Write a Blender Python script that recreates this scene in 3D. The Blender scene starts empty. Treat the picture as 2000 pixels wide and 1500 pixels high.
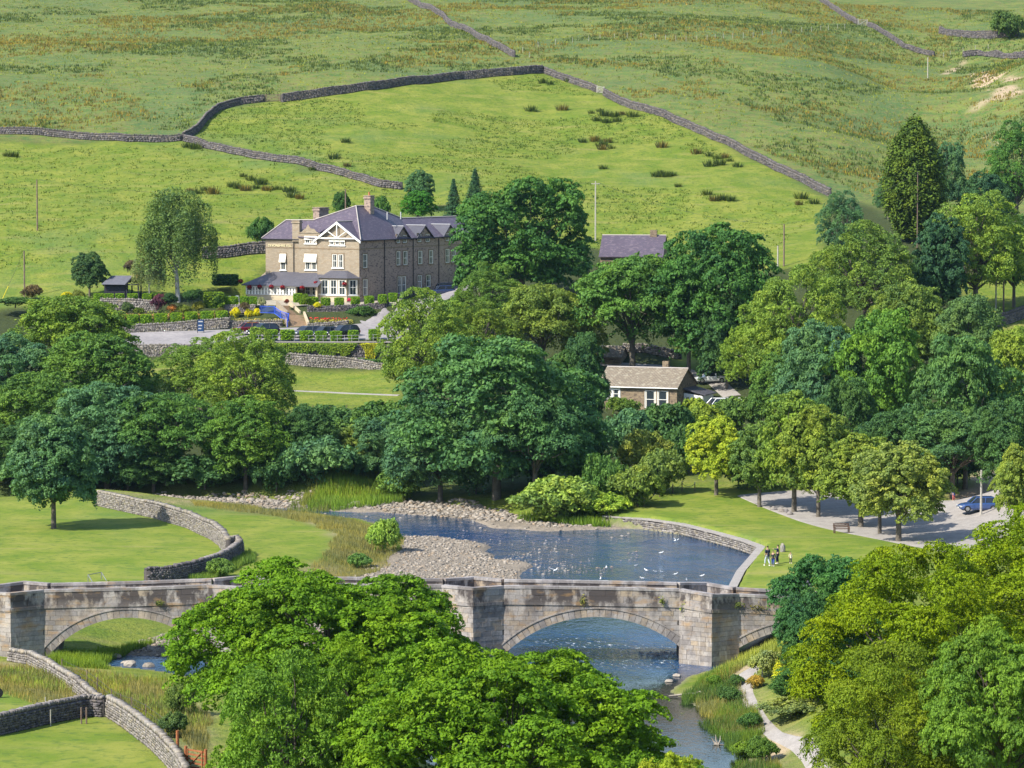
import bpy, math, random
import numpy as np
from mathutils import Vector
C = bpy.context.scene.collection
SC = bpy.context.scene
R = math.radians
# ------------------------------------------------------------ camera, light, exposure
F_PX, HC, PITCH = 6600.0, 39.0, R(4.0)
cam_d = bpy.data.cameras.new('camera'); cam = bpy.data.objects.new('camera', cam_d); C.objects.link(cam)
cam.location = (0, 0, HC); cam.rotation_euler = (R(90) - PITCH, 0, 0)
cam_d.sensor_fit = 'HORIZONTAL'; cam_d.sensor_width = 36; cam_d.lens = 36 * F_PX / 2000
cam_d.clip_start = 1; cam_d.clip_end = 6000
SC.camera = cam
SUN_EL = R(43); SUN_V = Vector((-1, -0.70, 0)).normalized()
w = bpy.data.worlds.new('World'); SC.world = w; w.use_nodes = True
nt = w.node_tree; bg = nt.nodes['Background']
sky = nt.nodes.new('ShaderNodeTexSky'); sky.sky_type = 'NISHITA'; sky.sun_disc = False
sky.sun_elevation = SUN_EL; sky.sun_rotation = math.atan2(SUN_V.x, SUN_V.y)
sky.air_density = 1.2; sky.dust_density = 1.0; sky.ozone_density = 2.0
nt.links.new(sky.outputs[0], bg.inputs[0]); bg.inputs[1].default_value = 0.15
sd = bpy.data.lights.new('sun', 'SUN'); sd.energy = 4.9; sd.angle = R(0.53); sd.color = (1, 0.94, 0.80)
so = bpy.data.objects.new('sun', sd); C.objects.link(so)
sv = Vector((SUN_V.x * math.cos(SUN_EL), SUN_V.y * math.cos(SUN_EL), math.sin(SUN_EL)))
so.rotation_euler = sv.to_track_quat('Z', 'Y').to_euler(); so.location = (-60, 100, 120)
SC.view_settings.view_transform = 'Standard'; SC.view_settings.look = 'None'
SC.view_settings.exposure = 0.6; SC.view_settings.gamma = 1
SC.view_settings.use_curve_mapping = False
SC.render.engine = 'CYCLES'
SC.cycles.max_bounces = 5; SC.cycles.diffuse_bounces = 2; SC.cycles.glossy_bounces = 2
SC.cycles.transmission_bounces = 3; SC.cycles.transparent_max_bounces = 4; SC.cycles.volume_bounces = 0
SC.cycles.caustics_reflective = False; SC.cycles.caustics_refractive = False

# ------------------------------------------------------------ helpers: where a pixel's ray meets the place
cp, sp = math.cos(PITCH), math.sin(PITCH)
def ray(u, v):
    a = (u - 1000) / F_PX; b = (v - 750) / F_PX
    return np.array([a, cp - b * sp, -sp - b * cp])
def atY(u, v, Y):
    d = ray(u, v); t = Y / d[1]; return np.array([d[0] * t, Y, HC + d[2] * t])
def atZ(u, v, z):
    d = ray(u, v); t = (z - HC) / d[2]; return np.array([d[0] * t, d[1] * t, z])

def hsh(ix, iy, seed):
    h = (ix.astype(np.int64) * 374761393 + iy.astype(np.int64) * 668265263 + seed * 974711) & 0x7fffffff
    h = ((h ^ (h >> 13)) * 1274126177) & 0x7fffffff
    return ((h ^ (h >> 16)) & 0xffff) / 65535.0
def vnoise(x, y, seed=0):
    ix = np.floor(x); iy = np.floor(y); fx = x - ix; fy = y - iy
    fx = fx * fx * (3 - 2 * fx); fy = fy * fy * (3 - 2 * fy)
    a = hsh(ix, iy, seed); b = hsh(ix + 1, iy, seed); c = hsh(ix, iy + 1, seed); d = hsh(ix + 1, iy + 1, seed)
    return (a * (1 - fx) + b * fx) * (1 - fy) + (c * (1 - fx) + d * fx) * fy
def fbm(x, y, s, seed=0, o=3):
    r = 0; a = 1; t = 0
    for k in range(o):
        r = r + a * vnoise(x / s, y / s, seed + k); t += a; a *= .5; s *= .5
    return r / t
def sstep(a, b, x):
    t = np.clip((x - a) / (b - a), 0, 1); return t * t * (3 - 2 * t)

def sdist(poly, x, y):
    """signed distance to a polygon, negative inside"""
    P = np.asarray(poly, float)[:, :2]; Q = np.roll(P, -1, 0)
    d = np.full(x.shape, 1e9); ins = np.zeros(x.shape, bool)
    for (ax, ay), (bx, by) in zip(P, Q):
        ex, ey = bx - ax, by - ay
        t = np.clip(((x - ax) * ex + (y - ay) * ey) / (ex * ex + ey * ey + 1e-9), 0, 1)
        d = np.minimum(d, np.hypot(x - ax - t * ex, y - ay - t * ey))
        c = ((ay > y) != (by > y))
        with np.errstate(divide='ignore', invalid='ignore'):
            ins ^= c & (x < (bx - ax) * (y - ay) / (by - ay + 1e-12) + ax)
    return np.where(ins, -d, d)

# ------------------------------------------------------------ terrain heights
CPS = []
def c_y(u, v, Y): CPS.append(atY(u, v, Y))
def c_z(u, v, z): CPS.append(atZ(u, v, z))
for u in (-400, -100, 200, 500, 800, 1100, 1400):
    k = 8 if u > 900 else 0
    for v, Y in ((0, 900), (60, 800), (130, 705), (200, 655), (265, 622), (330, 592), (400, 560), (465, 534)):
        c_y(u, v, Y + k * (v > 100))
for v, Y in ((0, 930), (60, 830), (130, 730), (200, 675), (265, 632), (330, 600), (400, 566)): c_y(1620, v, Y)
for v, Y in ((0, 960), (60, 860), (130, 800), (200, 730), (280, 660), (340, 610), (400, 570)): c_y(1850, v, Y)
for v, Y in ((0, 940), (60, 820), (110, 730), (150, 700), (200, 670), (260, 650), (330, 600), (400, 565)): c_y(2020, v, Y)
for v, Y in ((0, 900), (110, 700), (200, 640), (330, 585), (400, 555)): c_y(2350, v, Y)
for u in (-300, 0): 
    for v, Y in ((520, 520), (585, 505), (625, 488)): c_y(u, v, Y)
for u, v, Y in ((250, 520, 520), (450, 520, 522), (700, 587, 500), (850, 563, 520), (560, 590, 500), (480, 587, 504),
                (300, 590, 500), (1000, 520, 518), (1000, 600, 488), (1200, 500, 520), (1200, 600, 488), (1000, 700, 458),
                (1300, 600, 490), (1300, 712, 455), (1360, 690, 462), (1400, 520, 515), (1550, 510, 512), (1500, 600, 490),
                (1620, 480, 522), (1700, 600, 486), (1700, 480, 520), (1950, 620, 482), (1950, 540, 508), (1900, 450, 540),
                (2000, 700, 455), (1700, 700, 450), (1700, 800, 420), (1700, 900, 388), (2300, 700, 450), (2300, 520, 510),
                (1280, 803, 430), (1150, 803, 432), (1450, 800, 428), (1000, 800, 425), (1000, 900, 385),
                (600, 800, 430), (300, 800, 430), (0, 800, 425), (-300, 800, 425), (765, 765, 444), (560, 765, 444),
                (600, 737, 458), (300, 700, 466), (100, 700, 462), (450, 880, 402), (200, 880, 402), (0, 900, 396),
                (700, 870, 402), (850, 880, 398), (1200, 880, 398), (1400, 880, 392), (450, 700, 462),
                (255, 672, 472), (400, 668, 472), (550, 668, 471), (755, 668, 470), (240, 655, 484), (450, 641, 486), (600, 638, 487),
                (760, 622, 492), (600, 598, 493), (755, 596, 493)): c_y(u, v, Y)
for u, v, z in ((0, 1000, 1.3), (300, 1000, 1.3), (0, 1130, 1.2), (400, 1100, 1.2), (600, 1040, 1.1), (-300, 1050, 1.4), (-300, 1150, 1.3),
                (0, 1290, .7), (150, 1300, .7), (200, 1350, .8), (0, 1400, 1.0), (0, 1500, 1.1), (300, 1480, 1.0), (600, 1400, .8),
                (900, 1450, .7), (-300, 1400, 1.5), (1250, 1000, 1.4), (1450, 970, 1.9), (1500, 1050, 1.4), (1700, 1080, 1.7),
                (1600, 1130, 1.4), (1900, 1000, 2.2), (2000, 975, 2.4), (2200, 1050, 2.6), (1800, 940, 2.6), (2000, 935, 5.0),
                (1480, 1290, 1.7), (1450, 1330, 1.5), (1500, 1400, 1.6), (1600, 1480, 1.6), (1750, 1400, 2.6), (2000, 1500, 3.6),
                (2000, 1300, 3.4), (2300, 1300, 4), (1530, 1200, 1.9), (1640, 1200, 2.6), (1800, 1180, 3), (1050, 950, 1.6), (300, 945, 2.2),
                (600, 925, 2.6), (450, 950, 1.6), (800, 950, 1.0)): c_z(u, v, z)
for x, y, z in ((0, 0, 36.5), (-80, 0, 36), (80, 0, 37), (0, 60, 20), (-70, 60, 20), (70, 60, 21), (0, 100, 10), (-80, 100, 9), (80, 100, 11),
                (0, 140, 3), (-80, 140, 3.2), (80, 140, 4.5), (0, 170, 1.5), (-80, 180, 2), (80, 180, 5), (0, -60, 48), (-200, -60, 50), (200, -60, 50),
                (-300, 1300, 130), (0, 1300, 132), (300, 1300, 135), (-300, 60, 22), (300, 60, 22), (-300, 300, 5), (300, 300, 7),
                (-300, 700, 55), (300, 700, 50), (-300, 500, 20), (300, 500, 18), (-300, 170, 3), (300, 170, 6)):
    CPS.append(np.array([x, y, z], float))
CPS = np.array(CPS)
_s = 200.0
def tps(r2): return 0.5 * r2 * np.log(r2 + 1e-12)
_n = len(CPS); _X = CPS[:, :2] / _s
_K = tps(((_X[:, None] - _X[None]) ** 2).sum(-1)) + np.eye(_n) * 2e-4
_P = np.c_[np.ones(_n), _X]
_A = np.block([[_K, _P], [_P.T, np.zeros((3, 3))]])
_W = np.linalg.solve(_A, np.r_[CPS[:, 2], 0, 0, 0])
def base_h(x, y):
    x = np.asarray(x, float); y = np.asarray(y, float); sh = x.shape
    x = x.ravel() / _s; y = y.ravel() / _s; out = np.empty(x.size)
    for i in range(0, x.size, 20000):
        a = x[i:i + 20000]; b = y[i:i + 20000]
        r2 = (a[:, None] - _X[:, 0]) ** 2 + (b[:, None] - _X[:, 1]) ** 2
        out[i:i + 20000] = tps(r2) @ _W[:_n] + _W[_n] + _W[_n + 1] * a + _W[_n + 2] * b
    return out.reshape(sh)
Z0 = lambda pts, z=0: [tuple(atZ(u, v, z)[:2]) for u, v in pts]
# river corridor (water and shingle) at water level; the bank rises outside it
RIVER = Z0([(-500, 985), (0, 975), (190, 968), (380, 974), (560, 984), (690, 990), (790, 984), (900, 992), (1010, 1012), (1100, 1022),
            (1190, 1030), (1260, 1034), (1330, 1044), (1400, 1062), (1450, 1076), (1487, 1090), (1470, 1110), (1446, 1138),
            (1425, 1180), (1400, 1250), (1400, 1305), (1345, 1320), (1305, 1352), (1345, 1372), (1400, 1400), (1440, 1440), (1470, 1500), (1500, 1600),
            (1560, 1800), (900, 1800), (860, 1500), (600, 1380), (420, 1330), (300, 1308), (215, 1300), (205, 1276), (260, 1262), (330, 1240),
            (470, 1185), (620, 1140), (700, 1118), (745, 1098), (775, 1075), (786, 1048), (760, 1030), (700, 1012), (600, 1006), (480, 996), (300, 985), (190, 981), (0, 990), (-500, 1000)])
BAR = Z0([(780, 1050), (860, 1052), (930, 1064), (975, 1085), (1010, 1108), (1005, 1135), (960, 1160), (880, 1200), (600, 1260), (330, 1290), (250, 1278), (280, 1262), (340, 1235), (500, 1180), (700, 1120), (770, 1078)])
SHORE = Z0([(380, 970), (600, 982), (690, 986), (780, 980), (900, 984), (1010, 1005), (1190, 1020), (1190, 1032), (1080, 1036), (985, 1030), (900, 1014), (780, 1003), (690, 998), (560, 993), (380, 986), (190, 978), (190, 962)])
WALLSIDE = Z0([(1190, 1030), (1260, 1034), (1330, 1044), (1400, 1062), (1450, 1076), (1487, 1090), (1470, 1110), (1446, 1138), (1425, 1180), (1600, 1180), (1600, 1000), (1190, 1000)])
P3 = lambda pts: [tuple(atY(*p)) for p in pts]
# levelled platforms: polygon corners with their own height, fitted as a plane
def plane_of(p):
    p = np.array(p); A = np.c_[p[:, 0], p[:, 1], np.ones(len(p))]; return np.linalg.lstsq(A, p[:, 2], rcond=None)[0]
CARPARK = P3([(232, 674, 471), (400, 670, 471), (540, 669, 470.5), (770, 667, 470), (775, 622, 491), (640, 637, 486), (450, 641, 486), (235, 655, 484)])
HOTELPAD = P3([(455, 595, 497), (560, 598, 494), (600, 600, 492.5), (770, 598, 493)]) + [(-3.5, 528, 17.6), (-9, 536, 17.6), (-22, 527, 16.9), (-42, 514, 16.8)]
IVYPAD = P3([(500, 705, 468.2), (795, 705, 468.2), (795, 724, 462.2), (500, 713, 463.2)])
PADS = [(CARPARK, 0.5), (HOTELPAD, 0.8), (IVYPAD, .5)]
PADP = [plane_of(p) for p, _ in PADS]
def height(x, y, rough=True):
    x = np.asarray(x, float); y = np.asarray(y, float)
    z = base_h(x, y)
    if rough:
        k = sstep(505, 560, y)
        z = z + k * ((fbm(x, y, 34, 5, 2) - .5) * 2.2 + (fbm(x, y, 8, 9, 2) - .5) * .55) + sstep(545, 600, y) * (fbm(x, y, 2.4, 12, 2) - .5) * .22
        z = z + (fbm(x, y, 12, 3, 2) - .5) * .12
    for (poly, wd), pl in zip(PADS, PADP):
        d = sdist(poly, x, y); t = 1 - sstep(0, wd, d)
        z = z * (1 - t) + (pl[0] * x + pl[1] * y + pl[2]) * t
    d = sdist(RIVER, x, y)
    wall = sdist(WALLSIDE, x, y) < 0
    wd = np.where(wall, .7, 4.5 + 2.5 * fbm(x, y, 9, 40, 2))
    z = np.where(d > 0, 0.02 + (z - 0.02) * sstep(0, wd, d), z)
    db = np.minimum(sdist(BAR, x, y), sdist(SHORE, x, y))
    bed = -0.75 * sstep(0, 4, -d) - .05
    bar = .16 + .16 * fbm(x, y, 5, 21, 2)
    bed = bar + (bed - bar) * sstep(-.6, 3.2, db + (fbm(x, y, 7, 33, 3) - .45) * 7)
    return np.where(d <= 0, np.where(wall, np.minimum(bed, -.1), bed), z)
def H(x, y): return float(height(np.array([x]), np.array([y]))[0])
def G(u, v, lo=150, hi=1150):
    d = ray(u, v); Y = np.concatenate([np.arange(lo, 500, 1.0), np.arange(500, hi, 2.0)])
    t = Y / d[1]; zz = HC + d[2] * t; g = height(d[0] * t, Y)
    b = np.nonzero(g >= zz)[0]
    if len(b) == 0: i = len(Y) - 1
    else: i = max(1, b[0])
    a0 = zz[i - 1] - g[i - 1]; a1 = zz[i] - g[i]; k = a0 / (a0 - a1) if a0 != a1 else 0
    y = Y[i - 1] + k * (Y[i] - Y[i - 1]); t = y / d[1]
    return np.array([d[0] * t, y, H(d[0] * t, y)])
def onY(u, Y):
    d = ray(u, 750); x = (u - 1000) / F_PX * Y / cp; return np.array([x, Y, H(x, Y)])

# ------------------------------------------------------------ objects
def empty(name, loc, label, cat, group=None, rz=0, scale=None):
    o = bpy.data.objects.new(name, None); C.objects.link(o); o.location = [float(a) for a in loc]; o.rotation_euler = (0, 0, rz)
    o.empty_display_size = .3
    if scale: o.scale = scale
    o['label'] = label; o['category'] = cat; o['kind'] = 'thing'
    if group: o['group'] = group
    return o
def tag(o, label, cat, group=None):
    o['label'] = label; o['category'] = cat
    if 'kind' not in o: o['kind'] = 'thing'
    if group: o['group'] = group
    return o
def link(name, me, parent=None, mat=None):
    o = bpy.data.objects.new(name, me); C.objects.link(o)
    if parent is not None: o.parent = parent
    return o
def np_mesh(name, V, Fq, mats, uv=None, attrs=None, smooth=False, midx=None):
    """Fq: (n,k) int array or list of arrays with different k"""
    if not isinstance(Fq, list): Fq = [Fq]
    Fq = [f for f in Fq if len(f)]
    me = bpy.data.meshes.new(name); V = np.asarray(V, np.float32)
    me.vertices.add(len(V)); me.vertices.foreach_set('co', V.ravel())
    nl = sum(f.size for f in Fq); nf = sum(len(f) for f in Fq)
    me.loops.add(nl); me.polygons.add(nf)
    me.loops.foreach_set('vertex_index', np.concatenate([f.ravel() for f in Fq]).astype(np.int32))
    tot = np.concatenate([np.full(len(f), f.shape[1]) for f in Fq]); st = np.concatenate([[0], np.cumsum(tot)[:-1]])
    me.polygons.foreach_set('loop_start', st.astype(np.int32))
    for m in (mats if isinstance(mats, (list, tuple)) else [mats]): me.materials.append(m)
    if midx is not None: me.polygons.foreach_set('material_index', np.asarray(midx, np.int32))
    if uv is not None:
        l = me.uv_layers.new(name='UVMap'); l.data.foreach_set('uv', np.asarray(uv, np.float32).ravel())
    for k, a in (attrs or {}).items():
        a = np.asarray(a, np.float32)
        if a.ndim == 1:
            t = me.attributes.new(k, 'FLOAT', 'POINT'); t.data.foreach_set('value', a)
        else:
            t = me.attributes.new(k, 'FLOAT_COLOR', 'POINT'); t.data.foreach_set('color', a.ravel())
    me.update(calc_edges=True)
    if smooth: me.polygons.foreach_set('use_smooth', np.ones(nf, bool))
    return me
class MB:
    def __init__(s): s.v = []; s.f = []; s.m = []
    def poly(s, pts, m=0):
        n = len(s.v); s.v += [tuple(p) for p in pts]; s.f.append(tuple(range(n, n + len(pts)))); s.m.append(m)
    def solid(s, pts, faces, m=0):
        n = len(s.v); s.v += [tuple(p) for p in pts]
        for f in faces: s.f.append(tuple(n + i for i in f)); s.m.append(m)
    def hexa(s, b, t, m=0):
        s.solid(list(b) + list(t), [(3, 2, 1, 0), (4, 5, 6, 7), (0, 1, 5, 4), (1, 2, 6, 5), (2, 3, 7, 6), (3, 0, 4, 7)], m)
    def box(s, x0, x1, y0, y1, z0, z1, m=0, T=None):
        b = [(x0, y0, z0), (x1, y0, z0), (x1, y1, z0), (x0, y1, z0)]; t = [(x, y, z1) for x, y, _ in b]
        if T: b = [T(p) for p in b]; t = [T(p) for p in t]
        s.hexa(b, t, m)
    def ext(s, poly2, fn, d0, d1, m=0):
        """extrude a 2-D outline: fn(a,b,d)->xyz"""
        n = len(poly2); A = [fn(a, b, d0) for a, b in poly2]; B = [fn(a, b, d1) for a, b in poly2]
        s.solid(A + B, [tuple(range(n))[::-1], tuple(range(n, 2 * n))] + [(i, (i + 1) % n, n + (i + 1) % n, n + i) for i in range(n)], m)
    def tube(s, pts, rad, n=6, m=0, cap=True):
        P = [Vector([float(c) for c in p]) for p in pts]; rad = rad if isinstance(rad, (list, tuple)) else [rad] * len(P); n0 = len(s.v)
        for i, p in enumerate(P):
            d = (P[min(i + 1, len(P) - 1)] - P[max(i - 1, 0)]).normalized()
            a = d.cross(Vector((0, 0, 1)) if abs(d.z) < .9 else Vector((1, 0, 0))).normalized(); b = d.cross(a)
            for k in range(n):
                t = 2 * math.pi * k / n; s.v.append(tuple(p + (a * math.cos(t) + b * math.sin(t)) * rad[i]))
        for i in range(len(P) - 1):
            for k in range(n):
                q = (k + 1) % n; s.f.append((n0 + i * n + k, n0 + i * n + q, n0 + (i + 1) * n + q, n0 + (i + 1) * n + k)); s.m.append(m)
        if cap:
            s.f.append(tuple(n0 + k for k in range(n))[::-1]); s.m.append(m)
            e = n0 + (len(P) - 1) * n; s.f.append(tuple(e + k for k in range(n))); s.m.append(m)
    def lathe(s, prof, n=12, m=0, c=(0, 0, 0)):
        s.tube([(c[0], c[1], c[2] + z) for _, z in prof], [r for r, _ in prof], n, m)
    def mesh(s, name, mats, off=(0, 0, 0), smooth=False):
        V = np.array(s.v, float) - np.array(off, float)
        me = bpy.data.meshes.new(name); me.from_pydata([tuple(p) for p in V], [], s.f)
        for m in (mats if isinstance(mats, (list, tuple)) else [mats]): me.materials.append(m)
        me.polygons.foreach_set('material_index', s.m)
        uv = np.zeros((len(me.loops), 2), np.float32); W = np.array(s.v, float)
        for p in me.polygons:
            nrm = np.array(p.normal)
            if abs(nrm[2]) > .96: t = np.array([1., 0, 0]); b = np.array([0, 1., 0])
            else:
                t = np.array([-nrm[1], nrm[0], 0]); t /= np.linalg.norm(t) + 1e-9; b = np.cross(nrm, t)
            for li in p.loop_indices:
                q = W[me.loops[li].vertex_index]; uv[li] = (q @ t, q @ b)
        l = me.uv_layers.new(name='UVMap'); l.data.foreach_set('uv', uv.ravel())
        if smooth: me.polygons.foreach_set('use_smooth', [True] * len(me.polygons))
        return me
    def build(s, name, mats, parent=None, local=False, smooth=False, kind=None):
        off = (0, 0, 0) if (local or parent is None) else tuple(_wloc(parent))
        o = link(name, s.mesh(name, mats, off, smooth), parent)
        if kind: o['kind'] = kind
        return o
def _wloc(o):
    p = Vector(o.location)
    while o.parent: o = o.parent; p = p + o.location
    return p
def kids(o): return [c for c in KID.get(o.name, [])]
def copy_tree(o, parent=None, kidmap=None):
    c = o.copy(); C.objects.link(c)
    if parent is not None: c.parent = parent
    for ch in o.children: copy_tree(ch, c)
    return c
# ------------------------------------------------------------ materials
def mat(name, col, rough=.8, spec=.3, metal=0):
    m = bpy.data.materials.new(name); m.use_nodes = True; b = m.node_tree.nodes['Principled BSDF']
    b.inputs['Base Color'].default_value = (*col, 1); b.inputs['Roughness'].default_value = rough
    b.inputs['Specular IOR Level'].default_value = spec; b.inputs['Metallic'].default_value = metal
    return m
class N:
    """tiny node-graph helper"""
    def __init__(s, m): s.t = m.node_tree; s.b = s.t.nodes['Principled BSDF']
    def n(s, ty, **kw):
        x = s.t.nodes.new(ty)
        for k, v in kw.items():
            if k.startswith('_'): setattr(x, k[1:], v)
        return x
    def l(s, a, b): s.t.links.new(a, b)
    def noise(s, vec, scale, detail=3, rough=.55, out='Fac'):
        x = s.n('ShaderNodeTexNoise'); x.inputs['Scale'].default_value = scale; x.inputs['Detail'].default_value = detail
        x.inputs['Roughness'].default_value = rough
        if vec is not None: s.l(vec, x.inputs['Vector'])
        return x.outputs[out]
    def mapr(s, f, a, b, c=0, d=1):
        x = s.n('ShaderNodeMapRange'); s.l(f, x.inputs[0])
        for i, q in enumerate((a, b, c, d)): x.inputs[i + 1].default_value = q
        return x.outputs[0]
    def mix(s, f, a, b, mode='MIX'):
        x = s.n('ShaderNodeMix', _data_type='RGBA', _blend_type=mode)
        for i, q in ((0, f), (6, a), (7, b)):
            if isinstance(q, (int, float)): x.inputs[i].default_value = q
            elif isinstance(q, tuple): x.inputs[i].default_value = (*q, 1) if len(q) == 3 else q
            else: s.l(q, x.inputs[i])
        return x.outputs[2]
    def math(s, op, a, b=0):
        x = s.n('ShaderNodeMath', _operation=op)
        for i, q in enumerate((a, b)):
            if isinstance(q, (int, float)): x.inputs[i].default_value = q
            else: s.l(q, x.inputs[i])
        return x.outputs[0]
    def pos(s): return s.n('ShaderNodeNewGeometry').outputs['Position']
    def uv(s): return s.n('ShaderNodeTexCoord').outputs['UV']
    def scale(s, vec, v):
        x = s.n('ShaderNodeVectorMath', _operation='MULTIPLY'); s.l(vec, x.inputs[0]); x.inputs[1].default_value = v; return x.outputs[0]
    def rnd(s): return s.n('ShaderNodeObjectInfo').outputs['Random']
    def bump(s, h, st=.5, dist=.05):
        x = s.n('ShaderNodeBump'); x.inputs['Strength'].default_value = st; x.inputs['Distance'].default_value = dist
        s.l(h, x.inputs['Height']); s.l(x.outputs[0], s.b.inputs['Normal'])
    def base(s, c): s.l(c, s.b.inputs['Base Color'])
def attr(g, name, out='Color'):
    x = g.n('ShaderNodeAttribute', _attribute_name=name); return x.outputs[out]
def sep(g, c):
    x = g.n('ShaderNodeSeparateColor'); g.l(c, x.inputs[0]); return x.outputs
# ------------------------------------------------------------ materials of the setting
def ground_mat():
    m = mat('ground', (.1, .15, .04), .95, .1); g = N(m); P = g.pos()
    a = sep(g, attr(g, 'm1')); b = sep(g, attr(g, 'm2'))
    n1 = g.noise(P, .035, 4, .6); n2 = g.noise(P, .22, 4, .65); n3 = g.noise(P, 1.3, 3, .6); n4 = g.noise(P, 5.0, 3, .7)
    nx = g.noise(g.scale(P, (.05, .32, .3)), 1, 3, .6)                      # streaks along the slope and mowing swathes
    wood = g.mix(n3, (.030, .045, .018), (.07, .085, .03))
    lawn = g.mix(g.mapr(nx, .40, .60), (.105, .185, .014), (.20, .265, .035))
    n5 = g.noise(P, 2.2, 4, .75); lawn = g.mix(g.mapr(n5, .42, .62, 0, .4), lawn, (.085, .15, .012)); wv = g.n('ShaderNodeTexWave', _bands_direction='DIAGONAL'); g.l(g.scale(P, (.55, .28, 1)), wv.inputs['Vector']); wv.inputs['Scale'].default_value = .55; wv.inputs['Distortion'].default_value = 5; wv.inputs['Detail Scale'].default_value = .5
    lawn = g.mix(g.mapr(wv.outputs['Fac'], .2, .8, 0, .38), lawn, (.235, .275, .055)); lawn = g.mix(g.mapr(n2, .45, .68), lawn, (.23, .255, .065)); lawn = g.mix(g.mapr(n4, .3, .7, 0, .25), lawn, (.10, .17, .02))
    past = g.mix(g.mapr(n2, .38, .66), (.125, .185, .022), (.225, .245, .045))
    past = g.mix(g.mapr(n3, .52, .68, 0, .75), past, (.075, .13, .028)); past = g.mix(g.mapr(n1, .55, .7, 0, .55), past, (.10, .17, .055))
    past = g.mix(g.mapr(nx, .58, .74, 0, .6), past, (.26, .235, .085)); past = g.mix(g.mapr(n4, .55, .75, 0, .5), past, (.08, .115, .03))
    nf = g.noise(P, .55, 3, .7)
    fell = g.mix(g.mapr(n2, .40, .58), (.085, .155, .035), (.18, .22, .05)); fell = g.mix(g.mapr(nf, .50, .58, 0, .7), fell, (.17, .155, .06)); fell = g.mix(g.mapr(nf, .42, .36, 0, .6), fell, (.06, .12, .045))
    fell = g.mix(g.mapr(n1, .48, .62, 0, .7), fell, (.085, .15, .055)); fell = g.mix(g.mapr(n3, .5, .66, 0, .85), fell, (.19, .175, .065))
    fell = g.mix(g.mapr(n4, .5, .68, 0, .8), fell, (.06, .095, .04)); fell = g.mix(g.mapr(nx, .56, .7, 0, .5), fell, (.18, .225, .05))
    mead = g.mix(g.mapr(n2, .4, .62), (.15, .17, .055), (.28, .235, .125)); mead = g.mix(g.mapr(n4, .45, .65, 0, .7), mead, (.10, .15, .04))
    stone = g.mix(n4, (.16, .13, .10), (.36, .31, .255)); stone = g.mix(g.mapr(n3, .5, .7, 0, .6), stone, (.12, .11, .10))
    bare = g.mix(n3, (.42, .30, .20), (.58, .44, .32)); bare = g.mix(g.mapr(n4, .5, .7), bare, (.28, .21, .16))
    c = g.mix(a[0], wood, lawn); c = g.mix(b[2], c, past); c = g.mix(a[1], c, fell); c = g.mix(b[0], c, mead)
    c = g.mix(a[2], c, stone); c = g.mix(b[1], c, bare); g.base(c)
    h = g.math('ADD', g.math('MULTIPLY', n4, .5), n3)
    x = g.n('ShaderNodeBump'); x.inputs['Distance'].default_value = .35
    g.l(h, x.inputs['Height']); s = g.math('SUBTRACT', .75, g.math('MULTIPLY', a[0], .62)); g.l(s, x.inputs['Strength']); g.l(x.outputs[0], g.b.inputs['Normal'])
    return m
def surf_mat(name, c0, c1, sc=1.5, rough=.9, bump=.3, dist=.02, streak=None, uvs=False, spec=.2, c2=None):
    m = mat(name, c0, rough, spec); g = N(m); P = g.uv() if uvs else g.pos()
    n = g.noise(P, sc, 4, .65); n2 = g.noise(P, sc * 6, 3, .6)
    c = g.mix(g.mapr(n, .35, .65), c0, c1); c = g.mix(g.mapr(n2, .4, .7, 0, .5), c, tuple(q * .6 for q in c0))
    if c2: c = g.mix(g.mapr(g.noise(P, sc * .4, 3), .52, .66), c, c2)
    g.base(c); g.bump(g.math('ADD', n, n2), bump, dist); return m
M = {}
M['ground'] = ground_mat()
M['tarmac'] = surf_mat('tarmac', (.26, .24, .25), (.34, .315, .32), .3, .9, .15)
M['pathgrit'] = surf_mat('path_grit', (.30, .275, .26), (.38, .35, .33), .9, .95, .3)
M['paving'] = surf_mat('paving', (.34, .30, .24), (.44, .39, .31), .8, .9, .2)
def water_mat():
    m = mat('water', (.018, .028, .030), .04, .5); g = N(m); P = g.pos()
    g.b.inputs['IOR'].default_value = 1.33
    n0 = g.noise(g.scale(P, (1, .45, 1)), .9, 3, .6); n1 = g.noise(g.scale(P, (1, .5, 1)), 3.2, 3, .65); pt = g.noise(P, .07, 3, .5)
    h = g.math('ADD', n0, g.math('MULTIPLY', n1, .5))
    rap = attr(g, 'rapid', 'Fac'); calm_arch_shade = attr(g, 'calm_arch_shade', 'Fac')
    calm = g.math('ADD', g.math('MULTIPLY', g.mapr(pt, .38, .6), .5), .16)
    amp = g.math('MULTIPLY', g.math('ADD', g.math('MULTIPLY', rap, .75), calm), g.math('SUBTRACT', 1.0, g.math('MULTIPLY', calm_arch_shade, .8)))
    x = g.n('ShaderNodeBump'); x.inputs['Distance'].default_value = .7; g.l(h, x.inputs['Height']); g.l(amp, x.inputs['Strength'])
    g.l(x.outputs[0], g.b.inputs['Normal'])
    fo = g.math('MULTIPLY', rap, g.mapr(g.noise(g.scale(P, (1, .5, 1)), 2.4, 4, .75), .58, .66))
    g.base(g.mix(fo, g.mix(calm_arch_shade, g.mix(g.mapr(pt, .35, .65), (.003, .046, .150), (.009, .036, .075)), (.010, .015, .010)), (.65, .68, .70)))  # blue base colours stand in for sky reflected by the ripples
    g.l(g.mapr(fo, 0, 1, .05, .6), g.b.inputs['Roughness']); return m
M['water'] = water_mat()

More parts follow.
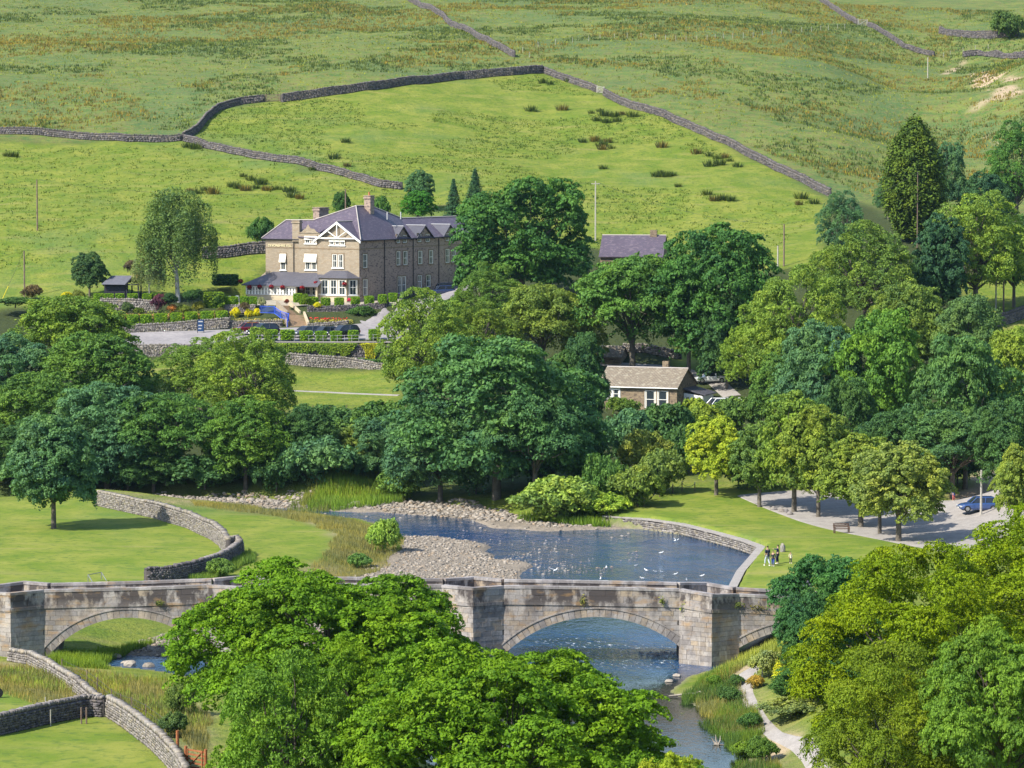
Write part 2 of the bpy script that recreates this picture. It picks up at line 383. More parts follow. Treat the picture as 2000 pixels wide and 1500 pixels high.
# ------------------------------------------------------------ the ground, one sheet
def axis_rows():
    out = [-120, -60, 0, 40, 80, 110, 135, 155, 170, 180]
    for a, b, s in ((186, 255, .8), (255, 395, .62), (395, 470, 1.0), (470, 520, .8), (520, 900, 2.0)): out += list(np.arange(a, b, s))
    return np.array(out + [900, 920, 945, 980, 1030, 1100, 1200, 1320], float)
YS = axis_rows()
_c = np.linspace(-1, 1, 331); XSn = np.concatenate([[-9, -5, -3, -2.2, -1.7, -1.4, -1.2, -1.08], _c, [1.08, 1.2, 1.4, 1.7, 2.2, 3, 5, 9]])
GX = XSn[None, :] * (np.maximum(YS, 170)[:, None] * .158 + 6); GY = np.repeat(YS[:, None], GX.shape[1], 1)
GZ = height(GX, GY)
def gpoly(pts, lo=150): return [tuple(G(u, v, lo)[:2]) for u, v in pts]
def pmask(poly, soft=1.0, x=GX, y=GY, n=1.5):
    d = sdist(poly, x, y) + (fbm(x, y, 6, 77, 2) - .5) * n * 2
    return 1 - sstep(-soft, soft, d)
ny, nx_ = GX.shape
riv = sdist(RIVER, GX, GY)
lawn = np.maximum.reduce([pmask(Z0([(-400, 1000), (0, 985), (195, 985), (400, 1000), (560, 1010), (660, 1040), (650, 1085), (560, 1108), (400, 1130), (-400, 1150)], 1.2), 2.0),
    pmask(Z0([(1190, 1018), (1245, 996), (1330, 972), (1440, 964), (1600, 1010), (1770, 1062), (1800, 1150), (1700, 1250), (1445, 1250), (1438, 1150), (1475, 1092), (1400, 1055), (1300, 1030)], 1.4), .6, n=.3),
    pmask(Z0([(-400, 1445), (0, 1440), (200, 1392), (345, 1500), (345, 1800), (-400, 1900)], 1.0), 1.0),
    pmask(Z0([(-400, 1330), (0, 1330), (90, 1385), (130, 1400), (0, 1420), (-400, 1440)], 1.0), 1.5),
    pmask(Z0([(110, 1295), (240, 1298), (330, 1305), (330, 1312), (120, 1308)], .8), .8),
    pmask(P3([(1320, 680, 464), (1400, 680, 464), (1400, 712, 452), (1320, 715, 451)]), 1)])
past = np.maximum.reduce([
    pmask(gpoly([(-500, 290), (0, 275), (350, 272), (600, 325), (790, 368), (1000, 420), (1160, 470), (1000, 540), (700, 560), (470, 530), (200, 590), (-500, 620)]), 3, n=3),
    pmask(gpoly([(360, 268), (420, 215), (520, 200), (1060, 142), (1330, 235), (1620, 385), (1620, 520), (1400, 540), (1100, 480), (780, 365), (600, 325)]), 2, n=1),
    pmask(P3([(230, 692, 464), (560, 720, 462), (770, 740, 458), (790, 800, 431), (560, 815, 428), (300, 760, 445)]), 2),
    pmask(P3([(1850, 520, 510), (2300, 500, 520), (2300, 720, 450), (1940, 700, 455)]), 3),
    pmask(P3([(400, 480, 530), (520, 480, 530), (520, 580, 503), (300, 570, 505)]), 2)])
past = np.maximum(past, (1 - sstep(366, 382, GY)) * .9)
fell = np.where(GY > 560, 1.0, 0) * (1 - past) * sstep(555, 575, GY)
fell = np.maximum(fell, pmask(gpoly([(1300, 200), (1640, 380), (1750, 420), (2300, 420), (2300, 0), (1060, 0)]), 4))
mead = np.maximum.reduce([
    pmask(Z0([(190, 976), (380, 984), (600, 1000), (720, 1012), (790, 1040), (770, 1075), (700, 1110), (560, 1125), (640, 1085), (650, 1040), (560, 1010), (400, 998), (195, 986)], 1), 1.2),
    pmask(Z0([(-400, 1285), (30, 1285), (300, 1310), (420, 1380), (420, 1520), (345, 1500), (210, 1385), (90, 1375), (0, 1330), (-400, 1330)], 1), 1.5),
    pmask(Z0([(1345, 1325), (1440, 1300), (1600, 1500), (1600, 1600), (1400, 1600), (1420, 1440), (1330, 1360)], 1.2), 1.5) * .8,
    pmask(Z0([(1400, 1215), (1560, 1190), (1560, 1290), (1400, 1300)], 1.4), 1.5) * .5])
grav = (1 - sstep(-.5, .7, riv)) * 1.0
bare = np.maximum.reduce([pmask(gpoly([(1885, 145), (1925, 138), (1975, 150), (1985, 158), (1940, 160), (1900, 160)]), 1.2, n=3),
    pmask(gpoly([(1895, 200), (1930, 190), (1960, 165), (1985, 180), (1960, 195), (1910, 212)]), 1.5, n=3) * .8,
    pmask(gpoly([(1845, 140), (1880, 120), (1890, 124), (1850, 145)]), 1, n=2) * .7, pmask(gpoly([(1905, 165), (1935, 168), (1930, 178)]), 1, n=2),
    pmask(Z0([(1860, 985), (1880, 950), (1930, 915), (2040, 905), (2040, 985), (1940, 975)], 2.5), 1.5),
    pmask(Z0([(1395, 1305), (1430, 1292), (1475, 1296), (1500, 1290), (1490, 1310), (1440, 1312)], 1.6), .6) * .7,
    pmask(Z0([(1452, 1255), (1480, 1228), (1500, 1215), (1515, 1218), (1490, 1245), (1470, 1270)], 1.6), .6) * .8,
    pmask(Z0([(1545, 1420), (1500, 1412), (1490, 1440), (1500, 1500), (1540, 1500), (1520, 1450)], 1.6), .7) * .7,
    pmask(gpoly([(1925, 265), (1945, 272), (1960, 285), (1935, 280)]), .8, n=2) * .6])
mead *= (1 - grav); lawn *= (1 - grav)
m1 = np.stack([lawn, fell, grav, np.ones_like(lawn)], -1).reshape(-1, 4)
m2 = np.stack([mead, bare, past, np.ones_like(lawn)], -1).reshape(-1, 4)
idx = np.arange(ny * nx_).reshape(ny, nx_)
Fq = np.stack([idx[:-1, :-1], idx[:-1, 1:], idx[1:, 1:], idx[1:, :-1]], -1).reshape(-1, 4)
me = np_mesh('ground', np.stack([GX, GY, GZ], -1).reshape(-1, 3), Fq, M['ground'], attrs={'m1': m1, 'm2': m2}, smooth=True)
link('ground', me)['kind'] = 'structure'

# water: a gridded sheet over the river corridor
wy = np.arange(120, 420, 1.5); wx = np.linspace(-95, 45, 110)
WX, WY = np.meshgrid(wx, wy); i2 = np.arange(WX.size).reshape(WX.shape)
q = np.stack([i2[:-1, :-1], i2[:-1, 1:], i2[1:, 1:], i2[1:, :-1]], -1).reshape(-1, 4)
cx = (WX[:-1, :-1] + .6).ravel(); cy = (WY[:-1, :-1] + .7).ravel(); q = q[sdist(RIVER, cx, cy) < 3.0]
rap = np.maximum.reduce([pmask(Z0([(1040, 1255), (1110, 1240), (1250, 1256), (1345, 1268), (1350, 1305), (1200, 1310), (1050, 1290)]), 2, WX, WY),
                         pmask(Z0([(960, 1040), (1200, 1032), (1150, 1075), (1120, 1130), (1010, 1130), (980, 1075)]), 4, WX, WY) * .22])
used = np.unique(q); remap = np.zeros(WX.size, int); remap[used] = np.arange(len(used))
wm = np_mesh('water', np.stack([WX, WY, WX * 0], -1).reshape(-1, 3)[used], remap[q], M['water'], attrs={'rapid': rap.ravel()[used], 'calm_arch_shade': np.clip(1 - sstep(243, 254, WY) + .75 * sstep(268, 276, WY) * (1 - sstep(284, 296, WY)), 0, 1).ravel()[used]})  # calm dark water downstream, plus a painted band for the arch's shade
link('river_water', wm)['kind'] = 'structure'

def ribbon(name, A, B, mt, n=60, m=6, lift=.05, kind='structure'):
    """sheet draped on the ground between two edge lines"""
    def res(P, n):
        P = np.array(P, float)[:, :2]; d = np.r_[0, np.cumsum(np.hypot(*np.diff(P, axis=0).T))]; t = np.linspace(0, d[-1], n)
        return np.c_[np.interp(t, d, P[:, 0]), np.interp(t, d, P[:, 1])]
    A = res(A, n); B = res(B, n); t = np.linspace(0, 1, m)[None, :, None]
    XY = A[:, None] * (1 - t) + B[:, None] * t
    Z = height(XY[..., 0], XY[..., 1]) + lift; Z[:, 0] -= lift * 2; Z[:, -1] -= lift * 2
    V = np.dstack([XY, Z]).reshape(-1, 3); i = np.arange(n * m).reshape(n, m)
    f = np.stack([i[:-1, :-1], i[:-1, 1:], i[1:, 1:], i[1:, :-1]], -1).reshape(-1, 4)
    o = link(name, np_mesh(name, V, f, mt)); o['kind'] = kind; return o
def strip(pts, wd):
    P = np.array(pts, float)[:, :2]; T = np.gradient(P, axis=0); T /= np.linalg.norm(T, axis=1)[:, None]; Nn = np.c_[-T[:, 1], T[:, 0]]
    wd = np.array(wd)[:, None] if hasattr(wd, '__len__') else wd
    return P - Nn * wd / 2, P + Nn * wd / 2
ribbon('riverside_footpath', *strip([atZ(u, v, 1.6) for u, v in ((1500, 1297), (1455, 1313), (1456, 1335), (1468, 1352), (1488, 1378), (1515, 1405), (1540, 1420), (1567, 1435), (1585, 1460), (1608, 1500), (1640, 1570))], [1.5, 1.7, 1.4, 1.3, 1.25, 1.3, 1.5, 2.0, 1.6, 1.5, 1.5]), M['pathgrit'], 90, 5)
ribbon('field_path', *strip([G(u, v, 400) for u, v in ((380, 760), (480, 762), (570, 763), (640, 766), (700, 769), (780, 772))], 1.7), M['pathgrit'], 60, 4)
ribbon('village_car_park', [atZ(u, v, 2) for u, v in ((1440, 967), (1500, 986), (1560, 1004), (1640, 1024), (1700, 1041), (1765, 1060), (1900, 1090))],
       [atZ(u, v, 2.2) for u, v in ((1446, 962), (1520, 958), (1600, 955), (1700, 958), (1800, 965), (1860, 975), (2060, 985))], M['pathgrit'], 90, 30)
ribbon('hotel_car_park', [atY(u, v, Y) for u, v, Y in ((200, 678, 471), (300, 674, 471), (400, 670, 471), (540, 669, 471), (770, 667, 470.6), (800, 667, 470.6))],
       [atY(u, v, Y) for u, v, Y in ((200, 657, 484), (300, 652, 485), (450, 641, 485.6), (640, 637, 485.8), (700, 632, 488), (800, 618, 493))], M['tarmac'], 100, 20, .06)
ribbon('hotel_drive', [atY(u, v, Y) for u, v, Y in ((740, 660, 474), (800, 640, 482), (850, 615, 493), (900, 590, 504), (960, 580, 508))],
       [atY(u, v, Y) for u, v, Y in ((700, 625, 490), (770, 608, 494), (800, 597, 498), (850, 572, 514), (900, 560, 524))], M['tarmac'], 50, 10, .12)
ribbon('hotel_terrace', [atY(u, v, Y) for u, v, Y in ((462, 596, 496.5), (560, 597, 494.5), (600, 599, 493.2), (770, 597, 493.6))],
       [atY(u, v, Y) for u, v, Y in ((462, 580, 507), (600, 585, 503), (702, 588, 499.6), (790, 580, 508))], M['paving'], 60, 10, .07)
ribbon('village_lane', *strip([atY(u, v, Y) for u, v, Y in ((1170, 712, 456), (1280, 713, 454), (1340, 718, 451), (1400, 740, 444), (1430, 775, 436))], 3.2), M['pathgrit'], 60, 5)
# ------------------------------------------------------------ foliage
def leaf_mat(name, tr=.3, rough=.6):
    m = mat(name, (.05, .1, .02), rough, .12); g = N(m)
    oc = g.n('ShaderNodeObjectInfo').outputs['Color']; v = attr(g, 'var', 'Fac')
    ramp = g.mix(v, (.58, .70, .90), (2.35, 1.95, .90)); c = g.mix(1.0, oc, ramp, 'MULTIPLY'); c = g.mix(g.mapr(g.noise(g.pos(), .28, 2, .6), .48, .64, 0, .6), c, g.mix(1.0, c, (1.32, 1.10, .78), 'MULTIPLY')); g.base(c)  # random leaf tone, range widened to mimic yellow highlights and bluish shade
    t = g.n('ShaderNodeBsdfTranslucent'); g.l(g.mix(1.0, c, (1.25, 1.35, .55), 'MULTIPLY'), t.inputs[0])
    x = g.n('ShaderNodeMixShader'); x.inputs[0].default_value = tr
    g.l(g.b.outputs[0], x.inputs[1]); g.l(t.outputs[0], x.inputs[2])
    g.l(x.outputs[0], g.t.nodes['Material Output'].inputs[0]); return m
M['leaf'] = leaf_mat('leaves', .24); M['needle'] = leaf_mat('needles', .12, .7)
M['bark'] = surf_mat('bark', (.10, .085, .07), (.17, .15, .125), 2.5, .95, .6, .03)
M['birchbark'] = surf_mat('birch_bark', (.35, .33, .30), (.5, .48, .45), 2, .9, .4, .02)
def unit(a): return a / (np.linalg.norm(a, axis=-1, keepdims=True) + 1e-9)
def leaves(P, Nn, size, rng, var, asp=.62):
    """rhombic leaves at P facing Nn"""
    n = len(P); t = unit(np.cross(Nn, unit(rng.normal(size=(n, 3))))); b = np.cross(Nn, t)
    s = size * rng.uniform(.7, 1.3, (n, 1))
    V = np.stack([P + t * s, P + b * s * asp + Nn * s * .18, P - t * s, P - b * s * asp + Nn * s * .18], 1).reshape(-1, 3)
    return V, np.arange(n * 4).reshape(n, 4), np.repeat(var, 4)
def limbs(targets, base_r, z0, htrunk, rng, lean=0):
    mb = MB(); top = (lean, 0, htrunk)
    mb.tube([(0, 0, z0), (0, 0, z0 + .25), (lean * .3, 0, htrunk * .5), top], [base_r * 1.5, base_r * 1.1, base_r * .92, base_r * .75], 8)
    for T in targets:
        T = np.array(T, float); f = rng.uniform(.55, 1.0); s = np.array([lean * f, 0, htrunk * f]); r0 = base_r * rng.uniform(.35, .55)
        m1 = s + (T - s) * .4 + np.array([0, 0, .12 * np.linalg.norm(T - s)]) + rng.normal(size=3) * .25
        m2 = s + (T - s) * .75 + rng.normal(size=3) * .3
        mb.tube([s, m1, m2, T], [r0, r0 * .7, r0 * .4, r0 * .12], 5, cap=False)
    return mb
def crown(seed, W=14., h0=2., h1=15., lobes=18, lr=.36, lpos=.66, pads=30, per=55, leaf=.2, pr=.62, flat=.5, up=.5, jit=.45, core=60, low=-.35, bot=.42, hang=0, bark='bark', lean=0, tr=.022, lm='leaf', asp=.62, nlimb=16, zl=.8, ztop=.56):
    rng = np.random.default_rng(seed); rx = W / 2; hz = h1 - h0; cz = h0 + hz * bot
    # boughs: big rounded masses spread over the crown's envelope
    i = np.arange(lobes) + .5; f = 1 - i / lobes * (1 - low * .55 * 1.3) ; zd = np.clip(f, -.75, 1); th = np.pi * (1 + 5 ** .5) * i + rng.normal(size=lobes) * .25
    rd = np.sqrt(np.clip(1 - zd ** 2, 0, 1)); pos = lpos * rng.uniform(.82, 1.16, lobes)
    LR = lr * rng.uniform(.68, 1.25, lobes)
    rz = np.where(zd > 0, hz * ztop, hz * bot)
    LC = np.c_[np.cos(th) * rd * rx * pos + lean * zd, np.sin(th) * rd * rx * pos, cz + zd * rz * pos * 1.02]
    C_, N_, V_, S_ = [], [], [], []
    for k in range(lobes):
        n = int(pads * (LR[k] / lr) ** 1.6) + 4
        d = unit(rng.normal(size=(n * 3, 3))); d = d[d[:, 2] > -.45 + rng.normal(size=n * 3) * .1][:n]
        R_ = np.array([rx * LR[k], rx * LR[k], (rx * .45 + hz * .28) * LR[k] * zl])
        p = LC[k] + d * R_ * rng.uniform(.82, 1.12, (len(d), 1)); C_.append(p); N_.append(d)
        V_.append(np.full(len(d), rng.random())); S_.append(np.full(len(d), 1.0))
    d = unit(rng.normal(size=(core, 3))); C_.append(np.array([0, 0, cz]) + d * [rx * .55, rx * .55, hz * .33] * rng.uniform(.3, 1, (core, 1))); N_.append(d); V_.append(rng.random(core)); S_.append(np.full(core, 1.5))
    Cc = np.concatenate(C_); D = np.concatenate(N_); lv = np.concatenate(V_); S = np.concatenate(S_); n = len(Cc)
    pv = np.clip(lv * .5 + rng.random(n) * .5, 0, 1)
    PN = unit(D * (1 - up) + np.array([0, 0, 1]) * up + rng.normal(size=(n, 3)) * .18); PR = pr * rng.uniform(.6, 1.35, n) * S
    a = unit(np.cross(PN, unit(rng.normal(size=(n, 3))))); b = np.cross(PN, a)
    q = rng.random((n, per)); zc = 1 - q ** .8 * 1.15; rc = np.sqrt(np.clip(1 - zc ** 2, 0, 1)); t = rng.random((n, per)) * 2 * np.pi
    wob = 1 + .35 * np.sin(t * 3 + pv[:, None] * 9) * rc; sh = rng.uniform(.75, 1.1, (n, per))
    l3 = np.stack([np.cos(t) * rc * wob * sh, np.sin(t) * rc * wob * sh, zc * sh], -1)
    loc = (l3[..., 0:1] * a[:, None] + l3[..., 1:2] * b[:, None] + l3[..., 2:3] * PN[:, None] * flat) * PR[:, None, None]
    P = (Cc[:, None] + loc).reshape(-1, 3)
    nn = unit(l3[..., 0:1] * a[:, None] * flat + l3[..., 1:2] * b[:, None] * flat + l3[..., 2:3] * PN[:, None]).reshape(-1, 3)
    nn = unit(nn + rng.normal(size=nn.shape) * jit)
    var = np.clip(np.repeat(pv, per) * .55 + rng.random(n * per) * .4 + .02, 0, 1)
    if hang:
        m = rng.random(len(P)) < hang; P[m, 2] -= rng.random(m.sum()) ** 1.3 * hz * .30; nn[m] = unit(nn[m] * [1, 1, .2])
    ok = P[:, 2] > h0 - (.8 if not hang else hz * .1); P = P[ok]; nn = nn[ok]; var = var[ok]
    V, Fq, vv = leaves(P, nn, leaf, rng, var, asp)
    # scale so that the crown really spans W x h1
    sx = W / 2 / np.percentile(np.hypot(V[:, 0], V[:, 1]), 99.3); V[:, :2] *= sx; top = np.percentile(V[:, 2], 99.9); V[:, 2] = h0 + (V[:, 2] - h0) * (h1 - h0) / (top - h0)
    T = Cc[rng.choice(n, min(nlimb, n), replace=False)]; T = T * [.92 * sx, .92 * sx, .97]
    tb = limbs(T, h1 * tr, -.6, h0 + hz * .30, rng, lean)
    return np_mesh('crown', V, Fq, M[lm], attrs={'var': vv}), tb.mesh('trunk', M[bark], smooth=True), W, h1
def conifer(seed, W=6., H_=15., tiers=26, per=16, leaf=.18, droop=.35, lean=.0, col=False, power=.85, per2=46):
    rng = np.random.default_rng(seed); P = []; Nn = []; var = []
    for k in range(tiers):
        f = (k + .3) / tiers; z = .8 + (H_ - .9) * f; r = W / 2 * (1 - f) ** power * rng.uniform(.86, 1.1) + .12
        if col: r = W / 2 * min(1, (1 - f) * 2.6) ** .55 * min(1, .55 + f * 1.6) * rng.uniform(.93, 1.06)
        m = max(5, int(per * (r / (W / 2)) ** .6 + 3))
        for j in range(m):
            t = 2 * np.pi * (j + rng.random()) / m; rr = r * rng.uniform(.78, 1.12); nl = int(per2 * (.5 + rr / W)); s = rng.random(nl) ** .7
            d = np.array([np.cos(t), np.sin(t)]); side = rng.normal(size=nl) * (.16 + .30 * (1 - s)) * (.35 + rr * .28)
            zz = z - droop * s * rr + (.14 * rr * s ** 2 if not col else 0) + rng.normal(size=nl) * .12
            if col: zz = z + rng.normal(size=nl) * .3
            P.append(np.c_[d[0] * rr * s - d[1] * side, d[1] * rr * s + d[0] * side, zz])
            Nn.append(unit(np.c_[np.full(nl, d[0] * .5), np.full(nl, d[1] * .5), np.full(nl, .8)] + rng.normal(size=(nl, 3)) * .4)); var.append(np.clip(rng.random() * .4 + rng.random(nl) * .5, 0, 1))
    P = np.concatenate(P); Nn = np.concatenate(Nn); V, Fq, vv = leaves(P, Nn, leaf, rng, np.concatenate(var), .45)
    mb = MB(); mb.tube([(0, 0, -.5), (0, 0, H_ * .5), (0, 0, H_ * .97)], [W * .045, W * .03, .03], 7)
    return np_mesh('crown', V, Fq, M['needle'], attrs={'var': vv}), mb.mesh('trunk', M['bark']), W, H_
TREES = {
 'fgsyc': crown(11, 19, 2.2, 13.5, 46, .215, .79, 38, 115, .10, .52, .36, .62, .38, 160, nlimb=50, zl=.75),
 'beech': crown(21, 18, .3, 17, 50, .21, .80, 40, 68, .115, .66, .20, .55, .5, 160, low=-.9, asp=.5, nlimb=44, zl=.6),
 'syc0': crown(31, 15, .5, 15, 28, .28, .74, 30, 62, .165, .66, .42, .62, .45, 60, low=-1, nlimb=20),
 'syc1': crown(32, 15, .3, 14, 30, .27, .74, 28, 62, .165, .64, .42, .62, .45, 60, low=-1.1, nlimb=20),
 'syc2': crown(33, 15, 3.4, 15, 20, .31, .72, 30, 58, .165, .80, .36, .66, .40, 40, low=-.3, bot=.38, nlimb=26, zl=.62),
 'ash0': crown(41, 12, 1.6, 15, 32, .24, .78, 22, 50, .15, .50, .5, .5, .75, 50, low=-.8, asp=.42, nlimb=44, zl=.95),
 'ash1': crown(42, 12, 1.2, 14, 30, .25, .77, 23, 50, .15, .52, .5, .5, .75, 50, low=-.9, asp=.42, nlimb=44, zl=.95),
 'lime0': crown(51, 8, .8, 11, 20, .36, .64, 26, 60, .14, .42, .5, .5, .55, 60, low=-1.0, bot=.46, nlimb=16),
 'lime1': crown(52, 9, .8, 11, 22, .33, .68, 24, 60, .14, .42, .5, .5, .6, 60, low=-1.0, bot=.46, nlimb=16),
 'oval': crown(57, 9, .6, 11, 34, .34, .58, 28, 70, .13, .44, .5, .5, .6, 80, low=-1.1, bot=.46, nlimb=16),
 'birch': crown(61, 9, 2.5, 15, 22, .25, .72, 14, 60, .15, .5, .8, .2, .8, 40, hang=.55, bark='birchbark', lean=-.6, tr=.016, asp=.45, zl=1),
 'bush0': crown(71, 5, .1, 3.6, 14, .38, .62, 14, 44, .14, .38, .7, .4, .6, 20, low=-.2, nlimb=5),
 'bush1': crown(72, 6, .1, 3.4, 17, .34, .66, 13, 44, .14, .42, .6, .45, .55, 20, low=-.2, nlimb=5),
 'spruce0': conifer(81, 5.5, 13), 'spruce1': conifer(82, 6.5, 14, 24, 14),
 'cypress': conifer(83, 7, 14, 34, 26, .2, 0, col=True, per2=70),
 'pencil': conifer(84, 1.3, 3.2, 16, 8, .09, 0, col=True, per2=16)}
SEEN_T = {}
def tree(kind, x, y, W, Ht, col, label, cat='tree', name='broadleaf_tree', group=None, z=None, rot=None):
    cm, tm, w0, h0 = TREES[kind]; rng = random.Random(hash((round(x, 1), round(y, 1))) & 0xffff)
    e = empty(name, (x, y, H(x, y) if z is None else z), label, cat, group, rng.random() * 6.28 if rot is None else rot, (W / w0, W / w0, Ht / h0))
    c = link('crown', cm, e); c.color = (*col, 1); t = link('trunk', tm, e); return e
# kinds of green; BL and DK have some haze blue mixed in
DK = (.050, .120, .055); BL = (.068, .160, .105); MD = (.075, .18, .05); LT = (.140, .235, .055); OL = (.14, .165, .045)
YG = (.20, .29, .035); FG = (.088, .190, .014); GO = (.120, .195, .008); DB = (.038, .100, .065); LM = (.135, .21, .050); WI = (.17, .27, .08)
def T(kind, u, vtop, wpx, Y, col, label, **k):
    x = (u - 1000) / F_PX * Y; z = H(x, Y); s = F_PX / Y; ht = float(atY(u, vtop, Y)[2]) - z
    return tree(kind, x, Y, wpx / s, max(ht, .6), col, label, **k)
def TB(kind, u, vb, vt, wpx, col, label, lo=None, **k):
    p = G(u, vb, lo or (190 if vb > 900 else 380)); s = F_PX / p[1]; ht = float(atY(u, vt, p[1])[2]) - p[2]
    return tree(kind, p[0], p[1], wpx / s, max(ht, .6), col, label, z=p[2], **k)
SY, AS, LI, CO, BU = 'sycamore_tree', 'ash_tree', 'lime_tree', 'conifer_tree', 'bush'
# foreground
T('fgsyc', 645, 1100, 700, 200, FG, 'broad bright green sycamore hiding the middle of the stone bridge', name=SY)
T('fgsyc', 992, 1253, 775, 176, FG, 'wide bright sycamore lowest in front of the river, nearest the camera', name=SY)
T('ash0', 545, 1262, 300, 176, (0.093, 0.194, 0.031), 'duller green feathery ash in front of the broad bright sycamore', name=AS)
T('fgsyc', 1305, 1466, 230, 158, YG, 'small yellow-green treetop at the bottom edge beside the river', name=SY)
T('beech', 2060, 975, 560, 203, GO, 'tall golden-green beech at the right edge in front of the car park', name='beech_tree')
T('beech', 1790, 1066, 500, 192, GO, 'golden-green beech with layered sprays beside the riverside path', name='beech_tree')
T('fgsyc', 1975, 1215, 380, 172, (0.101, 0.202, 0.034), 'plain green tree in the bottom right corner below the beeches', name=SY)
T('beech', 1745, 1255, 340, 176, (.12, .19, .02), 'green beech skirt drooping over the lower footpath', name='beech_tree')
T('fgsyc', 715, 1245, 380, 184, FG, 'bright sycamore filling the gap between the two broad foreground crowns', name=SY)
T('fgsyc', 555, 1330, 250, 182, (.095, .20, .02), 'small bright sycamore at the bottom beside the red gate', name=SY)
T('beech', 1600, 1395, 60, 205, (.12, .19, .02), 'low beech spray beside the path bend', name='beech_tree') if False else None
T('syc1', 1625, 1082, 250, 238, (0.043, 0.132, 0.054), 'dark green maple leaning over the right end of the bridge', name='maple_tree')
T('syc0', 1577, 1150, 135, 234, (0.046, 0.132, 0.065), 'small bluish maple beside the right end of the bridge', name='maple_tree')
T('syc0', 1600, 1290, 190, 225, (0.046, 0.124, 0.046), 'low dark tree between the golden beech and the path bend', name='maple_tree')
TB('pencil', 1521, 1352, 1294, 26, (0.341, 0.403, 0.031), 'small golden cypress beside the riverside path', name='cypress_bush', cat='shrub')
TB('bush1', 1500, 1322, 1268, 85, (0.186, 0.248, 0.124), 'grey-green feathery shrub behind the path railing', name='shrub', cat='shrub')
TB('bush1', 1560, 1370, 1318, 110, (0.070, 0.139, 0.046), 'dark leafy shrub right of the golden cypress', name='shrub', cat='shrub')
TB('bush0', 1545, 1402, 1362, 130, (0.139, 0.202, 0.093), 'low grey-green ground cover shrub at the path bend', name='shrub', cat='shrub')
TB('bush0', 1475, 1345, 1318, 40, (0.264, 0.232, 0.078), 'ochre flowering shrub touching the footpath edge', name='shrub', cat='shrub')
for k, u, vb, vt, wp, c, lb in (('bush1', 1425, 1372, 1340, 50, (.07, .15, .06), 'bluish shrub among the right bank reeds'), ('bush0', 1465, 1425, 1392, 55, (.06, .14, .05), 'dark leafy clump on the right bank beside the path'), ('bush1', 1490, 1490, 1440, 70, (.08, .16, .04), 'leafy clump at the bottom of the right bank'),
    ('bush0', 1395, 1340, 1318, 36, (.10, .20, .04), 'bright clump nearest the bridge pier'), ('bush1', 1440, 1340, 1318, 34, (.06, .13, .05), 'small dark clump left of the path bend'), ('bush0', 1452, 1482, 1448, 55, (.11, .21, .04), 'bright leafy clump by the driftwood')): TB(k, u, vb, vt, wp, c, lb, name='bush', cat='bush')
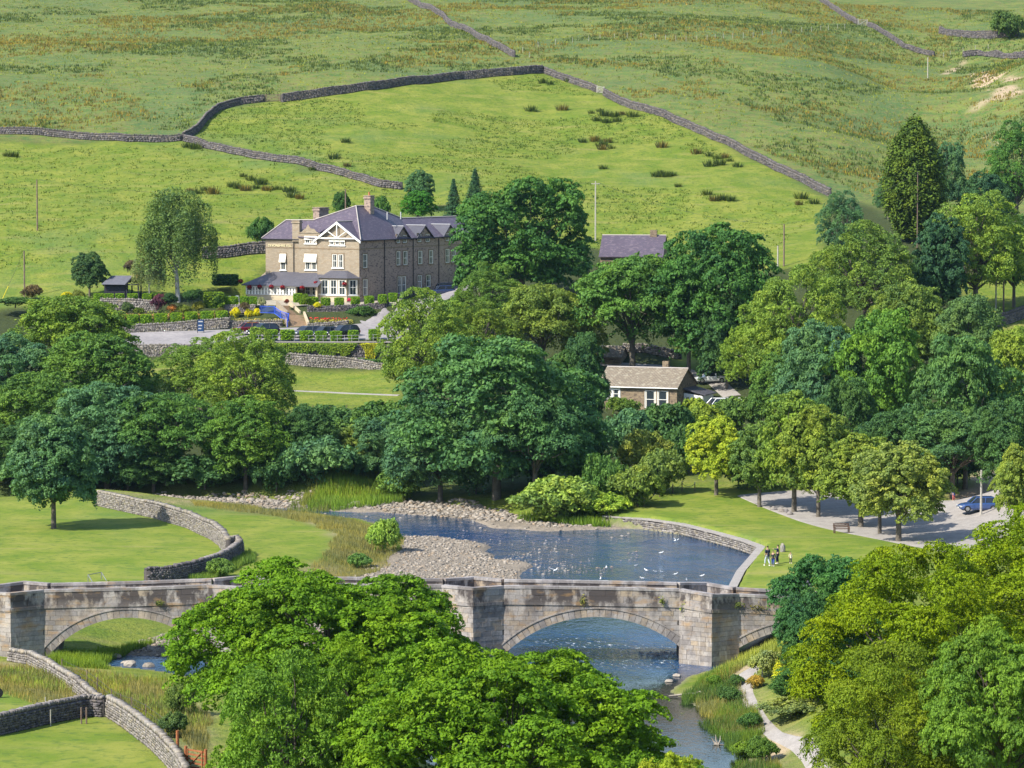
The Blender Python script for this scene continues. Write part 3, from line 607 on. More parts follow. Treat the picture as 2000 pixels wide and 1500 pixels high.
# left meadow and north bank wood
TB('oval', 105, 1032, 810, 190, (0.072, 0.165, 0.100), 'lone round dark maple standing on the mown left meadow', name='maple_tree', rot=2.2)
L_ = [('syc2', 140, 578, 250, 760, (0.101, 0.186, 0.039), 'domed yellowish sycamore below the hotel hedges at far left'), ('syc1', 20, 652, 190, 830, BL, 'dark sycamore at the left edge below the domed yellowish one'),
 ('syc0', 190, 648, 250, 850, (0.070, 0.155, 0.046), 'broad mid-green sycamore left of the hotel car park'), ('syc1', 60, 730, 230, 900, (0.078, 0.163, 0.046), 'leafy sycamore above the lone meadow maple'),
 ('syc0', 210, 745, 240, 950, BL, 'dark riverside sycamore right of the lone meadow maple'), ('ash0', 395, 655, 190, 830, (0.116, 0.209, 0.054), 'airy light ash in front of the car park entrance road'),
 ('syc2', 325, 768, 220, 945, (0.062, 0.147, 0.046), 'overhanging sycamore above the dark left river bank'), ('ash1', 485, 640, 210, 860, LT, 'tall light green ash below the parked hotel cars'),
 ('syc0', 480, 775, 190, 955, (0.078, 0.171, 0.043), 'low-branched sycamore reaching over the shingle at left centre'), ('syc1', 120, 815, 220, 960, DK, 'shaded tree right behind the lone meadow maple'),
 ('syc1', 970, 655, 410, 975, (0.062, 0.152, 0.071), 'largest dark sycamore in the centre above the river bend'), ('syc0', 860, 772, 220, 980, BL, 'bluish sycamore hanging over the far shingle bank'),
 ('syc2', 1045, 762, 230, 985, (0.056, 0.139, 0.068), 'layered bluish sycamore above the far shingle, right of centre'), ('ash1', 822, 562, 180, 800, LT, 'light feathery ash right of the ivy retaining wall'),
 ('ash0', 935, 585, 170, 760, (0.116, 0.194, 0.046), 'mid-green ash in front of the tallest dark sycamore'), ('syc2', 1060, 555, 190, 740, (.12, .19, .05), 'olive-topped tree between the two great sycamores'),
 ('syc1', 1020, 348, 285, 600, (0.050, 0.136, 0.046), 'great dark round sycamore beside the right end of the hotel'), ('ash1', 955, 512, 150, 660, (0.085, 0.171, 0.046), 'smaller tree under the great sycamore beside the hotel'),
 ('syc1', 885, 585, 120, 720, (0.116, 0.209, 0.046), 'round green tree between the drive and the light ash'),
 ('syc2', 1235, 498, 270, 735, (0.070, 0.163, 0.046), 'layered sycamore with twin trunk behind the stone bungalow'), ('syc0', 1400, 438, 270, 745, (0.046, 0.127, 0.043), 'great dark sycamore right of the purple slate roof'),
 ('syc2', 1345, 560, 190, 735, (0.053, 0.132, 0.046), 'shaded sycamore with ivy trunk behind the bungalow gable'), ('syc1', 1420, 580, 130, 760, DK, 'dark tree whose thick trunk stands by the white car'),
 ('ash0', 1550, 515, 210, 800, LT, 'tall light ash right of the great village sycamore'), ('ash1', 1480, 590, 140, 790, (0.124, 0.217, 0.046), 'feathery ash above the village lane'),
 ('syc0', 1600, 625, 180, 880, BL, 'bluish sycamore in the middle of the right wood'), ('syc1', 1710, 606, 215, 890, (0.085, 0.194, 0.043), 'bright green sycamore in the middle of the right wood'),
 ('syc1', 1885, 655, 230, 955, (0.065, 0.152, 0.068), 'large bluish sycamore behind the village car park'), ('syc0', 1770, 548, 170, 760, (0.109, 0.186, 0.054), 'grey-green tree above the bright sycamore in the right wood'),
 ('syc2', 1890, 575, 150, 780, (0.078, 0.155, 0.070), 'bluish tree beside the two bare poles at right'), ('syc0', 1975, 638, 150, 850, LT, 'light tree at the right edge below the field wall'),
 ('syc2', 1860, 800, 220, 975, (0.062, 0.143, 0.071), 'dark lower tree behind the car park, left of the pole'), ('syc0', 1975, 775, 170, 960, DK, 'shaded tree at the right edge above the dirt bank'),
 ('syc0', 1740, 800, 170, 960, DK, 'shaded tree behind the row of limes'), ('ash1', 1690, 430, 200, 660, (0.109, 0.194, 0.054), 'wide ash with dark forked trunk on the far right slope'),
 ('lime0', 1835, 418, 120, 640, DB, 'dark holly-like tree among the light ashes'), ('ash0', 1905, 372, 200, 620, LT, 'tall light ash over the right wood near the bare poles'),
 ('ash1', 1645, 372, 100, 520, BL, 'bluish round tree at the lower end of the long field wall'), ('ash0', 1985, 235, 130, 450, (0.070, 0.171, 0.054), 'tall tree at the right edge below the landslip'),
 ('syc0', 1925, 335, 120, 480, DB, 'dark tree right of the tall pointed yew'), ('syc1', 1850, 278, 80, 420, BL, 'round bluish tree just right of the tall pointed yew'),
 ('ash0', 1735, 345, 60, 430, BL, 'small bluish tree just left of the tall pointed yew'), ('ash1', 1980, 420, 120, 600, (0.078, 0.171, 0.054), 'tree at the right edge above the field by the poles'),
 ('syc0', 1820, 490, 110, 620, DK, 'dark shrub-like tree under the dark holly'), ('syc1', 1655, 735, 130, 930, DK, 'shaded crown between bluish sycamore and limes'),
 ('syc0', 1520, 690, 120, 850, (0.078, 0.171, 0.054), 'tree above the bungalow drive right of the white van'), ('ash0', 1620, 480, 110, 600, (0.116, 0.202, 0.054), 'light ash at the foot of the green field'),
 ('ash1', 1140, 590, 90, 740, (0.116, 0.186, 0.046), 'small olive ash left of the twin-trunk sycamore'), ('syc1', 1130, 650, 120, 850, DK, 'shaded tree left of the stone bungalow'),
 ('syc0', 300, 850, 150, 960, DK, 'low shaded tree on the dark left river bank'), ('syc1', 30, 830, 150, 955, DK, 'shaded tree behind the left side of the lone maple'),
 ('syc0', 600, 790, 130, 925, DK, 'shaded tree at the bottom corner of the hotel field'), ('syc1', 740, 815, 130, 945, BL, 'bank-side tree left of the largest dark sycamore')]
for k, u, vt, wp, vb, c, lb in L_: TB(k, u, vb, vt, wp * 1.07, c, lb, name=AS if k[:3] == 'ash' else SY, lo=345 if vb > 800 else 400)
TB('birch', 348, 590, 368, 165, (0.093, 0.163, 0.070), 'tall weeping birch left of the hotel', name='birch_tree')
TB('birch', 292, 588, 478, 70, (0.155, 0.217, 0.132), 'silvery drooping willow left of the weeping birch', name='willow_tree')
TB('lime1', 175, 582, 492, 84, (0.054, 0.116, 0.062), 'round dark tree left of the black summerhouse', name='hawthorn_tree')
T('lime1', 822, 332, 66, 556, BL, 'small dark tree on the slope behind the hotel ridge', name='hawthorn_tree')
T('lime1', 816, 372, 76, 545, (0.054, 0.186, 0.039), 'rounded bright tree just above the hotel wing roof', name='hawthorn_tree')
T('spruce0', 886, 348, 46, 545, DB, 'narrow dark spruce left of the great hotel sycamore', name=CO); T('spruce0', 928, 328, 52, 552, DB, 'taller spruce half behind the great hotel sycamore', name=CO)
T('lime1', 668, 374, 42, 548, (0.046, 0.124, 0.054), 'bush-like tree between the hotel chimneys', name='hawthorn_tree'); T('bush1', 740, 383, 50, 545, (0.054, 0.139, 0.046), 'dark shrub right of the tall hotel chimney', name='shrub', cat='shrub')
T('bush0', 512, 424, 60, 531, (0.054, 0.132, 0.046), 'dark shrub on the slope at the left hip of the hotel roof', name='shrub', cat='shrub')
T('cypress', 1784, 232, 122, 525, (0.062, 0.112, 0.022), 'tall pointed dark yew on the right slope', name=CO)
T('spruce1', 1138, 690, 100, 403, (0.022, 0.070, 0.043), 'dark drooping spruce left of the bungalow', name=CO); T('spruce0', 1105, 770, 90, 396, (0.022, 0.065, 0.043), 'shorter dark spruce beside the big central sycamore', name=CO)
TB('bush1', 1968, 76, 22, 75, (0.070, 0.132, 0.046), 'windswept hawthorn on the skyline-side hill at top right', name='hawthorn_tree')
# limes round the lawn
for u, vb, vt, wp, c, lb, k in ((1399, 967, 812, 130, (0.232, 0.326, 0.046), 'palest yellow-green lime at the river end of the lawn row', 'lime1'), (1483, 990, 822, 118, (0.109, 0.194, 0.062), 'second lime of the lawn row from the river end', 'lime0'),
    (1551, 1000, 764, 148, (0.116, 0.202, 0.046), 'tallest lime of the lawn row', 'lime0'), (1598, 1010, 792, 150, LM, 'lime beside the tallest one in the lawn row', 'lime1'),
    (1681, 1030, 848, 160, LM, 'lime beside the wooden bench under the lawn row', 'lime0'), (1718, 1043, 872, 130, (0.171, 0.248, 0.070), 'lime crowded between the last two of the lawn row', 'lime1'),
    (1755, 1058, 862, 190, (0.163, 0.232, 0.078), 'last pale lime of the lawn row at the car park', 'lime1')): TB(k, u, vb, vt, wp * 1.12, c, lb, name=LI)
T('lime1', 1995, 868, 120, 320, (0.155, 0.232, 0.062), 'pale lime cut by the right edge beside the blue car', name=LI)
# riverside and bungalow bushes
B_ = [('bush0', 1085, 1020, 948, 150, WI, 'pale green willow bush on the far shingle'), ('bush1', 748, 1082, 1012, 72, (0.171, 0.295, 0.078), 'green willow bush at the tip of the left meadow'),
 ('bush1', 1180, 985, 905, 80, (0.078, 0.171, 0.054), 'round bush right of the willow bush'), ('bush0', 1245, 990, 925, 100, (0.116, 0.186, 0.054), 'olive bush beside the rope fence posts'), ('bush0', 1290, 965, 895, 95, (0.109, 0.178, 0.062), 'bush behind the rope fence'),
 ('bush1', 1170, 1008, 968, 120, (0.186, 0.310, 0.062), 'low bright green plants at the start of the river wall'), ('bush0', 1225, 905, 820, 110, BL, 'dark bush on the slope below the bungalow'), ('bush1', 1290, 880, 805, 120, DK, 'dark bush right below the bungalow patio'),
 ('bush0', 1365, 870, 797, 90, (0.132, 0.217, 0.046), 'light bush hiding the bungalow gable corner'), ('bush1', 1215, 812, 775, 70, (0.093, 0.171, 0.046), 'garden bush below the left bungalow window'), ('bush0', 1236, 790, 760, 34, (0.093, 0.171, 0.046), 'climbing shrub between the bungalow window and patio door'),
 ('bush1', 1310, 840, 790, 50, (0.139, 0.217, 0.054), 'small garden bush at the patio edge'), ('bush0', 1430, 850, 790, 100, (0.078, 0.155, 0.054), 'bush in front of the white van'), ('bush1', 1270, 930, 860, 110, (0.132, 0.186, 0.054), 'olive sapling on the bank below the bungalow'),
 ('bush0', 1330, 925, 850, 90, DK, 'dark bush behind the palest lime'), ('bush1', 620, 945, 870, 130, BL, 'dark bank bush left of the bramble slope'), ('bush0', 700, 930, 850, 150, (0.101, 0.163, 0.054), 'bramble mound above the tall reeds'),
 ('bush1', 660, 865, 808, 130, (0.062, 0.139, 0.062), 'bush at the foot of the hotel field'), ('bush0', 750, 870, 800, 120, (0.070, 0.155, 0.054), 'bush at the right foot of the hotel field'), ('bush0', 590, 900, 830, 120, DK, 'shaded bush behind the left shingle'),
 ('bush1', 785, 975, 930, 80, (0.116, 0.217, 0.062), 'light bush at the right end of the reeds'), ('bush0', 540, 960, 900, 90, DK, 'shaded bush on the dark bank'), ('bush1', 400, 955, 900, 140, DK, 'wide shaded bush under the overhanging sycamore'),
 ('bush0', 250, 955, 905, 120, DK, 'shaded bush right of the lone maple'), ('bush1', 930, 965, 890, 120, BL, 'bluish bush under the largest sycamore'), ('bush0', 1060, 950, 880, 110, DK, 'dark bush left of the willow bush'),
 ('bush1', 1140, 950, 880, 90, DK, 'dark bush under the dark spruce'), ('bush0', 1460, 955, 890, 90, DK, 'dark bush behind the second lime'), ('bush1', 1560, 950, 880, 120, DK, 'dark bush behind the tallest lime'),
 ('bush0', 1660, 950, 880, 120, DB, 'dark bush across the car park behind the limes'), ('bush1', 1780, 955, 880, 120, DB, 'dark bush at the car park back edge'), ('bush0', 1870, 945, 890, 90, DB, 'dark bush left of the dirt bank'),
 ('bush1', 1590, 1240, 1200, 90, (0.054, 0.139, 0.062), 'bluish bush at the end of the bridge'), ('bush0', 430, 1128, 1090, 60, (0.109, 0.202, 0.062), 'nettle clump along the curved meadow wall'), ('bush0', 700, 1110, 1080, 50, (0.093, 0.202, 0.078), 'low bush by the shingle near the bridge'),
 ('bush1', 350, 1400, 1330, 70, (0.093, 0.155, 0.054), 'thin shrub between the rough wall and the big tree'), ('bush0', 340, 1440, 1390, 60, (0.078, 0.139, 0.062), 'dark shrub behind the wooden gate')]
for k, u, vb, vt, wp, c, lb in B_: TB(k, u, vb, vt - (vb - vt) * .25 * (wp > 75), wp * (1.25 if wp > 75 else 1.05), c, lb, name='bush', cat='bush')
# ------------------------------------------------------------ masonry
def stone_mat(name, c0, c1, c2, grain=6, stain=0, moss=0, rough=.9, rvar=.35, bump=.4):
    m = mat(name, c0, rough, .15); g = N(m); P = g.pos(); r = g.rnd()
    c = g.mix(g.mapr(r, 0, 1), c0, c1); c = g.mix(g.math('MULTIPLY', g.mapr(g.math('FRACT', g.math('MULTIPLY', r, 7.3)), .72, 1), .8), c, c2)
    n = g.noise(P, 1.1, 4, .6); n2 = g.noise(P, grain, 4, .7)
    c = g.mix(g.mapr(n2, .35, .7, 0, .5), c, tuple(q * .55 for q in c0)); c = g.mix(g.mapr(n, .5, .7, 0, .5), c, c2)
    if stain:
        z = g.n('ShaderNodeSeparateXYZ'); g.l(P, z.inputs[0])
        d = g.math('MULTIPLY', g.mapr(g.noise(g.scale(P, (1, 1, .55)), .8, 4, .65), .42, .54), g.mapr(z.outputs[2], 3.6, 4.9, .38, 1))
        c = g.mix(g.math('MULTIPLY', d, stain), c, (.065, .055, .055))
        wv = g.mapr(g.noise(g.scale(P, (2.6, 2.6, .25)), 1.4, 3, .6), .60, .66); lo = g.mapr(z.outputs[2], 3.0, 1.6, 0, 1)
        c = g.mix(g.math('MULTIPLY', g.math('MULTIPLY', wv, lo), .6), c, (.55, .50, .46))
        oc = g.mapr(g.noise(g.scale(P, (.6, .6, 1.6)), .9, 3, .6), .55, .68, 0, .55); c = g.mix(oc, c, (.36, .22, .10))
    if moss: c = g.mix(g.mapr(g.noise(P, 2.0, 4, .7), .52, .7, 0, moss), c, (.12, .13, .05))
    g.base(c); g.bump(g.math('ADD', n, n2), bump, .04); return m
M['ashlar'] = stone_mat('ashlar', (.29, .265, .26), (.44, .40, .375), (.42, .32, .21), stain=.95)
M['coping'] = stone_mat('coping_stone', (.36, .33, .335), (.46, .43, .42), (.20, .18, .175), stain=.45)
M['joint'] = mat('mortar_joint', (.10, .085, .08), .95)
M['drystone'] = stone_mat('dry_stone', (.20, .185, .18), (.42, .39, .36), (.34, .28, .20), 9, moss=.25)
M['drydark'] = stone_mat('dark_dry_stone', (.17, .155, .16), (.31, .285, .29), (.24, .20, .16), 9, moss=.3)
M['wallcore'] = mat('wall_core', (.07, .062, .06), .95)
# stones of one 'stuff' mesh get their tone from a per-stone attribute instead of the object's own
def stone_attr_mat(name, c0, c1, c2, grain=8, moss=.25):
    m = mat(name, c0, .9, .15); g = N(m); P = g.pos(); r = attr(g, 'var', 'Fac')
    c = g.mix(r, c0, c1); c = g.mix(g.mapr(g.math('FRACT', g.math('MULTIPLY', r, 7.3)), .75, 1, 0, .8), c, c2)
    n2 = g.noise(P, grain, 3, .7); c = g.mix(g.mapr(n2, .4, .7, 0, .5), c, tuple(q * .5 for q in c0))
    c = g.mix(g.mapr(g.noise(P, .8, 4, .7), .52, .7, 0, moss), c, (.14, .14, .05)); g.base(c); g.bump(n2, .4, .03); return m
M['stones'] = stone_attr_mat('stones', (.15, .135, .13), (.36, .33, .31), (.33, .28, .20))
M['stonesdark'] = stone_attr_mat('dark_stones', (.075, .068, .078), (.195, .178, .185), (.24, .20, .16))
M['cobble'] = stone_attr_mat('cobbles', (.17, .15, .13), (.42, .37, .32), (.34, .24, .15), 5, .0)
CUBE = np.array([(-1, -1, -1), (1, -1, -1), (1, 1, -1), (-1, 1, -1), (-1, -1, 1), (1, -1, 1), (1, 1, 1), (-1, 1, 1)], float)
CUBF = np.array([(3, 2, 1, 0), (4, 5, 6, 7), (0, 1, 5, 4), (1, 2, 6, 5), (2, 3, 7, 6), (3, 0, 4, 7)])
def blocks_np(Cn, A, B, Cv, rng, jit=.18):
    """many rough blocks: centres Cn, half-axis vectors A, B, Cv (n,3)"""
    n = len(Cn); Q = CUBE[None] * (1 + rng.uniform(-jit, jit, (n, 8, 3)))
    V = Cn[:, None] + Q[..., 0:1] * A[:, None] + Q[..., 1:2] * B[:, None] + Q[..., 2:3] * Cv[:, None]
    return V.reshape(-1, 3), (CUBF[None] + np.arange(n)[:, None, None] * 8).reshape(-1, 4), np.repeat(rng.random(n), 8)
def resample(pts, step):
    P = np.array(pts, float)[:, :2]; d = np.r_[0, np.cumsum(np.hypot(*np.diff(P, axis=0).T))]; n = max(2, int(d[-1] / step) + 1); t = np.linspace(0, d[-1], n)
    return np.c_[np.interp(t, d, P[:, 0]), np.interp(t, d, P[:, 1])]
def stone_wall(pts, h, wd, label, dark=False, ch=.16, cl=.28, cope=.30, individual=0, name='dry_stone_wall', group=None, both=True, seed=1, zf=None, copes=True, cat='wall', sagg=.06):
    """dry-stone wall following the ground: core, coursed stones, upright cope stones"""
    rng = np.random.default_rng(seed); P = resample(pts, .5); T = unit(np.gradient(P, axis=0)); Nn = np.c_[-T[:, 1], T[:, 0]]
    z = height(P[:, 0], P[:, 1]) if zf is None else zf(P[:, 0], P[:, 1]); k = len(P)
    hh = h * (1 + (fbm(P[:, 0], P[:, 1], 3.5, seed, 2) - .5) * 2 * sagg); e = empty(name, (P[0, 0], P[0, 1], z[0]), label, cat, group); off = np.array([P[0, 0], P[0, 1], z[0]])
    def sec(w, zt): return np.c_[P + Nn * w, z + zt]
    V = np.stack([sec(-wd / 2, -.4), sec(-wd * .36, hh), sec(wd * .36, hh), sec(wd / 2, -.4)], 1).reshape(-1, 3); i = np.arange(k * 4).reshape(k, 4)
    f = np.concatenate([np.stack([i[:-1, a], i[1:, a], i[1:, b], i[:-1, b]], -1) for a, b in ((0, 1), (1, 2), (2, 3))] + [i[:1], i[-1:, ::-1]])
    link('wall_core', np_mesh('wall_core', V - off, f, M['wallcore']), e)
    d = np.r_[0, np.cumsum(np.hypot(*np.diff(P, axis=0).T))]; Ln = d[-1]; Cn, A, B, Cv = [], [], [], []
    at = lambda s: (np.c_[np.interp(s, d, P[:, 0]), np.interp(s, d, P[:, 1])], np.c_[np.interp(s, d, T[:, 0]), np.interp(s, d, T[:, 1])], np.interp(s, d, z), np.interp(s, d, hh))
    for side in ((-1, 1) if both else (-1,)):
        zc = 0
        while zc < h * 1.1 - .02:
            c = ch * rng.uniform(.75, 1.25); s = np.cumsum(rng.uniform(.55, 1.45, int(Ln / cl) + 2) * cl); s = s[s < Ln]
            if len(s) < 2: break
            l = np.diff(np.r_[0, s]) / 2; s = s - l; p, t, z0, h0 = at(s); t = unit(t); nn = np.c_[-t[:, 1], t[:, 0]]
            ok = zc + c < h0 + .03; fw = wd / 2 - (wd * .14) * (zc / h)
            ctr = np.c_[p + nn * side * (fw - .03 + rng.uniform(-.02, .035, len(s))[:, None]), z0 + zc + c / 2]
            Cn.append(ctr[ok]); A.append((np.c_[t, t[:, 0] * 0] * (l * .93)[:, None])[ok]); B.append((np.c_[nn * side, nn[:, 0] * 0] * .11)[ok]); Cv.append((np.c_[t * (rng.normal(size=len(s)) * .35)[:, None], np.ones(len(s))] * (c * .5 * rng.uniform(.7, 1.15, len(s)))[:, None])[ok]); zc += c
    V, f, var = blocks_np(np.concatenate(Cn), np.concatenate(A), np.concatenate(B), np.concatenate(Cv), rng, .3)
    o = link('walling_stones', np_mesh('walling_stones', V - off, f, M['stonesdark' if dark else 'stones'], attrs={'var': var}), e); o['kind'] = 'stuff'
    if copes:
        s = np.cumsum(rng.uniform(.6, 1.4, int(Ln / (cope * .55)) + 2) * cope * .55); s = s[s < Ln]; p, t, z0, h0 = at(s); t = unit(t); nn = np.c_[-t[:, 1], t[:, 0]]; n = len(s)
        hh2 = cope * rng.uniform(.55, 1.05, n); tl = rng.normal(size=n) * .22
        ctr = np.c_[p, z0 + h0 + hh2 / 2 - .02]; A = np.c_[t, tl] * (cope * .24); B = np.c_[nn, nn[:, 0] * 0] * wd * .40 * rng.uniform(.8, 1.1, (n, 1)); Cv = np.c_[t * tl[:, None] * -1, tl * 0 + 1] * (hh2 / 2)[:, None]
        sh = []
        if individual:
            for j in range(6):
                v, ff, _ = blocks_np(np.zeros((1, 3)), np.array([[cope * .25, 0, 0]]), np.array([[0, wd * .42, 0]]), np.array([[0, 0, cope * .42]]), rng, .22); sh.append(np_mesh('cope_stone', v, ff, M['drydark' if dark else 'drystone']))
            m = min(individual, n)
            for j in range(m):
                c = link('cope_stone', sh[j % 6], e); c.location = ctr[j] - off; c.rotation_euler = (0, float(tl[j]), math.atan2(t[j, 1], t[j, 0])); c.scale = (rng.uniform(.75, 1.2), rng.uniform(.85, 1.1), rng.uniform(.8, 1.15))
            ctr, A, B, Cv = ctr[m:], A[m:], B[m:], Cv[m:]
        if len(ctr):
            V, f, var = blocks_np(ctr, A, B, Cv, rng, .22); o = link('cope_stones', np_mesh('cope_stones', V - off, f, M['stonesdark' if dark else 'stones'], attrs={'var': var}), e); o['kind'] = 'stuff'
    return e
def W_(px, z=None, lo=190): return [atZ(u, v, z) if z is not None else G(u, v, lo) for u, v in px]
# meadow, foreground and hill walls
stone_wall(W_([(193, 992), (240, 1000), (310, 1012), (372, 1030), (418, 1052), (436, 1066), (446, 1084)], 1.25), 1.45, .62, 'pale curved dry-stone wall sweeping round the lone maple meadow', individual=110, seed=2)
stone_wall(W_([(470, 1084), (452, 1098), (425, 1112), (380, 1124), (330, 1133), (284, 1137)], 1.25), 1.3, .6, 'grey dry-stone wall running back from the meadow bend to the bridge', dark=True, individual=80, seed=3)
stone_wall(W_([(448, 1082), (462, 1078), (470, 1086)], 1.25), 1.4, .62, 'short bend of dry-stone wall joining the two meadow walls', seed=33)
stone_wall(W_([(20, 1283), (60, 1290), (100, 1312), (150, 1345), (205, 1392)], 1.0), 0.75, .5, 'low tumbled dry-stone wall running down from the bridge pier', individual=100, seed=4, sagg=.2)
stone_wall(W_([(213, 1395), (250, 1420), (300, 1460), (345, 1505), (365, 1540)], 1.0), 1.25, .5, 'rough dry-stone wall leading to the red field gate', individual=90, seed=5)
stone_wall(W_([(-120, 1462), (0, 1438), (100, 1410), (170, 1394), (205, 1396)], 1.0), 1.2, .5, 'dark dry-stone wall crossing the bottom left corner', dark=True, individual=130, seed=6)
HG = 'long dry-stone walls climbing the fell'
stone_wall(W_([(-260, 262), (0, 262), (120, 268), (250, 277), (355, 275)]), 1.12, .5, 'straight dark hill wall running in from the left edge', dark=True, seed=7, ch=.28, cl=.5, both=False)
stone_wall(W_([(357, 274), (385, 258), (402, 236), (428, 215), (470, 204), (517, 199)]), 1.21, .5, 'dark hill wall climbing from the junction to the upper gap', dark=True, seed=8, ch=.28, cl=.5)
stone_wall(W_([(550, 200), (620, 190), (720, 176), (800, 165), (900, 155), (1000, 147), (1062, 143)]), 1.44, .5, 'dark hill wall along the top of the enclosed green field', dark=True, seed=9, ch=.28, cl=.5)
stone_wall(W_([(360, 276), (420, 293), (500, 310), (580, 320), (640, 336), (700, 352), (745, 366), (786, 370)]), 1.06, .5, 'pale hill wall dropping from the junction towards the hotel', dark=True, seed=10, ch=.28, cl=.5)
stone_wall(W_([(1063, 143), (1110, 160), (1165, 180)]), 1.14, .5, 'short pale hill wall between the top corner and the white gate', dark=True, seed=11, ch=.28, cl=.5)
stone_wall(W_([(1180, 186), (1250, 216), (1330, 245), (1370, 262), (1420, 282), (1470, 310), (1520, 335), (1570, 357), (1622, 384)]), 1.21, .5, 'long pale hill wall falling right from the white gate', dark=True, seed=12, ch=.28, cl=.5)
stone_wall(W_([(780, -12), (820, 14), (870, 40), (920, 66), (960, 88), (1005, 112)]), 1.14, .5, 'hill wall coming down from the top edge at centre', dark=True, seed=13, ch=.28, cl=.5)
stone_wall(W_([(1580, -12), (1620, 14), (1650, 34), (1674, 48)]), 1.14, .5, 'short hill wall above the pale wooden gate at top right', dark=True, seed=14, ch=.28, cl=.5)
stone_wall(W_([(1696, 52), (1730, 70), (1765, 94), (1800, 105), (1825, 110)]), 0.98, .5, 'pale hill wall below the pale wooden gate at top right', dark=True, seed=15, ch=.28, cl=.5)
stone_wall(W_([(1835, 66), (1880, 73), (1935, 76), (1990, 70)]), 1.51, .5, 'dark ruined wall under the windswept hawthorn', dark=True, seed=16, ch=.28, cl=.5, sagg=.2)
stone_wall(W_([(1880, 112), (1910, 108), (1950, 112), (2020, 112), (2080, 110)]), 1.1, .8, 'tumbledown wall above the bare landslip', dark=True, seed=17, ch=.3, cl=.5, sagg=.5)
stone_wall(W_([(1935, 640), (1970, 632), (2005, 618), (2060, 600)], lo=380), 1.5, .6, 'dark field wall at the right edge beneath the bare poles', dark=True, seed=18, ch=.28, cl=.45)
stone_wall(W_([(395, 505), (440, 503), (480, 497), (523, 494)], lo=480), 1.6, .6, 'dark field wall meeting the left end of the hotel', dark=True, seed=19, ch=.28, cl=.45)
# retaining walls below the hotel
def ywall(px, hgt, label, **k): return stone_wall([atY(u, v, Y) for u, v, Y in px], hgt, .5, label, zf=lambda x, y: height(x, y) * 0 + np.interp(x, *zip(*sorted((float(atY(u, v, Y)[0]), float(atY(u, v, Y)[2])) for u, v, Y in px))), **k)
ywall([(232, 697, 467), (320, 697, 467), (430, 698, 467)], 1.6, 'rubble wall holding up the hotel car park entrance road', seed=20, ch=.24, cl=.36, both=False)
ywall([(545, 712, 463), (600, 716, 462), (680, 722, 461), (725, 730, 459), (765, 737, 458)], 1.5, 'rubble field wall below the ivy-covered terrace', seed=21, ch=.22, cl=.34)
iv = ywall([(505, 704, 468.6), (600, 704, 468.6), (700, 704, 468.6), (790, 704, 468.6)], 2.2, 'tall retaining wall draped with ivy below the parked cars', dark=True, seed=22, ch=.26, cl=.36, both=False, copes=False)
ywall([(235, 656, 484.6), (300, 652, 485.2), (380, 646, 485.6), (450, 640, 486)], 1.3, 'stone wall below the lower row of clipped hedges', seed=23, ch=.2, cl=.3, both=False)
ywall([(600, 620, 491.7), (660, 620, 492), (700, 618, 492.4), (752, 612, 493)], 1.5, 'grey stone terrace wall in front of the hotel bay window', dark=True, seed=24, ch=.2, cl=.3, both=False)
ywall([(752, 612, 493), (757, 605, 497)], 1.5, 'end return of the terrace wall beside the drive', dark=True, seed=34, ch=.2, cl=.3)
ywall([(195, 604, 496), (260, 606, 495.5), (310, 610, 495)], 1.5, 'crumbling garden wall below the upper hedges', seed=25, ch=.22, cl=.32, both=False)
ywall([(425, 612, 494), (500, 611, 493.5)], 1.0, 'grey garden wall below the topiary by the white chairs', seed=26, ch=.2, cl=.3, both=False)
ywall([(448, 641, 486.3), (510, 640, 486.4), (552, 640, 486.6)], .9, 'low rockery wall left of the hotel steps', seed=27, ch=.2, cl=.28, both=False)
ywall([(600, 644, 486.2), (650, 641, 486.6), (680, 638, 487.5)], .7, 'low rockery wall of the red flower bed', seed=28, ch=.2, cl=.28, both=False)
# ivy sheet
rng = np.random.default_rng(5)
def ivy(px_tri, n, Y, col, label_parent, size=.16):
    P = []; 
    for (u0, v0, u1, v1, u2, v2) in px_tri:
        a, b = rng.random((2, n)); m = a + b > 1; a[m] = 1 - a[m]; b[m] = 1 - b[m]
        u = u0 + (u1 - u0) * a + (u2 - u0) * b; v = v0 + (v1 - v0) * a + (v2 - v0) * b
        P += [atY(x, y, Y - .35 - rng.random() * .25) for x, y in zip(u, v)]
    P = np.array(P); nn = unit(np.array([-.1, -.75, .5]) + rng.normal(size=P.shape) * .4); V, f, vv = leaves(P, nn, size, rng, rng.random(len(P)))
    o = link('ivy', np_mesh('ivy', V - np.array(label_parent.location), f, M['leaf'], attrs={'var': vv}), label_parent); o.color = (*col, 1); o['kind'] = 'stuff'; return o
ivy([(535, 671, 620, 671, 560, 697), (560, 671, 640, 671, 592, 697), (600, 671, 690, 671, 640, 701), (610, 671, 670, 672, 628, 701), (650, 671, 700, 671, 672, 702), (500, 672, 560, 672, 530, 690)], 520, 468.6, (.11, .19, .035), iv)
ivy([(705, 671, 750, 671, 722, 702), (702, 672, 745, 672, 730, 703), (712, 672, 740, 672, 715, 703)], 480, 468.6, (.24, .27, .03), iv)
ivy([(500, 690, 570, 697, 505, 699), (690, 700, 760, 704, 730, 709)], 300, 468.2, (.06, .14, .05), iv)

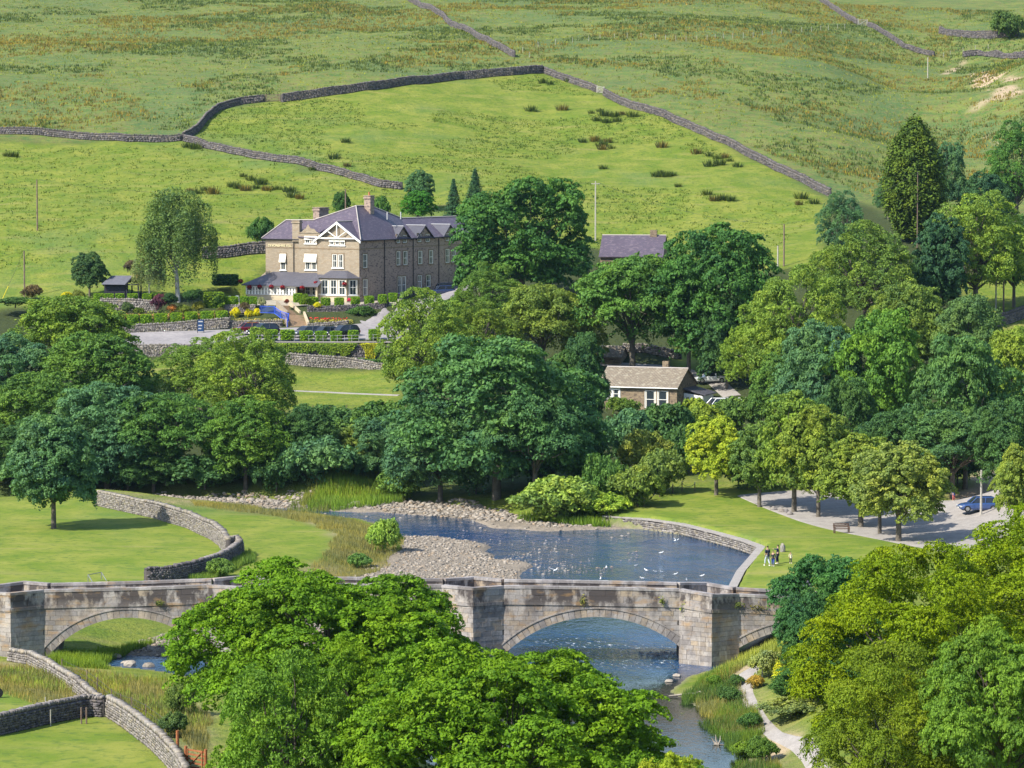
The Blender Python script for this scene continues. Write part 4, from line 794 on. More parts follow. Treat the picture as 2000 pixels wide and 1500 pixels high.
# ------------------------------------------------------------ the bridge
BY, BW = 254.0, 4.1
_zt = [(u, float(atY(u, v, BY)[2])) for u, v in ((-160, 1162), (22, 1153), (82, 1152), (255, 1148), (417, 1142), (620, 1139), (800, 1142), (982, 1144), (1132, 1146), (1326, 1150), (1444, 1160), (1514, 1164), (1700, 1174))]
BX = lambda u: (u - 1000) / F_PX * BY / cp
ztop = lambda x: float(np.interp(x, [BX(a) for a, _ in _zt], [b for _, b in _zt]))
zstr = lambda x: ztop(x) - 1.42
PIERS = [(BX(-38), BX(22), BX(82), 1.55), (BX(402), BX(464), BX(524), 1.4), (BX(862), BX(924), BX(984), 1.4), (BX(1328), BX(1390), BX(1446), 1.55)]
ARCH = [(BX(-395), BX(-60), BX(-228)), (BX(97), BX(400), BX(249)), (BX(530), BX(862), BX(696)), (BX(990), BX(1340), BX(1164)), (BX(1434), BX(1740), BX(1587))]
bridge = empty('stone_bridge', (BX(924), BY + 2, 0), 'old grey stone arch bridge with pointed refuges crossing the river', 'bridge')
arcs = []
for x0, x1, xc in ARCH:
    zs = .9; crown_z = zstr(xc) - .85; hh = crown_z - zs; half = (x1 - x0) / 2; xc = (x0 + x1) / 2
    r = (half * half + hh * hh) / (2 * hh); arcs.append((xc, crown_z - r, r, half, zs))
RING = .62
def extr(x, add=RING):
    z = -9
    for xc, zc, r, half, zs in arcs:
        if abs(x - xc) < r + add:
            q = zc + math.sqrt(max(0, (r + add) ** 2 - (x - xc) ** 2))
            if abs(x - xc) < half + add: z = max(z, q)
    return z
# plan line of the outer face: flats and cutwaters
def plan(side):
    L = [(BX(-400), 0)]
    for a, t, b, pr in PIERS: L += [(a, 0), (t, pr), (b, 0)]
    L.append((BX(1760), 0)); return [(x, BY - d) if side < 0 else (x, BY + BW + d) for x, d in L]
FR = plan(-1); BK = plan(1)
class Seg:
    def __init__(s, p, q): s.p = np.array(p); s.q = np.array(q); s.L = float(np.hypot(*(s.q - s.p))); s.t = (s.q - s.p) / s.L; s.n = np.array([s.t[1], -s.t[0]])
    def at(s, a, z, d=0): return (s.p[0] + s.t[0] * a + s.n[0] * d, s.p[1] + s.t[1] * a + s.n[1] * d, z)
segs = [Seg(FR[i], FR[i + 1]) for i in range(len(FR) - 1)]
brng = random.Random(4); big = []
nblk = 0; rest = MB()
def blk(poly, sg, d0, d1, name='ashlar_block', mt='ashlar'):
    global nblk
    m = MB(); m.ext(poly, lambda a, z, d: sg.at(a, z, d), d0, d1); big.append((m, name, mt))
core = MB()
for sg in segs:
    flat = abs(sg.t[1]) < .01
    # core slice behind the blocks
    n = max(2, int(sg.L / .4)); 
    for i in range(n):
        a0, a1 = sg.L * i / n, sg.L * (i + 1) / n; x0, x1 = sg.at(a0, 0)[0], sg.at(a1, 0)[0]
        lo0 = max(-1.0, extr(x0, .02)) if flat else -1.0; lo1 = max(-1.0, extr(x1, .02)) if flat else -1.0
        core.poly([sg.at(a0, lo0, -.05), sg.at(a1, lo1, -.05), sg.at(a1, ztop(x1) - .2, -.05), sg.at(a0, ztop(x0) - .2, -.05)])
    z = -.5; row = 0
    while z < 4.9:
        hgt = .36 if z > .4 else .42; a = -brng.random() * .6
        while a < sg.L:
            l = brng.uniform(.6, 1.25); a0 = max(a + .008, .0); a1 = min(a + l - .008, sg.L); a += l
            if a1 - a0 < .12: continue
            K = 5; xs = [a0 + (a1 - a0) * k / (K - 1) for k in range(K)]; wx = [sg.at(q, 0)[0] for q in xs]
            bot = [max(z + .008, extr(q) + .012) if flat else z + .008 for q in wx]; top = [min(z + hgt - .008, zstr(q) - .01) for q in wx]
            good = [k for k in range(K) if top[k] - bot[k] > .03]
            if len(good) < 2: continue
            g0, g1 = good[0], good[-1]
            if all(abs(bot[k] - z - .008) < 1e-4 for k in range(g0, g1 + 1)): ks = [g0, g1]
            else: ks = list(range(g0, g1 + 1))
            po = [(xs[k], bot[k]) for k in ks] + [(xs[g1], top[g1]), (xs[g0], top[g0])]
            blk(po, sg, -.12, brng.uniform(-.012, .022))
        z += hgt; row += 1
    # string course, parapet courses, coping
    a = 0.0
    while a < sg.L - .05:
        l = brng.uniform(1.1, 1.7); l = l if a + l < sg.L - .5 else sg.L - a; a0, a1 = a + .006, a + l - .006; x0, x1 = sg.at(a0, 0)[0], sg.at(a1, 0)[0]
        z0, z1 = zstr(x0), zstr(x1)
        blk([(a0, z0), (a1, z1), (a1, z1 + .24), (a0, z0 + .24)], sg, -.2, .075, 'string_course_stone')
        t0, t1 = ztop(x0), ztop(x1)
        blk([(a0, t0 - .2), (a1, t1 - .2), (a1, t1), (a0, t0)], sg, -.46, .05, 'coping_stone', 'coping'); a += l
    for zz0, zz1 in ((.25, .74), (.75, 1.21)):
        a = 0.0
        while a < sg.L - .05:
            l = brng.uniform(.8, 1.5); l = l if a + l < sg.L - .4 else sg.L - a; a0, a1 = a + .007, a + l - .007; x0, x1 = sg.at(a0, 0)[0], sg.at(a1, 0)[0]
            blk([(a0, zstr(x0) + zz0), (a1, zstr(x1) + zz0), (a1, zstr(x1) + zz1), (a0, zstr(x0) + zz1)], sg, -.38, brng.uniform(-.01, .02), 'parapet_block'); a += l
# voussoirs
for ai, (xc, zc, r, half, zs) in enumerate(arcs):
    th = math.asin(min(1, half / r)); n = int(2 * th * r / .46) | 1
    for k in range(n):
        t0 = -th + 2 * th * k / n + .0015; t1 = -th + 2 * th * (k + 1) / n - .0015; o1 = RING if k % 2 else RING * .97
        m = MB(); pl = [(xc + math.sin(t) * q, zc + math.cos(t) * q) for t, q in ((t0, r), (t1, r), (t1, r + o1), (t0, r + o1))]
        m.ext(pl, lambda a, z, d: (a, BY - d, z), -.5, .045); big.append((m, 'voussoir', 'ashlar'))
        if k % 2 == 0:
            pass
    hm = MB(); so_ = MB(); K = 28
    for k in range(K):
        t0 = -th + 2 * th * k / K; t1 = -th + 2 * th * (k + 1) / K
        hm.ext([(xc + math.sin(t) * q, zc + math.cos(t) * q) for t, q in ((t0, r + RING), (t1, r + RING), (t1, r + RING + .1), (t0, r + RING + .1))], lambda a, z, d: (a, BY - d, z), -.1, .10)
        p0 = (xc + math.sin(t0) * r, zc + math.cos(t0) * r); p1 = (xc + math.sin(t1) * r, zc + math.cos(t1) * r)
        so_.poly([(p0[0], BY + .45, p0[1]), (p1[0], BY + .45, p1[1]), (p1[0], BY + BW + .04, p1[1]), (p0[0], BY + BW + .04, p0[1])])
    for sx in (-1, 1): so_.poly([(xc + sx * half, BY, -1), (xc + sx * half, BY + BW, -1), (xc + sx * half, BY + BW, zs), (xc + sx * half, BY, zs)])
    hm.build('hood_mould', M['ashlar'], bridge); so_.build('arch_soffit', M['ashlar'], bridge)
core.build('wall_core', M['joint'], bridge)
# far face and parapet, road deck
for i in range(len(BK) - 1):
    sg = Seg(BK[i + 1], BK[i]); a = 0.0
    while a < sg.L - .05:
        l = brng.uniform(1.1, 1.7); l = l if a + l < sg.L - .5 else sg.L - a; a0, a1 = a + .006, a + l - .006; x0, x1 = sg.at(a0, 0)[0], sg.at(a1, 0)[0]; t0, t1 = ztop(x0), ztop(x1)
        blk([(a0, t0 - .2), (a1, t1 - .2), (a1, t1), (a0, t0)], sg, -.46, .05, 'coping_stone', 'coping')
        blk([(a0, t0 - 1.25), (a1, t1 - 1.25), (a1, t1 - .21), (a0, t0 - .21)], sg, -.40, 0, 'parapet_block'); a += l
    n = max(2, int(sg.L / .5)); fl = MB(); flat = abs(sg.t[1]) < .01
    for k in range(n):
        a0, a1 = sg.L * k / n, sg.L * (k + 1) / n; x0, x1 = sg.at(a0, 0)[0], sg.at(a1, 0)[0]
        fl.poly([sg.at(a0, max(-1, extr(x0, .02)) if flat else -1, -.02), sg.at(a1, max(-1, extr(x1, .02)) if flat else -1, -.02), sg.at(a1, ztop(x1) - 1.2, -.02), sg.at(a0, ztop(x0) - 1.2, -.02)])
    fl.build('far_face', M['ashlar'], bridge)
dk = MB(); xs = np.linspace(BX(-400), BX(1760), 90)
for a, b in zip(xs[:-1], xs[1:]): dk.poly([(a, BY + .1, ztop(a) - 1.15), (b, BY + .1, ztop(b) - 1.15), (b, BY + BW - .1, ztop(b) - 1.15), (a, BY + BW - .1, ztop(a) - 1.15)])
for a, t, b, pr in PIERS:
    for y0, sg_ in ((BY + .1, -1), (BY + BW - .1, 1)): dk.poly([(a + .3, y0, ztop(a) - 1.15), (b - .3, y0, ztop(b) - 1.15), (t, y0 + sg_ * (pr - .2), ztop(t) - 1.15)])
dk.build('road_deck', M['tarmac'], bridge)
# the 300 largest of each kind in view are parts of their own, the rest one mesh
bykind = {}
for m, nm, mt in big: bykind.setdefault((nm, mt), []).append(m)
for (nm, mt), L in bykind.items():
    def key(m):
        x = np.mean([p[0] for p in m.v]); y = np.mean([p[1] for p in m.v]); vis = BX(-15) < x < BX(400) or BX(855) < x < BX(1540)
        ar = (max(p[0] for p in m.v) - min(p[0] for p in m.v)) * (max(p[2] for p in m.v) - min(p[2] for p in m.v))
        return -(ar * (1 if vis else .01))
    L.sort(key=key)
    for m in L[:295]: m.build(nm, M[mt], bridge)
    if L[295:]:
        r_ = MB()
        for m in L[295:]: r_.solid(m.v, m.f)
        r_.build(nm + 's', M[mt], bridge, kind='stuff')
# tufts growing out of the joints
def tuft_on(x, z, h, w_, col, label, y=BY - .1):
    rng = np.random.default_rng(int(abs(x) * 10)); n = 90; t = rng.normal(size=(n, 3)) * [w_ * .4, .09, h * .3]; V, f, vv = leaves(t + [0, -.12, 0], unit(rng.normal(size=(n, 3)) + [-.3, -.8, .5]), .10, rng, rng.random(n), .35)
    o = link('wall_plant', np_mesh('wall_plant', V, f, M['leaf'], attrs={'var': vv})); o.location = (x, y, z); o.color = (*col, 1); tag(o, label, 'plant')
def TU(u, v, h, w_, col, label): p = atY(u, v, BY); tuft_on(p[0], p[2], h, w_, col, label)
TU(1341, 1187, .9, .7, (.13, .20, .05), 'largest leafy plant sprouting from the bridge string course'); TU(870, 1160, .7, .5, (.2, .18, .06), 'dry brown plant on the parapet beside the big sycamore')
TU(1477, 1185, .4, .8, (.12, .12, .06), 'brownish tuft on the parapet over the right arch'); TU(1138, 1174, .6, .25, (.12, .14, .06), 'thin upright tuft above the main arch crown'); TU(1440, 1180, .4, .4, (.10, .14, .05), 'small green tuft right of the right-hand refuge')
TU(312, 1177, .3, .4, (.10, .13, .05), 'small tuft in the parapet above the left arch'); TU(1293, 1174, .4, .25, (.11, .15, .05), 'small tuft left of the largest wall plant')
# river retaining wall round the lawn
rw = [atZ(u, v, 0) for u, v in ((1180, 1027), (1260, 1033), (1330, 1043), (1400, 1061), (1450, 1075), (1487, 1089), (1470, 1110), (1446, 1138), (1425, 1180))]
stone_wall(rw, .95, .6, 'river retaining wall with pale coping along the lawn', name='river_wall', ch=.2, cl=.34, copes=False, both=False, seed=41, zf=lambda x, y: x * 0 + .0)
rwp = resample(rw, 1.15); e = empty('river_wall_coping', (*rwp[0], .95), 'pale flat coping stones edging the lawn above the river', 'coping')
for i in range(len(rwp) - 1):
    p, q = rwp[i], rwp[i + 1]; m = MB(); sg = Seg(p, q); m.ext([(.01, .955), (sg.L - .01, .955), (sg.L - .01, 1.09), (.01, 1.09)], lambda a, z, d: sg.at(a, z, d), -.42, .36); m.build('coping_slab', M['pathgrit'], e)
# ------------------------------------------------------------ the hotel
def brick_mat(name, c0, c1, mortar, bw, rh, rough=.9, c2=None, bump=.5, off=.5, spec=.15, mort=.012):
    m = mat(name, c0, rough, spec); g = N(m); U = g.uv(); b = g.n('ShaderNodeTexBrick'); g.l(U, b.inputs['Vector']); b.offset = off
    for k, v in (('Scale', 1), ('Brick Width', bw), ('Row Height', rh), ('Mortar Size', mort), ('Bias', 0)): b.inputs[k].default_value = v
    b.inputs['Color1'].default_value = (*c0, 1); b.inputs['Color2'].default_value = (*c1, 1); b.inputs['Mortar'].default_value = (*mortar, 1)
    P = g.pos(); n = g.noise(P, .6, 4, .6); n2 = g.noise(P, 4, 3, .7); n3 = g.noise(g.scale(P, (1, 1, 2.2)), 2.0, 2, .5)
    c = g.mix(g.mapr(n, .4, .7, 0, .45), b.outputs['Color'], tuple(q * .6 for q in c0)); c = g.mix(g.mapr(n2, .45, .7, 0, .4), c, c1)
    if c2: c = g.mix(g.mapr(n3, .56, .62, 0, .8), c, c2)
    g.base(c); g.bump(g.math('SUBTRACT', n2, b.outputs['Fac']), bump, .03); return m
M['buff'] = brick_mat('buff_stone', (.40, .33, .25), (.31, .26, .20), (.25, .21, .17), .42, .19, c2=(.30, .23, .16))
M['brown'] = brick_mat('brown_rubble', (.44, .33, .27), (.34, .26, .22), (.28, .23, .20), .40, .20, c2=(.13, .10, .10))
M['cottage'] = brick_mat('cottage_stone', (.34, .26, .17), (.20, .15, .11), (.26, .21, .16), .36, .18, c2=(.11, .085, .07))
M['slate'] = brick_mat('purple_slate', (.120, .092, .132), (.088, .072, .102), (.06, .055, .07), .30, .24, .55, c2=(.155, .125, .155), bump=.35, spec=.4, mort=.01)
M['slategrey'] = brick_mat('grey_slate', (.115, .11, .135), (.085, .085, .11), (.05, .05, .06), .30, .24, .5, bump=.35, spec=.4, mort=.01)
M['stoneslate'] = brick_mat('stone_slate', (.30, .25, .19), (.22, .185, .15), (.10, .085, .07), .42, .26, .85, c2=(.34, .31, .25), bump=.9, mort=.02)
M['white'] = mat('white_paint', (.80, .79, .77), .45, .4); M['glass'] = mat('window_glass', (.03, .04, .05), .06, .6)
M['blind'] = mat('awning_cloth', (.80, .77, .70), .9); M['black'] = mat('black_paint', (.015, .016, .02), .5, .4); M['lead'] = mat('lead', (.45, .45, .47), .6)
M['cream'] = surf_mat('cream_stone', (.55, .46, .33), (.47, .39, .28), 1.2); M['pot'] = mat('terracotta', (.45, .18, .09), .8); M['ridge'] = mat('ridge_tile', (.40, .36, .34), .8)
M['surround'] = surf_mat('window_surround', (.24, .18, .12), (.30, .23, .16), 2)
M['curtain'] = mat('curtain', (.55, .52, .46), .9)
HC0 = np.array([-22.6, 500.0]); DF = np.array([-.866, .5]); DS = np.array([.5, .866]); HB = 15.0; HE = 25.45
def HPt(a, b, z): p = HC0 + a * DF + b * DS; return (p[0], p[1], z)
def fpx(u, v, b0=0):      # pixel on the front plane at depth b0 -> (a, z)
    d = ray(u, v); n = DS; p0 = HC0 + b0 * DS; t = (p0 @ n) / (d[:2] @ n); q = d[:2] * t; return float((q - p0) @ DF), float(HC + d[2] * t)
def spx(u, v, a0=0):
    d = ray(u, v); n = DF; p0 = HC0 + a0 * DF; t = (p0 @ n) / (d[:2] @ n); q = d[:2] * t; return float((q - p0) @ DS), float(HC + d[2] * t)
hotel = empty('country_hotel', HPt(0, 0, 16.4), 'large stone hotel with purple slate roofs, white gable truss and glazed veranda', 'hotel')
def hbox(mb, a0, a1, b0, b1, z0, z1, m=0): mb.hexa([HPt(a0, b0, z0), HPt(a1, b0, z0), HPt(a1, b1, z0), HPt(a0, b1, z0)], [HPt(a0, b0, z1), HPt(a1, b0, z1), HPt(a1, b1, z1), HPt(a0, b1, z1)], m)
m = MB(); hbox(m, 10, .0, 36, 8.0, HB, HE); m.build('side_wing_wall', M['brown'], hotel)
m = MB()   # corner block: front face buff, side face brown
q = [HPt(0, 0, HB), HPt(7.4, 0, HB), HPt(7.4, 8, HB), HPt(0, 8, HB)]; t_ = [(x, y, HE) for x, y, z in q]
m.poly([q[1], q[0], t_[0], t_[1]], 0); m.poly([q[0], q[3], t_[3], t_[0]], 1); m.poly([q[2], q[1], t_[1], t_[2]], 0)
gz = 27.95; m.poly([HPt(7.4, 0, HE), HPt(0, 0, HE), HPt(3.7, 0, gz)], 0); m.build('gable_wall', [M['buff'], M['brown']], hotel)
m = MB(); hbox(m, 11, 7.3, .45, 8, HB, 26.3); m.build('middle_wall', M['buff'], hotel)
m = MB(); hbox(m, 17.3, 11, .9, 8.5, HB, HE); m.build('left_wing_wall', M['buff'], hotel)
# roofs
def face(mb, pts, m=0): mb.poly([HPt(*p) for p in pts], m)
r = MB(); e = HE; o = .35
P1, P2_, R0, Q = (5, 7, 30.25), (5, 11, 30.2), (5, 20, 28.15), (11, 4.5, 28.05)
face(r, [(-o, -.1, e - .1), (-o, 7, e - .1), P1]); face(r, [(7.4, 0, e), (-o, -.1, e - .1), P1]); face(r, [(11.2, 0.3, e + .2), (7.4, 0, e), P1, Q])
face(r, [(-o, 7, e - .1), (-o, 13, e - .1), P2_, P1]); face(r, [(-o, 13, e - .1), R0, P2_]); face(r, [(-o, 13, e - .1), (-o, 20, e - .1), R0])
face(r, [(-o, 20, e - .1), (-o, 36.3, e - .1), (5, 36.3, 28.15), R0]); face(r, [(10.4, 36.3, e - .1), (10.4, 18, e - .1), R0, (5, 36.3, 28.15)])
face(r, [(10.4, 18, e), (10.4, 8, e), P1, P2_, R0]); face(r, [Q, P1, (10.4, 8.5, e), (11.2, 8.8, e)]); face(r, [(-o, 36.3, e), (10.4, 36.3, e), (5, 36.3, 28.15)])
r.build('main_roof', M['slate'], hotel)
r = MB(); face(r, [(17.8, .55, e - .1), (10.9, .55, e - .1), (10.9, 4.5, 28.05), (16.0, 4.5, 28.0)]); face(r, [(17.8, 8.8, e - .1), (17.8, .55, e - .1), (16.0, 4.5, 28.0)]); face(r, [(10.9, 8.8, e - .1), (17.8, 8.8, e - .1), (16, 4.5, 28.0), (10.9, 4.5, 28.05)]); r.build('left_roof', M['slate'], hotel)
r = MB(); face(r, [(-.45, -.45, e - .25), (-.45, 7.2, e - .25), (3.7, 7.2, gz + .1), (3.7, -.45, gz + .1)]); face(r, [(7.85, 7.2, e - .25), (7.85, -.45, e - .25), (3.7, -.45, gz + .1), (3.7, 7.2, gz + .1)]); r.build('gable_roof', M['slate'], hotel)
def bar(mb, p, q, w_=.1, m=0): mb.tube([p, q], w_, 4, m)
def hbar(mb, p, q, w_=.1, m=0): bar(mb, HPt(*p), HPt(*q), w_, m)
r = MB()
for p, q in (((5, 7, 30.3), (5, 11, 30.27)), ((5, 11, 30.27), (5, 20, 28.22)), ((5, 20, 28.22), (5, 36.3, 28.22)), ((5, 7, 30.3), (-o, -.1, e)), ((5, 7, 30.3), (11, 4.5, 28.15)), ((11, 4.5, 28.15), (16, 4.5, 28.1)), ((16, 4.5, 28.1), (17.8, .55, e)), ((3.7, -.4, gz + .15), (3.7, 5.5, gz + .15))): hbar(r, p, q, .09)
r.build('ridge_tiles', M['ridge'], hotel)
g_ = MB()   # white timber truss on the gable
for p, q in (((-.5, -.5, e - .3), (3.7, -.5, gz + .05)), ((7.9, -.5, e - .3), (3.7, -.5, gz + .05))): g_.hexa([HPt(p[0], -.5, p[2] - .28), HPt(q[0], -.5, q[2] - .28), HPt(q[0], -.34, q[2] - .28), HPt(p[0], -.34, p[2] - .28)], [HPt(p[0], -.5, p[2] + .05), HPt(q[0], -.5, q[2] + .05), HPt(q[0], -.34, q[2] + .05), HPt(p[0], -.34, p[2] + .05)])
g_.build('bargeboard', M['white'], hotel)
g_ = MB(); hbar(g_, (.3, -.35, e + .1), (7.1, -.35, e + .1), .12); hbar(g_, (3.7, -.35, e + .1), (3.7, -.35, gz), .1); hbar(g_, (3.7, -.35, e + .15), (1.9, -.35, e + 1.25), .09); hbar(g_, (3.7, -.35, e + .15), (5.5, -.35, e + 1.25), .09); g_.build('gable_truss', M['white'], hotel)
r = MB(); r.poly([HPt(*p) for p in ((10.6, .4, 26.3), (7.6, .4, 26.3), (8.2, .4, 26.9), (8.9, .4, 27.0), (9.3, .4, 27.6), (9.7, .4, 27.0), (10.1, .4, 26.8))][::-1]); hbox(r, 11, 7.5, .35, .6, 26.3, 26.42); r.build('pediment', M['buff'], hotel)
r = MB(); face(r, [(10.9, .5, 26.3), (7.4, .5, 26.3), (7.4, 4, 27.6), (10.9, 4.5, 28)]); r.build('middle_roof', M['slate'], hotel)
for nm_, a0, a1, z0, z1, z2 in (('f', 0, 7.4, 23.95, 24.1, 0), ('m', 7.4, 11, 23.95, 24.1, .45), ('l', 11, 17.3, 23.95, 24.1, .9)):
    r = MB(); hbox(r, a1, a0, z2 - .05, z2 + .02, z0, z1); r.build('string_course', M['surround'], hotel)
r = MB(); hbox(r, .02, -.05, 0, 36, 23.95, 24.1); r.build('string_course', M['surround'], hotel)
# chimneys
def chimney(a, b, w_, d_, z0, z1, pots=0, mt='buff'):
    m = MB(); hbox(m, a + w_ / 2, a - w_ / 2, b - d_ / 2, b + d_ / 2, z0, z1); hbox(m, a + w_ / 2 + .12, a - w_ / 2 - .12, b - d_ / 2 - .12, b + d_ / 2 + .12, z1 - .35, z1 - .15); hbox(m, a + w_ / 2 + .08, a - w_ / 2 - .08, b - d_ / 2 - .08, b + d_ / 2 + .08, z1, z1 + .12)
    c = m.build('chimney', M[mt], hotel)
    for i in range(pots):
        p = MB(); x, y, _ = HPt(a + (i - (pots - 1) / 2) * .5, b, 0); p.lathe([(.15, 0), (.12, .35), (.15, .42), (.15, .55)], 8, c=(x, y, z1 + .1)); V = np.array(p.v) - np.array(_wloc(hotel)); p.v = [tuple(q) for q in V]; p.build('chimney_pot', M['pot'], c, local=True)
chimney(4.2, 9.4, 1.1, 1.1, 29.0, 31.7, 1, 'brown'); chimney(11.0, 6.5, 1.1, 2.6, 26.5, 29.9, 0, 'brown'); chimney(11.6, .9, 1.3, .7, 25.0, 28.1, 0)
m = MB(); x, y, _ = HPt(4.2, 9.4, 0)
# windows
def window(W, s0, s1, z0, z1, lights=1, bars=1, awn=0, sill=True, parent=hotel, arch=False, door=False, sr='surround', d0=0):
    """W(s,z,d): point s along the wall, z up, d out of it"""
    X = lambda mb, a0, a1, c0, c1, e0, e1: mb.hexa([W(a0, c0, e1), W(a1, c0, e1), W(a1, c0, e0), W(a0, c0, e0)], [W(a0, c1, e1), W(a1, c1, e1), W(a1, c1, e0), W(a0, c1, e0)])
    fr = MB(); t = .075; n = lights; wl = (s1 - s0 - .16 * (n - 1)) / n; off = np.array(_wloc(parent))
    gl = MB(); cu = MB(); aw = MB()
    for i in range(n):
        a = s0 + i * (wl + .16); b = a + wl
        for q in ((a, a + t, z0, z1), (b - t, b, z0, z1), (a, b, z0, z0 + t), (a, b, z1 - t, z1), (a, b, (z0 + z1) / 2 - .03, (z0 + z1) / 2 + .04)): X(fr, *q, .015, .07)
        for k in range(bars): c = a + (b - a) * (k + 1) / (bars + 1); X(fr, c - .022, c + .022, z0, z1, .015, .06)
        X(gl, a, b, z0, z1, -.02, .025)
        for (p, q) in ((a + t, a + t + wl * .13), (b - t - wl * .13, b - t)): X(cu, p, q, z0 + t, z1 - t, .025, .030)
        if awn:
            zz = z1 - (z1 - z0) * awn; dd = .55 * (z1 - zz) * .5
            aw.hexa([W(a - .06, zz, dd + .05), W(b + .06, zz, dd + .05), W(b + .06, zz, dd), W(a - .06, zz, dd)], [W(a - .06, z1 + .04, .10), W(b + .06, z1 + .04, .10), W(b + .06, z1 + .04, .05), W(a - .06, z1 + .04, .05)])
    w_ = fr.build('door_frame' if door else 'window', M['white'], parent)
    def sub(mb, nm, mt):
        if mb.v: mb.v = [tuple(np.array(p) - off) for p in mb.v]; return mb.build(nm, M[mt], w_, local=True)
    sub(gl, 'pane', 'glass'); sub(cu, 'curtain', 'curtain'); sub(aw, 'awning', 'blind')
    s_ = MB()
    if sill: X(s_, s0 - .12, s1 + .12, z0 - .16, z0, -.02, .16)
    sub(s_, 'sill', 'white' if sill == 2 else 'surround')
    s_ = MB(); X(s_, s0 - .12, s0, z0, z1, -.02, .09); X(s_, s1, s1 + .12, z0, z1, -.02, .09); X(s_, s0 - .12, s1 + .12, z1, z1 + .2, -.02, .09)
    for i in range(1, n): a = s0 + i * (wl + .16); X(s_, a - .16, a, z0, z1, -.02, .085)
    sub(s_, 'surround', sr); return w_
def fwin(u0, u1, v0, v1, b0=0, **k):
    (a1, z1), (a0, z0) = fpx(u0, v0, b0), fpx(u1, v1, b0)
    # s runs to the right along the wall
    return window(lambda s, z, d: HPt(-s, b0 - d, z), -a1, -a0, z0, z1, **k)
def swin(u0, u1, v0, v1, **k):
    b0, z1 = spx(u0, v0); b1, _ = spx(u1, v0); _, z0 = spx((u0 + u1) / 2, v1); _, z1 = spx((u0 + u1) / 2, v0)
    return window(lambda s, z, d: HPt(-d, s, z), b0, b1, z0, z1, **k)
fwin(547.5, 559, 496, 527, .9, awn=.52, sill=2); fwin(596, 619, 496, 527, .45, lights=2, awn=.52, sill=2); fwin(595.5, 618.7, 461, 475.5, .45, lights=2, awn=.5, sill=2)
fwin(644, 674, 465, 479, 0, lights=3, awn=.5, sill=2); fwin(649, 671, 496.5, 523, 0, lights=2, sill=2)
for u0, u1, v0, v1 in ((708, 717, 546, 577), (708, 716.5, 496.5, 523), (773.7, 781, 491, 518), (787, 795, 490.5, 517.5), (774, 780.5, 459.5, 474.5), (786, 793.5, 459, 474), (816, 824, 490, 515.5), (837.5, 845, 489, 514.5),
                       (815, 822, 457.5, 472.5), (830.5, 838.5, 457, 472), (869.5, 877, 486.5, 513), (881.5, 889, 486, 512), (869.5, 876, 455.5, 470.5), (815, 823, 538, 562), (832, 840, 537, 560)): swin(u0, u1, v0, v1)
swin(776, 792, 540, 573, lights=2, sill=False, door=True)
# gablets over the paired windows
for u0, u1, ua, va in ((771, 799, 785, 441), (812, 844, 828, 439.5), (864, 889, 877, 438)):
    b0 = spx(u0, 458)[0]; b1 = spx(u1, 458)[0]; bm = (b0 + b1) / 2; za = 27.0
    m = MB(); m.poly([HPt(-.06, b0, e - .3), HPt(-.06, b1, e - .3), HPt(-.06, bm, za)]); gp = m.build('dormer_gable', M['brown'], hotel)
    m = MB(); o2 = .35; face(m, [(-.3, b0 - o2, e - .35), (-.3, bm, za + .12), (3.3, bm, za + .12), (.4, b0 - o2, e - .35)][::-1]); face(m, [(-.3, b1 + o2, e - .35), (-.3, bm, za + .12), (3.3, bm, za + .12), (.4, b1 + o2, e - .35)]); m.build('dormer_roof', M['slategrey'], hotel)
    m = MB(); hbar(m, (-.33, b0 - o2, e - .4), (-.33, bm, za + .1), .08); hbar(m, (-.33, b1 + o2, e - .4), (-.33, bm, za + .1), .08); m.build('dormer_bargeboard', M['black'], hotel)
    m = MB(); hbar(m, (.3, b0 - o2, e - .2), (2.6, bm - .6, za - .2), .10); hbar(m, (-.3, bm, za + .2), (3.2, bm, za + .2), .07); m.build('lead_flashing', M['lead'], hotel)
# gutters, pipes
m = MB(); hbar(m, (-.42, 0, e - .18), (-.42, 36, e - .18), .07); m.build('gutter', M['black'], hotel); m = MB(); hbar(m, (17.8, .5, e - .18), (11, .5, e - .18), .07); m.build('gutter', M['black'], hotel)
for u in (750, 806, 856): b = spx(u, 500)[0]; m = MB(); hbar(m, (-.12, b, e - .2), (-.12, b, 16.3), .06); m.build('drainpipe', M['black'], hotel)
a = fpx(574.5, 490, .9)[0]; m = MB(); hbar(m, (a, .75, e - .2), (a, .75, 19.5), .06); m.build('drainpipe', M['black'], hotel)
for dx, b in ((5.9, 8.2), (3.4, 10.4), (3.0, 13.6)): m = MB(); hbar(m, (dx - 1.8, b, 28.2), (dx - 1.8, b, 29.3), .10); m.build('roof_vent', M['lead'], hotel)
# lettering on the left wing wall
def lettering(text, size, loc, xdir, mt, parent, depth=.03, name='lettering'):
    cu = bpy.data.curves.new(name, 'FONT'); cu.body = text; cu.size = size; cu.extrude = depth; cu.align_x = 'CENTER'; o = bpy.data.objects.new(name, cu); C.objects.link(o)
    dg = bpy.context.evaluated_depsgraph_get(); me = bpy.data.meshes.new_from_object(o.evaluated_get(dg)); bpy.data.objects.remove(o)
    t = np.array([*xdir, 0]); n = np.array([t[1], -t[0], 0]); V = np.array([v.co[:] for v in me.vertices]); Wd = np.array(loc) + V[:, :1] * t + V[:, 1:2] * np.array([0, 0, 1]) + V[:, 2:3] * n
    Wd -= np.array(_wloc(parent)) if parent else 0; me.vertices.foreach_set('co', Wd.astype(np.float32).ravel()); me.materials.clear(); me.materials.append(mt); me.update(); return link(name, me, parent)
a0, z = fpx(524, 481.5, .9); a1, _ = fpx(571, 481.5, .9); M['letter'] = mat('cream_letters', (.85, .75, .48), .6)
